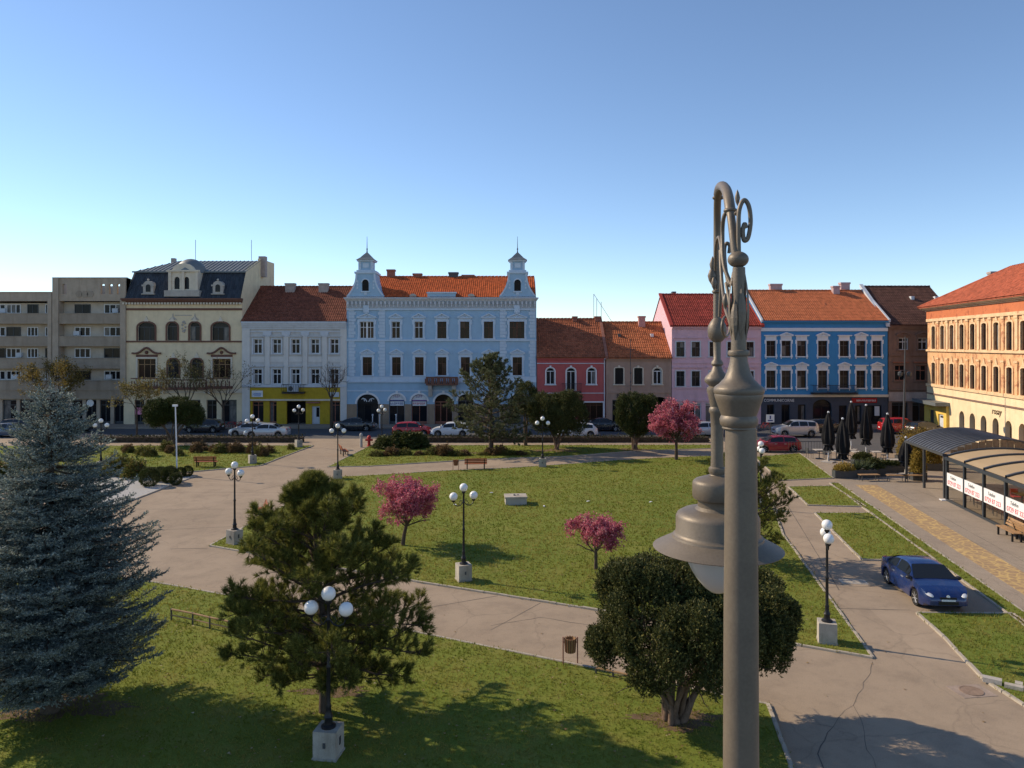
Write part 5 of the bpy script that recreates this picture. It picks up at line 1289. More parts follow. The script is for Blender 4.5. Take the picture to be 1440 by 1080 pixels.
# ---- shrubs
def shrub_mesh(name, seed, n, mt, size, per=6, ball=False, lump=0.0, up=.5):
    rg = np.random.default_rng(seed); d = nrm(rg.normal(size=(n, 3))); d[:, 2] = np.abs(d[:, 2]) if not ball else d[:, 2]
    s = rg.uniform(.55, 1.0, n) if not ball else rg.uniform(.85, 1, n)
    if lump: s *= 1 + lump * np.sin(d[:, 0] * 6 + seed) * np.cos(d[:, 1] * 5)
    pos = d * s[:, None] * np.array([[.5, .5, 1.0 if not ball else .5]]) + (np.array([[0, 0, .5]]) if ball else 0)
    return tri_mesh(name, needles(rg, pos, d + np.array([0, 0, up]) + rg.normal(0, .3, (n, 3)), size, per, size * .8, size * .22, (.3, 1.1)), mt)
BOX = foliage('box_leaves', (.025, .038, .010), (.085, .10, .02), .2, 3); ROSE = foliage('rose_leaves', (.06, .075, .02), (.19, .19, .04), .3, 2, tip=(.26, .13, .06))
RUST = foliage('rusty_leaves', (.08, .05, .025), (.21, .13, .055), .25, 2, tip=(.30, .2, .09)); JUN = foliage('juniper', (.03, .042, .012), (.11, .12, .03), .2, 2)
bx = shrub_mesh('ball_shrub', 51, 2600, BOX, .06, 5, True)
for px, py, dd in ((210, 684, 1.25), (225, 677, 1.0), (238, 679, 1.1), (247, 682, .8), (216, 671, .7), (240, 670, .75), (254, 671, .7), (264, 670, .75), (228, 668, .6)):
    X, Y = G(px, py); s_ = ob('ball_shrub', bx, None, (X, Y, .0), (0, 0, px), (dd, dd, dd)); tag(s_, 'clipped round green shrub on the white gravel bed', 'shrub', 'clipped round shrubs on the gravel')
rs = [shrub_mesh('rose_shrub', 52 + i, 500, [ROSE, RUST][i % 2], .17, 4, lump=.25) for i in range(4)]
for i in range(26):
    px = random.uniform(165, 410); py = random.choice((633.5, 637, 641)) + random.uniform(-1.2, 1.2)
    if px > 385 and py > 640: continue
    X, Y = G(px, py); d = random.uniform(.6, 1.1); s_ = ob('rose_shrub', rs[i % 4], None, (X, Y, .04), (0, 0, i), (d, d, d * random.uniform(.55, .85))); tag(s_, 'small olive-brown rose shrub in the bed by the hedge', 'shrub', 'rose shrubs in the left lawn')
for i in range(17):
    if i in (4, 11): continue
    px = 530 + i * 12.5 + random.uniform(-4, 4); X, Y = G(px, 641.5 - i * .12 + random.uniform(-.8, .8)); d = random.uniform(.9, 1.6)
    s_ = ob('rusty_shrub', rs[(1, 3)[i % 2]] if i % 3 else rs[0], None, (X, Y, .04), (0, 0, i * 2.1), (d, d * .7, d * random.uniform(.25, .6))); tag(s_, 'low rusty shrub in the row before the tall grey-green pine', 'shrub', 'rusty shrubs in a row')
jn = shrub_mesh('juniper_shrub', 61, 1500, JUN, .16, 5, lump=.15)
for px, py, sx, sz, lb in ((572, 630, 3.6, 1.35, 'larger mounded evergreen shrub near the red hatchback'), (546, 631, 2.8, 1.0, 'smaller mounded evergreen shrub beside its larger twin')):
    X, Y = G(px, py); tag(ob('juniper_shrub', jn, None, (X, Y, .03), (0, 0, px), (sx, sx * .7, sz)), lb, 'shrub')
for px, py, sx, sz in ((20, 668, 3, 1.0), (58, 664, 2.4, .9), (100, 668, 2.6, .8), (170, 668, 2.2, 1.3), (190, 672, 1.8, 1.2), (-8, 672, 2.6, 1.1)):
    X, Y = G(px, py); tag(ob('wild_shrub', rs[int(px) % 4], None, (X, Y, .03), (0, 0, px), (sx, sx * .8, sz)), 'scruffy brownish shrub behind the blue-grey spruce', 'shrub', 'scruffy shrubs behind the spruce')
# hedges along the road
HG = foliage('hedge_leaves', (.018, .026, .010), (.06, .065, .022), .15, .8, tip=(.14, .10, .05))
def hedge(x0, x1, y, label, wd=.9, ht=.62):
    rg = np.random.default_rng(int(x0 * 10) % 97 + 5); L = x1 - x0; n = int(L * 130); pos = np.stack([rg.uniform(0, L, n), rg.uniform(-wd / 2, wd / 2, n), rg.uniform(.05, ht, n) * (1 + .12 * np.sin(rg.uniform(0, L, n)))], 1)
    e = empty('hedge', (x0, y, 0), 0, label, 'hedge'); m_ = MB(); m_.box(.1, L - .1, -wd * .36, wd * .36, 0, ht * .8); m_.build('stem_core', MT['bark'], e)
    ob('foliage', tri_mesh('foliage', needles(rg, pos, rg.normal(size=(n, 3)) + np.array([0, 0, .8]), .12, 5, .10, .035, (.3, 1.2)), HG), e)
hedge(G(128, 623)[0], G(425, 623)[0], 73.2, 'low dark clipped hedge between the left lawn and the road')
hedge(G(528, 623)[0], G(1000, 623)[0], 73.2, 'low dark clipped hedge between the middle lawn and the road')
# ================================================================ STREET FURNITURE
# ---- three-globe lamps
def lamp_proto():
    r = empty('street_lamp'); k = MB(); k.box(-.27, .27, -.27, .27, -.05, .66); k.box(-.29, .29, -.29, .29, -.05, .06); k.build('plinth', MT['block'], r)
    k = MB(); k.box(-.03, .03, -.285, -.268, .3, .42); k.box(.268, .285, -.04, .04, .28, .46); k.build('hatch', MT['dgrey'], bpy.data.objects[r.children[0].name])
    k = MB(); k.lathe([(.17, .66), (.17, .70), (.10, .74), (.085, .86), (.11, .90), (.075, .96), (.06, 1.1), (.07, 1.13), (.05, 1.18), (.045, 2.0), (.06, 2.02), (.06, 2.06), (.042, 2.1), (.036, 3.1), (.06, 3.13), (.04, 3.18), (.035, 3.48), (.08, 3.52), (.08, 3.56), (.03, 3.57)], seg=12)
    k.build('pole', MT['black'], r, smooth=50)
    for s in (-1, 1):
        k = MB(); k.tube([(s * .04, 0, 3.12), (s * .12, 0, 3.02), (s * .25, 0, 2.99), (s * .37, 0, 3.05), (s * .42, 0, 3.17)], .018, 7); k.tube([(s * .04, 0, 3.22), (s * .14, 0, 3.2), (s * .2, 0, 3.1), (s * .15, 0, 3.04)], .012, 6); k.lathe([(.03, 3.15), (.075, 3.2), (.075, 3.23), (.03, 3.235)], (s * .42, 0, 0), 10)
        k.build('arm', MT['black'], r, smooth=50)
        k = MB(); k.ball((0, 0, 0), .165, 20, 12); k.build('globe', MT['globe'], r, (s * .42, 0, 3.385), smooth=180)
    ob('globe', [c for c in r.children if c.name.startswith('globe')][0].data, r, (0, 0, 3.725)); return r
LP = [((462, 1064), -8, 'three-globe lamp on a stained plinth in front of the broad pine', 1.0), ((652, 817), 20, 'three-globe lamp on the central lawn near the leaning pink tree', 1.0),
      ((330, 765), -30, 'three-globe lamp at the lawn tip near a bench end', 1.0), ((1163, 904), 74, 'three-globe lamp beside the path near the blue car', 1.0),
      ((475, 674), 5, 'three-globe lamp at the path fork behind the broad pine top', 1.0), ((355, 652), 32, 'three-globe lamp in the left lawn before the silver sedan', 1.0),
      ((420, 629), 38, 'three-globe lamp by the hedge end before the yellow shopfront', 1.0), ((537, 629), 55, 'three-globe lamp beside the mounded evergreens near the red hatchback', 1.0),
      ((763, 657), -6, 'three-globe lamp at the far path near the dark round-topped yew', 1.0), ((142, 662), 8, 'three-globe lamp behind the blue-grey spruce', 1.0), ((1070, 716), 80, 'three-globe lamp partly hidden behind the small pine', 1.0)]
lp0 = None
for (px, py), rz, lb, s_ in LP:
    if lp0 is None: lp0 = lamp_proto(); l = lp0
    else: l = copy_tree(lp0)
    X, Y = G(px, py); l.location = (X, Y, .03); l.rotation_euler = (0, 0, R(rz)); tag(l, lb, 'street lamp', 'three-globe park lamps')

# ---- benches, bins and small things
def bench(px, py, rz, label, L=1.7, m=None):
    X, Y = G(px, py); m = m or MT['wood']; r = empty('park_bench', (X, Y, .0), R(rz), label, 'bench', 'park benches')
    for x in (-L / 2 + .2, L / 2 - .2):
        k = MB(); k.box(x - .04, x + .04, -.24, -.17, 0, .4); k.box(x - .04, x + .04, .14, .22, 0, .42); k.box(x - .04, x + .04, -.24, .22, .36, .41)
        k.tube([(x, .2, .4), (x, .28, .62), (x, .34, .86)], .035, 6); k.build('leg', MT['black'], r)
    for i in range(4): k = MB(); k.box(-L / 2, L / 2, -.25 + i * .115, -.155 + i * .115, .415, .45); k.build('seat_slat', m, r)
    for i in range(3): k = MB(); k.box(-L / 2, L / 2, -.02, .015, 0, .10); k.build('back_slat', m, r, (0, .23 + i * .05, .52 + i * .13), (R(-18), 0, 0))
    return r
bench(669, 660, 184, 'red-brown slatted bench facing the central lawn on the far path'); bench(290, 657, 184, 'slatted bench at the edge of the left lawn')
bench(366, 729, -68, 'bench seen end-on at the edge of the big plaza', 1.7); bench(484, 640, 112, 'red bench along the path leading to the road')
bench(1420, 757, -99, 'tan wooden bench before the glass pavilion', 1.8, MT['woodtan']); bench(1446, 764, 81, 'second tan wooden bench facing the one before the glass pavilion', 1.8, MT['woodtan'])
def bin_(px, py, label, z=0, rz=0):
    X, Y = G(px, py); r = empty('litter_bin', (X, Y, .02), rz, label, 'litter bin', 'slatted litter bins'); r.scale = (.85, .85, .9)
    k = MB(); k.lathe([(.15, .42), (.17, .45), (.19, .85), (.19, .88), (.165, .88), (.15, .5)], seg=12); bd = k.build('bucket', MT['woodtan'] if py > 800 else MT['wood'], r, smooth=40)
    k = MB()
    for i in range(12): a = i / 12 * 6.283; k.tube([(.165 * math.cos(a), .165 * math.sin(a), .43), (.2 * math.cos(a), .2 * math.sin(a), .89)], .022, 5)
    k.build('slat_ring', mat('bin_slat', (.17, .075, .04), .7, .25, 6, .2), bd)
    for s in (-1, 1): k = MB(); k.tube([(s * .25, 0, -.1), (s * .25, 0, .92)], .025, 6); k.tube([(s * .25, 0, .75), (s * .17, 0, .75)], .018, 6); k.build('post', MT['brick'], r)
bin_(802, 936, 'wooden slatted litter bin on two posts by the near path'); bin_(641, 662, 'small red slatted litter bin beside the bench on the far path')
X, Y = G(725, 709); r = empty('concrete_block', (X, Y, .03), R(4), 'low concrete shaft cover standing alone on the central lawn', 'concrete block')
boxpart(r, 'base', MT['conc'], (-.62, .62, -.5, .5, 0, .40)); boxpart(r, 'lid', MT['block'], (-.66, .66, -.54, .54, .402, .50)); boxpart(r, 'handle', MT['dgrey'], (-.12, -.02, -.1, .1, .502, .55), (.1, .2, -.02, .12, .502, .53))
# low rails
def rail(pts, label, h_=.38):
    P = [G(*p) for p in pts]; r = empty('low_rail', (*P[0], .04), 0, label, 'rail'); L = [Vector((p[0] - P[0][0], p[1] - P[0][1], h_)) for p in P]; k = MB(); k.tube(L, .032, 7); k.tube([q - Vector((0, 0, .2)) for q in L], .022, 6); k.build('bar', MT['woodtan'], r)
    for q in L: k = MB(); k.tube([q - Vector((0, 0, h_ + .1)), q + Vector((0, 0, .03))], .03, 6); k.build('post', MT['dgrey'], r)
rail([(241, 874), (271, 880), (295, 886), (322, 892)], 'low pipe rail in the grass beside the blue-grey spruce'); rail([(838, 949), (862, 954), (888, 960)], 'short bent pipe rail at the path edge by the wide yew', .16)
# white flag post, manhole, slab, hydrant, signs
X, Y = G(249, 669); r = empty('white_post', (X, Y, 0), 0, 'thin white metal post on the gravel bed', 'post'); k = MB(); k.tube([(0, 0, 0), (-.05, 0, 2.5), (-.12, 0, 5.0)], [.055, .05, .045], 8); k.build('shaft', MT['white'], r); boxpart(r, 'head', MT['white'], (-.3, .02, -.1, .1, 5.0, 5.14))
X, Y = G(1366, 972); r = empty('manhole_cover', (X, Y, .0), R(8), 'rectangular concrete manhole surround with a round iron lid', 'manhole'); boxpart(r, 'surround', mat('worn_frame', (.30, .235, .19), .95, .3, 3, .5), (-.5, .5, -.36, .36, -.02, .009)); k = MB(); k.lathe([(.3, .0), (.3, .022), (.27, .022), (.27, .017)], seg=24); k.build('lid', mat('rusty_lid', (.24, .17, .125), .9, .25, 4, .5), r)
X, Y = G(1200, 818); r = empty('manhole_cover', (X, Y, .0), R(-8), 'pale rectangular access plate in the path near the blue car', 'manhole'); boxpart(r, 'surround', MT['conc'], (-.5, .5, -.3, .3, -.02, .010)); boxpart(r, 'lid', MT['kerb'], (-.42, .42, -.23, .23, .0, .018))
X, Y = G(1409, 965); r = empty('broken_slab', (X, Y, .05), R(-35), 'broken concrete kerb pieces lying on the grass edge', 'rubble'); boxpart(r, 'piece', MT['conc'], (-.45, .0, -.12, .1, .0, .13)); boxpart(r, 'piece', MT['block'], (.06, .5, -.2, -.02, .0, .1), (.3, .48, -.02, .2, .0, .12))
X, Y = G(519, 628); r = empty('fire_hydrant', (X, Y, 0), 0, 'red fire hydrant by the hedge gap', 'hydrant'); k = MB(); k.lathe([(.2, 0), (.2, .1), (.14, .12), (.14, .75), (.2, .78), (.2, .85), (.12, 1.0), (.05, 1.05)], seg=12); k.build('body', MT['red'], r, smooth=40); k = MB(); k.tube([(-.34, 0, .62), (.34, 0, .62)], .1, 8); k.build('outlet', MT['red'], r)
X, Y = G(508, 629); r = empty('bollard', (X, Y, 0), 0, 'grey bollard beside the red fire hydrant', 'bollard'); k = MB(); k.lathe([(.13, 0), (.12, 1.0), (.16, 1.02), (.16, 1.2), (.05, 1.32)], seg=10); k.build('shaft', MT['conc'], r, smooth=40)
for px in (524, 534, 557): X, Y = G(px, 603); r = empty('white_bollard', (X, Y, .06), 0, 'thin white ball-topped bollard before the arched black shop sign', 'bollard', 'white bollards before the pale blue house'); k = MB(); k.tube([(0, 0, 0), (0, 0, 1.45)], .05, 7); k.ball((0, 0, 1.5), .1, 10, 8); k.build('shaft', MT['white'], r)
X, Y = G(1083, 634); r = empty('traffic_sign', (X, Y, -.06), 0, 'white square traffic sign on a pole by the small red car', 'sign'); k = MB(); k.tube([(0, 0, 0), (0, 0, 3.3)], .035, 7); k.build('pole', MT['dgrey'], r); k = MB(); k.box(-.36, .36, -.05, -.03, 2.6, 3.3); pl = k.build('plate', MT['white'], r); boxpart(pl, 'symbol', navy, (-.22, .22, -.058, -.051, 2.72, 2.82), (-.06, .06, -.058, -.051, 2.9, 3.2))
X, Y = G(1270, 627); r = empty('tall_lamp_mast', (X, Y, 0), 0, 'tall thin lamp mast with a cross arm before the brown house', 'lamp mast'); k = MB(); k.tube([(0, 0, 0), (.12, 0, 5), (.2, 0, 10.2)], [.11, .09, .05], 8); k.build('pole', MT['dgrey'], r)
for s in (-1, 1): k = MB(); k.tube([(.15, 0, 7.0), (.15 + s * .35, 0, 7.05), (.15 + s * .42, 0, 6.9)], .03, 6); k.build('arm', MT['dgrey'], r); k = MB(); k.lathe([(.1, 0), (.22, -.12), (.2, -.35), (.05, -.5)], (.15 + s * .42, 0, 6.95), 10); k.build('lantern', MT['dgrey'], r)
# gravel bed
P = [G(*p) for p in ((277, 669), (176, 708), (90, 730), (60, 690), (150, 668))]; m_ = MB(); m_.flat(P[::-1] if sum(a[0] * b[1] - b[0] * a[1] for a, b in zip(P, P[1:] + P[:1])) < 0 else P, -.01, .03); tag(m_.build('gravel_bed', GRAV), kind='structure'); kerb(P[:3] + []); kerb([P[0], P[4]])
# litter on the lawn
for i, (px, py) in enumerate(((765, 714), (691, 695), (827, 707), (915, 708), (640, 712))):
    X, Y = G(px, py); k = MB(); k.box(-.11, .11, -.04, .04, 0, .02); k.box(-.04, .1, -.035, .05, .021, .035); tag(k.build('paper_scrap', MT['white'], None, (X, Y, .09), (0, .06, px)), 'white scrap of paper lying on the central lawn', 'paper', 'paper scraps on the central lawn')

# ================================================================ CARS
def car(px, py, rz, label, col, kind='hatch', z=0.0, detail=True, name='parked_car'):
    X, Y = G(px, py); r = empty(name, (X, Y, z), R(rz), label, 'car'); pm = col
    if kind == 'sedan': L, W, tops, xw = 4.5, .88, [(-2.25, .62), (-2.2, .88), (-2.05, .98), (-1.6, 1.03), (-1.45, 1.05), (-.75, 1.38), (-.3, 1.45), (.15, 1.46), (.5, 1.40), (1.25, .98), (1.7, .90), (2.05, .78), (2.2, .64), (2.25, .5)], 1.36
    elif kind == 'suv': L, W, tops, xw = 4.5, .92, [(-2.25, .8), (-2.2, 1.1), (-2.05, 1.5), (-1.8, 1.64), (-.6, 1.72), (.1, 1.72), (.4, 1.66), (1.05, 1.16), (1.6, 1.08), (2.05, .98), (2.2, .8), (2.25, .6)], 1.36
    else: L, W, tops, xw = 4.1, .86, [(-2.05, .6), (-2.0, .92), (-1.9, 1.02), (-1.55, 1.36), (-1.1, 1.44), (-.3, 1.49), (.2, 1.46), (.45, 1.40), (1.15, .99), (1.5, .92), (1.85, .78), (2.0, .62), (2.05, .48)], 1.27
    tx, tz = [t[0] for t in tops], [t[1] for t in tops]; hl = L / 2; base = .22 if kind != 'suv' else .3; bel = {'sedan': .95, 'hatch': .95, 'suv': 1.12}[kind]; wr = .32 if kind != 'suv' else .36
    xs = sorted(set([round(v, 3) for v in np.linspace(-hl, hl, 31)] + tx + [s * xw + q for s in (-1, 1) for q in (-.39, -.385, -.33, -.22, 0, .22, .33, .385, .39)])); secs = []
    def prm(x):
        zt = interp(x, tx, tz); e = hl - abs(x); w_ = W * (1 - .24 * max(0, 1 - e / .55) ** 2.2); cab = max(0, zt - bel - .06)
        wt = w_ - .07 - .42 * min(1, cab / .5) * .62; zl = min(bel, zt - .05); return zt, w_, wt, zl
    for x in xs:
        zt, w_, wt, zl = prm(x); d = min(abs(x - xw), abs(x + xw)); zb = base + (.1 if abs(x) > hl - .25 else 0)
        if d < .388: zb = max(zb, .33 + math.sqrt(max(0, .388 ** 2 - d ** 2)) + (.04 if kind == 'suv' else 0))
        zm = max(min(.6, zl - .12), zb + .04); zl = max(zl, zm + .03); zt = max(zt, zl + .03)
        secs.append([(x, w_ - .1, zb - .01), (x, w_ - .015, zb), (x, w_, zb + .03), (x, w_ + .005, zm), (x, w_ - .03, zl), (x, wt + .03, zl + (zt - zl) * .88), (x, wt - .06, zt - .012), (x, wt * .5, zt + .008), (x, 0, zt + .014)])
    m_ = MB(); n = len(secs[0]); full = [s + [(q[0], -q[1], q[2]) for q in s[-2::-1]] for s in secs]; nn = len(full[0])
    for s in full: m_.v += s
    for i in range(len(full) - 1):
        for j in range(nn - 1): m_.f.append((i * nn + j, (i + 1) * nn + j, (i + 1) * nn + j + 1, i * nn + j + 1))
        m_.f.append((i * nn + nn - 1, (i + 1) * nn + nn - 1, (i + 1) * nn, i * nn))
    m_.f += [tuple(range(nn)), tuple(range((len(full) - 1) * nn, len(full) * nn))[::-1]]; m_.m = [0] * len(m_.f); bd = m_.build('body', pm, r, smooth=38)
    def S_(x, sgn, f_, off=.008):
        zt, w_, wt, zl = prm(x); zl = max(zl, .65); a = (w_ - .03, zl); b2 = (wt + .03, zl + (zt - zl) * .88); return (x, sgn * (a[0] + (b2[0] - a[0]) * f_ + off), a[1] + (b2[1] - a[1]) * f_ + off * .3)
    segs = {'sedan': [(-1.22, -.42), (-.34, .78)], 'hatch': [(-1.5, -.5), (-.42, .72)], 'suv': [(-1.85, -1.1), (-1.02, -.2), (-.12, .72)]}[kind]
    for sgn in (-1, 1):
        for a, c in segs:
            q = MB(); st = np.linspace(a, c, 7)
            for u, v_ in zip(st[:-1], st[1:]):
                def up(x): zt = prm(x)[0]; return .93 if zt - bel > .3 else max(.2, .93)
                q.face([S_(u, sgn, .1), S_(v_, sgn, .1), S_(v_, sgn, up(v_)), S_(u, sgn, up(u))])
            q.build('side_window', MT['cglass'], r)
        if detail:
            for dx in ([-.38, -1.28, .95] if kind != 'suv' else [-.16, -1.06, .95]):
                q = MB(); zt, w_, wt, zl = prm(dx); q.face([(dx - .006, sgn * (w_ + .004), .36), (dx + .006, sgn * (w_ + .004), .36), (dx + .006, sgn * (w_ - .022), zl), (dx - .006, sgn * (w_ - .022), zl)]); q.build('door_seam', MT['black'], bd)
            for dx in ((-.55, .28) if kind != 'suv' else (-.9, .1)): q = MB(); w_ = prm(dx)[1]; q.box(dx - .1, dx + .1, min(sgn * (w_ - .02), sgn * (w_ + .02)), max(sgn * (w_ - .02), sgn * (w_ + .02)), .8, .835); q.build('door_handle', MT['rim'], bd)
        q = MB(); q.ball((0, 0, 0), .12, 10, 8, sz=.65); hx = 1.02 if kind != 'suv' else .85; q.build('mirror', pm if kind != 'sedan' else MT['black'], r, (hx, sgn * (W + .06), bel + .06), smooth=60)
        for nmx, xx, zz, mm_, sx in (('headlight', hl - .22, .70 if kind != 'suv' else .88, 'lens', .26), ('tail_light', -hl + .12, .86 if kind != 'suv' else 1.05, 'tail', .1)):
            q = MB(); q.ball((0, 0, 0), 1, 12, 8); me = q.mesh(nmx, MT[mm_], 60); w_ = prm(xx)[1]
            ob(nmx, me, r, (xx, sgn * (w_ - .17), zz), (0, R(18 if nmx == 'headlight' else -10), R(-sgn * 18 if nmx == 'headlight' else sgn * 14)), (sx, .13, .055 if nmx == 'headlight' else .12))
        for s2 in (-1, 1):
            q = MB(); rt = Matrix.Rotation(R(90), 3, 'X'); q.lathe([(wr * .66, -.1), (wr * .97, -.1), (wr, -.06), (wr, .06), (wr * .97, .1), (wr * .66, .1)], seg=22, rot=rt); wh = q.build('wheel', MT['rubber'], r, (s2 * xw, sgn * (W - .13), wr), smooth=40)
            q = MB(); q.lathe([(wr * .68, -.06), (wr * .68, .06)], seg=18, rot=rt)
            for kx in range(7): a = kx / 7 * 6.283; q.tube([(0, sgn * .07, 0), (math.cos(a) * wr * .67, sgn * .085, math.sin(a) * wr * .67)], [.035, .026], 5)
            q.lathe([(.05, -.1), (.05, .1)], seg=10, rot=rt); q.lathe([(wr * .62, -.088), (wr * .70, -.097), (wr * .70, .097), (wr * .62, .088)], seg=18, rot=rt); q.build('rim', MT['rim'], wh, smooth=40)
    def glassband(x0, x1, nm, ins):
        q = MB(); st = np.linspace(x0, x1, 6)
        for u, v_ in zip(st[:-1], st[1:]):
            def T(x, s_): zt, w_, wt, zl = prm(x); return (x, s_ * (wt - .055 + .06 * ins), zt + .012)
            q.face([T(u, -1), (u, 0, prm(u)[0] + .027), (v_, 0, prm(v_)[0] + .027), T(v_, -1)]); q.face([(u, 0, prm(u)[0] + .027), T(u, 1), T(v_, 1), (v_, 0, prm(v_)[0] + .027)])
        q.build(nm, MT['cglass'], r)
    ws = {'sedan': (.53, 1.2), 'hatch': (.49, 1.1), 'suv': (.43, 1.0)}[kind]; rw = {'sedan': (-1.4, -.8), 'hatch': (-1.85, -1.58), 'suv': (-2.16, -2.03)}[kind]; glassband(*ws, 'windscreen', 1); glassband(*rw, 'rear_window', 1)
    boxpart(r, 'grille', MT['black'], (hl - .08, hl + .012, -.36, .36, .34, .47), (hl - .10, hl + .006, -.3, .3, .55 if kind != 'suv' else .7, .62 if kind != 'suv' else .8)); boxpart(r, 'number_plate', MT['white'], (hl - .02, hl + .022, -.25, .25, .475, .545)); boxpart(r, 'number_plate', MT['white'], (-hl - .015, -hl + .05, -.25, .25, .62, .72))
    if kind == 'sedan': q = MB(); q.lathe([(.065, -.01), (.065, .015)], (hl - .02, 0, .64), 14, rot=Matrix.Rotation(R(80), 3, 'Y')); q.build('badge', MT['rim'], r)
    return r
MT['lens'] = paint('lamp_lens', (.62, .64, .66), .12, .5, .1); MT['tail'] = paint('tail_lens', (.35, .012, .012), .15, .6, 0)
pb = paint('blue_car_paint', (.006, .026, .125)); ps = paint('silver_car_paint', (.45, .47, .50), .3, .5, .4); pr = paint('red_car_paint', (.40, .012, .016)); pw = paint('white_car_paint', (.68, .70, .72), .3, .5, 0)
pk = paint('dark_car_paint', (.02, .022, .028)); pd = paint('crimson_car_paint', (.30, .015, .03)); pgb = paint('greyblue_car_paint', (.06, .10, .16))
BLUE = car(1296, 836, -95, 'dark blue sedan parked in the bay between two lawn strips', pb, 'sedan'); BLUE.scale = (.93, .93, .93)
car(376, 614, 180, 'silver sedan on the road before the yellow shopfront', ps, 'sedan', -.06); car(352, 612.5, 180, 'pale silver car overlapped by the silver sedan', ps, 'hatch', -.06)
car(580, 612, 0, 'bright red hatchback on the road before the pale blue house', pr, 'hatch', -.06); car(634, 612.5, 180, 'white hatchback just behind the bright red hatchback', pw, 'hatch', -.06)
car(812, 613.5, 180, 'white hatchback emerging from behind the dark round-topped yew', pw, 'hatch', -.06); car(988, 612, 180, 'silver car half hidden by the rounded pink tree', ps, 'hatch', -.06)
car(1118, 613, 180, 'silver estate car before the vivid blue house', ps, 'suv', -.06); car(1091, 634.5, 180, 'small crimson hatchback at the end of the lawn strip', pd, 'hatch', -.06)
car(1268, 609, -10, 'red off-road car before the brown house', pr, 'suv', -.06); car(1160, 607, 0, 'dark car behind the black parasols', pk, 'hatch', -.06)
car(1300, 611, 20, 'dark car beside the red off-road car', pk, 'hatch', -.06); car(287, 607, 180, 'dark car parked before the cream mansard house', pk, 'hatch', -.06)
car(847, 605, 0, 'dark car parked before the red house', pk, 'sedan', -.06); car(885, 605, 180, 'dark car parked before the beige-brown house', pk, 'hatch', -.06)
car(12, 613, 178, 'blue-grey car by the lower apartment block', pgb, 'sedan', -.06); car(30, 606, 0, 'dark car parked beyond the blue-grey one', pk, 'hatch', -.06); car(500, 604.5, 0, 'dark car before the black arched shop', pk, 'sedan', -.06)
car(100, 607, 180, 'dark car parked under the taller apartment block', pk, 'hatch', -.06)

# ---- bicycles by the shop
def bike(px, py, rz, label, m):
    X, Y = G(px, py); r = empty('bicycle', (X, Y, .06), R(rz), label, 'bicycle', 'bicycles outside the shops')
    for x in (-.52, .52):
        k = MB(); k.tube([(.33 * math.cos(a), 0, .33 * math.sin(a)) for a in np.linspace(0, 6.283, 19)], .022, 5)
        for i in range(8): a = i / 8 * 6.283; k.tube([(0, 0, 0), (.33 * math.cos(a), 0, .33 * math.sin(a))], .006, 3)
        k.build('wheel', MT['rubber'], r, (x, 0, .34))
    k = MB(); A, Bq, C, D = (-.52, 0, .34), (-.05, 0, .3), (-.2, 0, .82), (.4, 0, .85)
    for p, q in ((A, Bq), (Bq, C), (A, C), (C, D), (Bq, D), (D, (.52, 0, .34))): k.tube([p, q], .025, 6)
    k.build('frame', m, r); k = MB(); k.ball((-.22, 0, .9), .1, 8, 6, sz=.4); k.build('saddle', MT['black'], r); k = MB(); k.tube([(.38, -.28, 1.0), (.4, 0, .95), (.38, .28, 1.0)], .02, 6); k.tube([(.4, 0, .85), (.4, 0, .95)], .02, 6); k.build('handlebar', MT['black'], r)
for px, py, rz in ((324, 605, 10), (333, 605.5, -15), (342, 605, 5)): bike(px, py, rz, 'red bicycle parked left of the yellow shopfront', MT['red'])
bike(1076, 606, 12, 'red bicycle before the charcoal ground floor', MT['red'])

# ================================================================ TERRACE AND PAVILIONS
UM = mat('parasol_fabric', (.012, .012, .014), .85, .3, 3, .2)
def parasol(px, py, hgt, label, seed):
    rg = random.Random(seed); X, Y = G(px, py); r = empty('folded_parasol', (X, Y, .01), rg.uniform(0, 1), label, 'parasol', 'folded black terrace parasols')
    k = MB(); k.tube([(0, 0, 0), (0, 0, hgt)], .05, 8); k.build('pole', MT['offwhite'], r); k = MB(); k.box(-.45, .45, -.45, .45, 0, .08); k.lathe([(.12, .08), (.09, .4)], seg=8); k.build('base', MT['conc'], r)
    k = MB(); n = 32; zs = [hgt - .03, hgt - .3, hgt * .72, hgt * .5, hgt * .38, hgt * .32, hgt * .24]; rs = [.05, .16, .34, .46, .42, .26, .36]
    for z_, rr in zip(zs, rs):
        for i in range(n):
            a = i / n * 6.283; q = rr * (1 + .22 * math.cos(8 * a + z_ * .5) * min(1, (hgt - z_) / .8)) * rg.uniform(.94, 1.06); k.v.append((q * math.cos(a), q * math.sin(a), z_ + rg.uniform(-.05, .05)))
    for j in range(len(zs) - 1):
        for i in range(n): i2 = (i + 1) % n; k.f.append((j * n + i, (j + 1) * n + i, (j + 1) * n + i2, j * n + i2)); k.m.append(0)
    k.build('canopy', UM, r, smooth=50); k = MB(); k.lathe([(.07, hgt - .04), (.1, hgt + .02), (.05, hgt + .1)], seg=10); k.build('cap', MT['offwhite'], r)
    k = MB(); k.tube([(.45 * math.cos(a), .45 * math.sin(a), hgt * .36) for a in np.linspace(0, 6.283, 17)], .03, 5); k.build('strap', MT['black'], r)
for i, (px, py, hh) in enumerate(((1165, 650, 4.0), (1185, 664, 3.95), (1197, 633, 4.3), (1218, 643, 4.35), (1248, 654, 4.0), (1274, 668, 2.7))): parasol(px, py, hh, ('folded black parasol standing beside the lawn strip end', 'folded black parasol above the orange shrub trough', 'folded black parasol rearmost, next to the road', 'tallest folded black parasol on the middle of the terrace', 'folded black parasol by the long box trough', 'shorter folded black parasol beside the golden potted bush')[i], i)
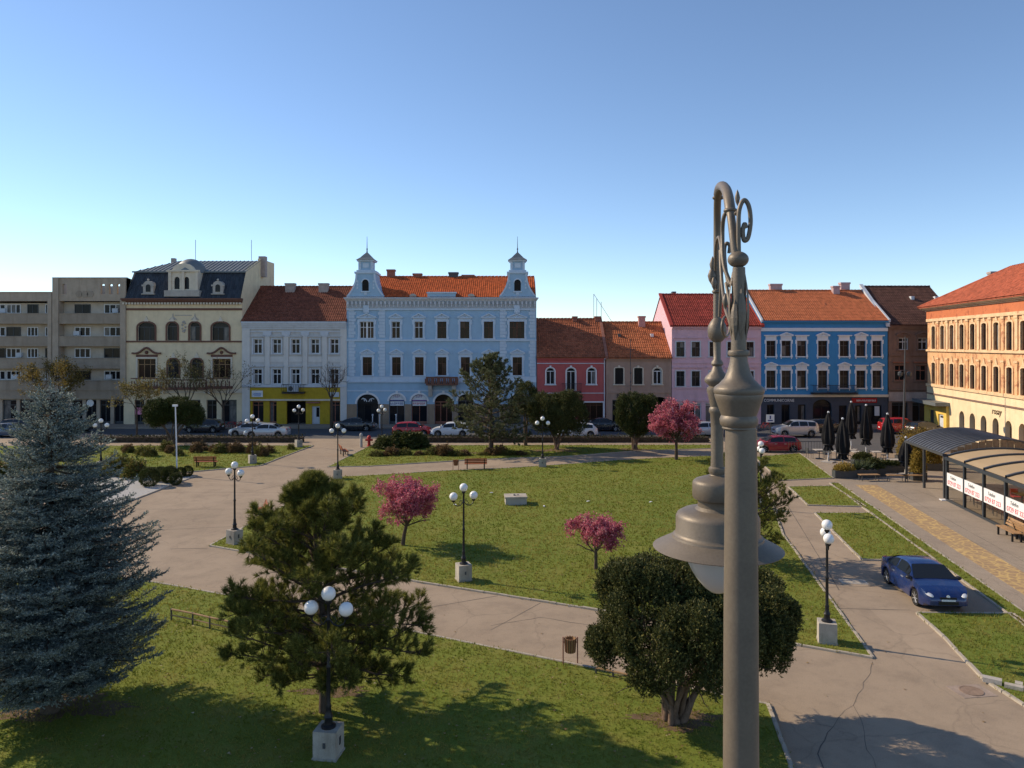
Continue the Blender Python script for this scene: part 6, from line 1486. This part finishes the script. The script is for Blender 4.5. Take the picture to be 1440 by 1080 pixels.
def chair(X, Y, rz, m, label, group):
    r = empty('terrace_chair', (X, Y, .01), rz, label, 'chair', group); k = MB(); k.box(-.22, .22, -.22, .22, .43, .47); k.build('seat', m, r); k = MB(); k.box(-.22, .22, .2, .24, .5, .88); k.build('backrest', m, r)
    for x in (-.2, .2):
        for y in (-.2, .2): k = MB(); k.tube([(x, y, 0), (x, y, .45 if y < 0 else .88)], .016, 5); k.build('leg', MT['dgrey'], r)
def table(X, Y, label, group, m=None):
    r = empty('terrace_table', (X, Y, .01), 0, label, 'table', group); k = MB(); k.box(-.4, .4, -.4, .4, .71, .75); k.build('tabletop', m or MT['conc'], r); k = MB(); k.tube([(0, 0, 0), (0, 0, .71)], .04, 7); k.box(-.25, .25, -.25, .25, 0, .03); k.build('leg', MT['dgrey'], r)
for px, py in ((1152, 645), (1176, 647), (1205, 648), (1232, 648), (1258, 660)):
    X, Y = G(px, py); table(X, Y, 'square cafe table under the folded parasols', 'cafe tables on the open terrace')
    for s in (-1, 1): chair(X + s * .75, Y + .1, -s * R(90), MT['dgrey'], 'dark cafe chair beside a table on the open terrace', 'dark chairs on the open terrace')
AG = foliage('agave_leaves', (.04, .06, .03), (.12, .15, .07), .15, 2); YB = foliage('dry_yellow_leaves', (.22, .15, .03), (.50, .38, .09), .4, 2)
def planter(px, py, L, mt, label, kind='bush', hh=.9, rz=0, n=900, pm=None):
    X, Y = G(px, py); r = empty('planter', (X, Y, .01), R(rz), label, 'planter'); k = MB(); pm = pm or MT['dgrey']
    k.box(-L / 2, L / 2, -.28, .28, .0, .1); k.box(-L / 2, L / 2, -.28, -.24, .1, .55); k.box(-L / 2, L / 2, .24, .28, .1, .55); k.box(-L / 2, -L / 2 + .04, -.24, .24, .1, .55); k.box(L / 2 - .04, L / 2, -.24, .24, .1, .55); k.build('trough', pm, r); boxpart(r, 'soil', MT['bark'], (-L / 2 + .04, L / 2 - .04, -.24, .24, .1, .5))
    rg = np.random.default_rng(int(px)); n = int(n)
    if kind == 'agave':
        c = rg.uniform(-L / 2 + .3, L / 2 - .3, 4)[rg.integers(0, 4, 160)]; T = needles(rg, np.stack([c, rg.normal(0, .05, 160), np.full(160, .5)], 1), np.tile([[0, 0, 1.]], (160, 1)), .08, 1, hh, .05, (.2, 1.2))
    else: d = nrm(rg.normal(size=(n, 3))); d[:, 2] = np.abs(d[:, 2]); T = needles(rg, d * np.array([[L * .48, .38, hh]]) * rg.uniform(.4, 1, n)[:, None] + np.array([[0, 0, .5]]), d + np.array([0, 0, .4]), .14, 5, .11, .03, (.3, 1.2))
    ob('plant', tri_mesh('plant', T, mt), r)
planter(1212, 671, 1.9, AG, 'dark trough of spiky agaves at the terrace edge', 'agave', .85); planter(1228, 669, 1.6, JUN, 'dark trough with a rounded green bush at the terrace edge', hh=.75)
planter(1291, 675, 1.0, YB, 'pot with a tall golden bush near the short parasol', hh=2.0, n=1600); planter(1250, 664, 2.4, BOX, 'long trough of low box hedge on the terrace', hh=.3); planter(1187, 672, 1.5, YB, 'small trough with an orange shrub below a parasol', hh=.5, n=500)
planter(1310, 661, 1.5, YB, 'tall golden grass planter under the curved grey roof', hh=1.8, n=1500, ); planter(1213, 655, 1.6, JUN, 'mid-terrace trough of green shrub', hh=.5); planter(1278, 650, 2.0, YB, 'golden bush planter behind the short parasol', hh=1.7, n=1500)
def lounge(px, py, rz):
    X, Y = G(px, py); r = empty('wire_bench', (X, Y, .01), R(rz), 'low metal bench at the front edge of the cafe terrace', 'bench', 'metal terrace benches'); k = MB(); k.box(-.7, .7, -.22, .22, .40, .44); k.build('seat', MT['woodtan'], r)
    for x in (-.6, .6): k = MB(); k.tube([(x, -.2, 0), (x, -.2, .4)], .025, 5); k.tube([(x, .2, 0), (x, .2, .4)], .025, 5); k.build('leg', MT['dgrey'], r)
for q in ((1222, 676, 4), (1262, 677, -4), (1283, 677, 3)): lounge(*q)
X, Y = G(1133, 637); r = empty('metal_barrier', (X, Y, -.05), R(2), 'grey metal barrier behind the small crimson hatchback', 'barrier'); k = MB(); k.tube([(-1.5, 0, 1.05), (1.5, 0, 1.05)], .03, 6); k.tube([(-1.5, 0, .2), (1.5, 0, .2)], .025, 6); k.build('rail', MT['dgrey'], r)
for i in range(13): k = MB(); k.tube([(-1.5 + i * .25, 0, 0 if i % 6 == 0 else .2), (-1.5 + i * .25, 0, 1.05)], .016, 5); k.build('bar', MT['dgrey'], r)

t_ = Vector((-.16, -.987, 0)).normalized(); RZP = math.atan2(t_.y, t_.x)
PX, PY = G(1332, 704)
# near glass pavilion: local x towards the camera, local y to the right
r = empty('glass_pavilion', (PX, PY, .0), RZP, 'glass-walled terrace pavilion with beige vaulted roof and white banners', 'pavilion')
POLY = foliage('beige_roof_panel', lin(205, 180, 142), lin(214, 190, 152), .4, .3); sp_, NB, WD, ZE, RI = 2.44, 9, 6.4, 2.62, .52
tg = NT('clear_glass'); tg.bs.inputs['Base Color'].default_value = (.75, .8, .8, 1); tg.rough(.03, .5); tp = tg.n('ShaderNodeBsdfTransparent'); tp.inputs[0].default_value = (.78, .80, .80, 1); mx = tg.n('ShaderNodeMixShader'); fr = tg.n('ShaderNodeFresnel'); fr.inputs[0].default_value = 1.5
gb = tg.n('ShaderNodeBsdfGlossy'); gb.inputs['Roughness'].default_value = .02; tg.l(fr.outputs[0], mx.inputs[0]); tg.l(tp.outputs[0], mx.inputs[1]); tg.l(gb.outputs[0], mx.inputs[2]); tg.l(mx.outputs[0], tg.out.inputs[0]); CLR = tg.mat
def vault(y, ri, ze): u = y / WD; return ze + ri * math.sin(math.pi * u) ** .8 if 0 < u < 1 else ze
PG = mat('pavilion_frame', (.045, .055, .065), .45, .12, 3, 0, .2, .4); ys = np.linspace(0, WD, 15); redt = mat('banner_red', (.62, .03, .05), .5)
for i in range(NB + 1):
    x = i * sp_
    for y in (0, WD): k = MB(); k.box(x - .07, x + .07, y - .07, y + .07, 0, ZE); k.build('post', PG, r)
    k = MB()
    for a, c in zip(ys[:-1], ys[1:]): k.face([(x - .09, a, vault(a, RI, ZE) + .16), (x + .09, a, vault(a, RI, ZE) + .16), (x + .09, c, vault(c, RI, ZE) + .16), (x - .09, c, vault(c, RI, ZE) + .16)][::-1]); k.face([(x - .09, a, vault(a, RI, ZE) - .02), (x - .09, c, vault(c, RI, ZE) - .02), (x - .09, c, vault(c, RI, ZE) + .16), (x - .09, a, vault(a, RI, ZE) + .16)]); k.face([(x + .09, a, vault(a, RI, ZE) - .02), (x + .09, a, vault(a, RI, ZE) + .16), (x + .09, c, vault(c, RI, ZE) + .16), (x + .09, c, vault(c, RI, ZE) - .02)])
    k.build('roof_rib', PG, r)
    if i < NB:
        k = MB()
        for a, c in zip(ys[:-1], ys[1:]): k.face([(x + .09, a, vault(a, RI, ZE) + .06), (x + .09, c, vault(c, RI, ZE) + .06), (x + sp_ - .09, c, vault(c, RI, ZE) + .06), (x + sp_ - .09, a, vault(a, RI, ZE) + .06)])
        k.build('roof_panel', POLY, r, smooth=60)
        k = MB(); k.face([(x + .07, .0, .12), (x + sp_ - .07, .0, .12), (x + sp_ - .07, .0, ZE - .14), (x + .07, .0, ZE - .14)]); k.build('pane', CLR, r)
        bn = boxpart(r, 'banner', MT['white'], (x + .08, x + sp_ - .08, -.045, -.015, .95, 1.72))
        text('Telefon', .27, blk, bn, (x + .55, -.05, 1.42), ext=.003, shear=.2); text('0729 87 323', .36, redt, bn, (x + .2, -.05, 1.05), ext=.003, sx=1.0)
boxpart(r, 'eave_beam', PG, (-.1, NB * sp_ + .1, -.12, .1, ZE - .14, ZE - .002 + .02)); boxpart(r, 'eave_beam', PG, (-.1, NB * sp_ + .1, WD - .1, WD + .12, ZE - .14, ZE + .018)); boxpart(r, 'plinth', PG, (-.08, NB * sp_ + .08, -.08, .08, 0, .12))
boxpart(r, 'floor_deck', mat('deck', (.34, .27, .2), .8, .2), (0, NB * sp_, .09, WD, .008, .05))
boxpart(r, 'post_foot', MT['white'], (-.3, .1, -.35, .1, 0, .05))
M4 = Matrix.Translation((PX, PY, 0)) @ Matrix.Rotation(RZP, 4, 'Z')
for i in range(5):
    for j, y in enumerate((1.0, 3.6)):
        p = M4 @ Vector((1.2 + i * 2.4, y, 0)); table(p.x, p.y, 'cafe table inside the glass pavilion', 'tables inside the pavilion', MT['woodtan'])
        for s in (-1, 1): q = M4 @ Vector((1.2 + i * 2.4 + s * .72, y, 0)); chair(q.x, q.y, RZP + (R(-90) if s > 0 else R(90)), MT['red'], 'red chair at a table inside the glass pavilion', 'red chairs inside the pavilion')
# far pavilion with the curved grey metal roof
o2 = M4 @ Vector((-7.4, .1, 0)); r = empty('curved_roof_pavilion', (o2.x, o2.y, 0), RZP, 'terrace pavilion under a curved grey metal roof with wooden gable', 'pavilion')
L2 = 6.6; zz2 = 2.75; RR = .95; MR = mat('grey_roof_sheet', (.16, .165, .175), .4, .15, 2, .05, .5, .4); ns = 14
for i in range(ns):
    k = MB(); x0, x1 = i * L2 / ns, (i + 1) * L2 / ns - .03
    for a, c in zip(ys[:-1], ys[1:]): k.face([(x0, a, vault(a, RR, zz2)), (x0, c, vault(c, RR, zz2)), (x1, c, vault(c, RR, zz2) + .0), (x1, a, vault(a, RR, zz2))])
    k.build('roof_sheet', MR, r, smooth=60); k = MB(); k.tube([(x1 + .015, a, vault(a, RR, zz2) + .03) for a in ys], .04, 5); k.build('roof_seam', MR, r)
for x in (0, L2 / 2, L2):
    for y in (.05, WD - .05): k = MB(); k.box(x - .07, x + .07, y - .07, y + .07, 0, zz2 - .02); k.build('post', MT['dgrey'], r)
k = MB(); k.box(-.05, L2 + .05, -.08, .06, zz2 - .16, zz2 - .01); k.build('eave_beam', MT['dgrey'], r)
nb = 16
for i in range(nb):
    a, c = WD * i / nb + .02, WD * (i + 1) / nb - .01; k = MB(); k.box(L2 - .06, L2 - .02, a, c, zz2 - .2, max(zz2 - .1, min(vault(a, RR, zz2), vault(c, RR, zz2)) - .04)); k.build('gable_board', MT['woodtan'], r)

# ================================================================ BRONZE LAMP COLUMN IN THE FOREGROUND
BZ = mat('bronze_paint', (.165, .135, .10), .5, .16, 5, .1, .2, .4, stain=.3, fine=80, peel=(.075, .062, .05), peel_at=.64, peel_scale=14)
CYL, CY2 = 3.0, 3.9
def Pn(px, py, Y): return Vector(((px - 720) / F * Y, Y, H - (py - HZ) / F * Y))
b0 = Pn(1042, 1080, CYL); r = empty('bronze_lamp_column', (b0.x, b0.y, 0), 0, 'tall bronze lamp column with scrolled arm and hanging bell lantern', 'street lamp')
def loc(v): return v - Vector((b0.x, b0.y, 0))
def prof(rows, Y): return [(hw / F * Y, H - (py - HZ) / F * Y) for py, hw in rows]
q = Y_ = CYL; k = MB(); ax = Pn(1039, 560, CYL).x - b0.x
k.lathe([(.16, 0), (.16, .3), (.12, .45), (.075, .6)] + prof([(1080, 24.5), (860, 23.6), (602, 21.5)], CYL), (0, 0, 0), 40); k.build('shaft', BZ, r, smooth=50)
k = MB(); k.lathe(prof([(604, 21), (602, 23), (600, 22.5), (597, 25.5), (590, 26.5), (586, 25), (584, 24), (576, 27), (562, 32), (556, 33.5), (554, 33), (552, 34.5), (547, 34.5), (544, 33), (540, 27.5), (532, 20), (522, 15.8), (508, 12.3), (501, 11.6), (500, 14), (496, 15), (493, 14), (492, 10.8), (470, 10.2), (440, 10.4), (400, 9.6), (376, 8.5)], CYL), (ax, 0, 0), 40); k.build('capital', BZ, r, smooth=40)
k = MB(); bt = loc(Pn(1038, 365, CYL)); k.ball(bt, .041, 20, 12, sz=.8); k.build('ball', BZ, r, smooth=180)
# leaf sheaf round the upper stem
k = MB()
for i in range(7):
    a = i / 7 * 6.283 + .3; c_ = Vector((math.cos(a), math.sin(a), 0)); z0 = H - (478 - HZ) / F * CYL; hh_ = (.14, .24, .19, .27, .17, .22, .26)[i]
    for tt0, tt1 in zip(np.linspace(0, 1, 7)[:-1], np.linspace(0, 1, 7)[1:]):
        def P_(t, s_): w2 = .016 * math.sin(math.pi * min(1, t * .92 + .06)) ; rr = .031 + .012 * math.sin(t * 3) - .006 * t * t; tn = Vector((-c_.y, c_.x, 0)); return Vector((ax, 0, 0)) + c_ * (rr - (.004 if s_ else 0)) + tn * w2 * s_ + Vector((0, 0, z0 + hh_ * t))
        k.face([P_(tt0, -1), P_(tt0, 0), P_(tt1, 0), P_(tt1, -1)]); k.face([P_(tt0, 0), P_(tt0, 1), P_(tt1, 1), P_(tt1, 0)])
k.build('leaf_sheaf', BZ, r, smooth=60)
def bz(name, pts, rad, seg=10): k = MB(); k.tube([loc(Pn(*p)) for p in pts], rad, seg); return k.build(name, BZ, r, smooth=60)
def spl(pts, n=8):
    P = [np.array(p, float) for p in pts]; out = []
    for i in range(len(P) - 1):
        p0, p1, p2, p3 = P[max(i - 1, 0)], P[i], P[i + 1], P[min(i + 2, len(P) - 1)]
        for t in np.linspace(0, 1, n, endpoint=False): out.append(tuple(.5 * ((2 * p1) + (p2 - p0) * t + (2 * p0 - 5 * p1 + 4 * p2 - p3) * t * t + (3 * p1 - p0 - 3 * p2 + p3) * t ** 3)))
    return out + [tuple(P[-1])]
g1 = spl([(1036, 372, 3.0), (1031, 330, 3.03), (1027, 296, 3.08), (1023, 272, 3.18), (1017, 262, 3.38), (1011.5, 265, 3.6), (1009, 282, 3.78), (1008.5, 330, 3.9), (1008, 460, 3.9)])
bz('gooseneck', g1, [.0165 if i < 16 else (.0215 if i < 46 else .0185) for i in range(len(g1))], 14)
for px, py, Y, rr in ((1027, 296, 3.08, .028), (1010, 278, 3.76, .029), (1008, 410, 3.9, .026)): k = MB(); k.ball(loc(Pn(px, py, Y)), rr, 14, 10, sz=.45); k.build('collar', BZ, r, smooth=180)
bz('scroll', spl([(1039, 358, 3.0), (1038.5, 325, 3.0), (1039.5, 296, 3.0), (1046, 281.5, 3.0), (1053, 290, 3.0), (1055.5, 312, 3.0), (1052, 334, 3.0), (1046.5, 338, 3.0), (1044.5, 325, 3.0), (1047, 315, 3.0), (1049.5, 321, 3.0)]), .0088)
bz('scroll', spl([(1028, 400, 3.05), (1018, 372, 3.1), (1016, 330, 3.15), (1018, 305, 3.12), (1025, 294, 3.1)]), .0085)
bz('scroll', spl([(1024, 402, 3.1), (1020, 372, 3.2), (1019, 350, 3.3), (1022, 342, 3.3), (1026, 346, 3.3), (1025, 356, 3.3)]), .0075)
bz('scroll', spl([(1012, 445, 3.6), (1014, 400, 3.55), (1015, 360, 3.5), (1011.5, 334, 3.6), (1007, 345, 3.75), (1006, 380, 3.85)]), .008)
bz('scroll', spl([(1030, 462, 3.05), (1022, 440, 3.2), (1017, 412, 3.4), (1014, 380, 3.5), (1013, 352, 3.55)]), .008)
bz('scroll', [(1021 + 5.6 * math.cos(a), 459 + 14 * math.sin(a), 3.2 + .1 * math.cos(a)) for a in np.linspace(0, 6.283, 20)], .006)
bz('scroll', spl([(1036, 480, 3.0), (1030, 450, 3.02), (1025, 420, 3.05), (1021, 398, 3.1)]), .007)
for px, py, Y, sx, sz in ((1037, 278, 3.02, .011, .034), (1002, 372, 3.9, .016, .045), (1001, 388, 3.9, .022, .05), (1004, 398, 3.88, .015, .04), (1026, 398, 3.08, .013, .02), (1020, 424, 3.2, .014, .035), (1036, 300, 3.02, .012, .012)):
    k = MB(); k.lathe([(1e-5, -sz), (sx * .7, -sz * .5), (sx, 0), (sx * .6, sz * .55), (1e-5, sz)], loc(Pn(px, py, Y)), 10); k.build('leaf_bud', BZ, r, smooth=60)
ax2 = loc(Pn(1008.5, 560, CY2)); k = MB()
k.lathe(prof([(447, 5), (452, 9), (458, 12.3), (466, 13.2), (474, 12), (479, 8), (481, 5.4), (505, 5.0), (509, 8), (512, 8.4), (515, 6), (522, 8.5), (530, 16), (533, 17.5), (537, 17), (543, 11), (545, 14), (549, 14.5), (556, 12.5), (572, 9.5), (574, 11), (579, 11.5), (582, 9.5), (600, 8.6), (640, 8.4), (656, 9), (658, 11.5), (663, 12), (667, 10), (670, 12)], CY2)[::-1], (ax2.x, ax2.y, 0), 28); k.build('pendant_tube', BZ, r, smooth=45)
axl = loc(Pn(1009, 720, CY2)); k = MB()
k.lathe(prof([(668, 12), (674, 30), (677, 33.5), (680, 34.5), (698, 34.5), (701, 33), (703, 28), (705, 27), (712, 27), (716, 31), (718, 48), (722, 55), (727, 57.5), (748, 57.5), (752, 60), (753, 62), (756, 63), (769, 88), (770, 89.5), (771, 88.5), (764, 70), (762, 45)], CY2)[::-1], (axl.x, axl.y, 0), 56); ln = k.build('lantern', BZ, r, smooth=35)
bw = NT('bowl_glass'); bw.bs.inputs['Base Color'].default_value = (.62, .58, .52, 1); bw.rough(.28, .5); bw.bs.inputs['Transmission Weight'].default_value = .25; bw.bs.inputs['Alpha'].default_value = 1.0
k = MB(); k.lathe(prof([(764, 46), (776, 45), (790, 41.5), (804, 35), (816, 27), (826, 18), (832, 9.5), (834, .01)], CY2)[::-1], (axl.x, axl.y, 0), 40); k.build('glass_bowl', bw.mat, ln, smooth=60)
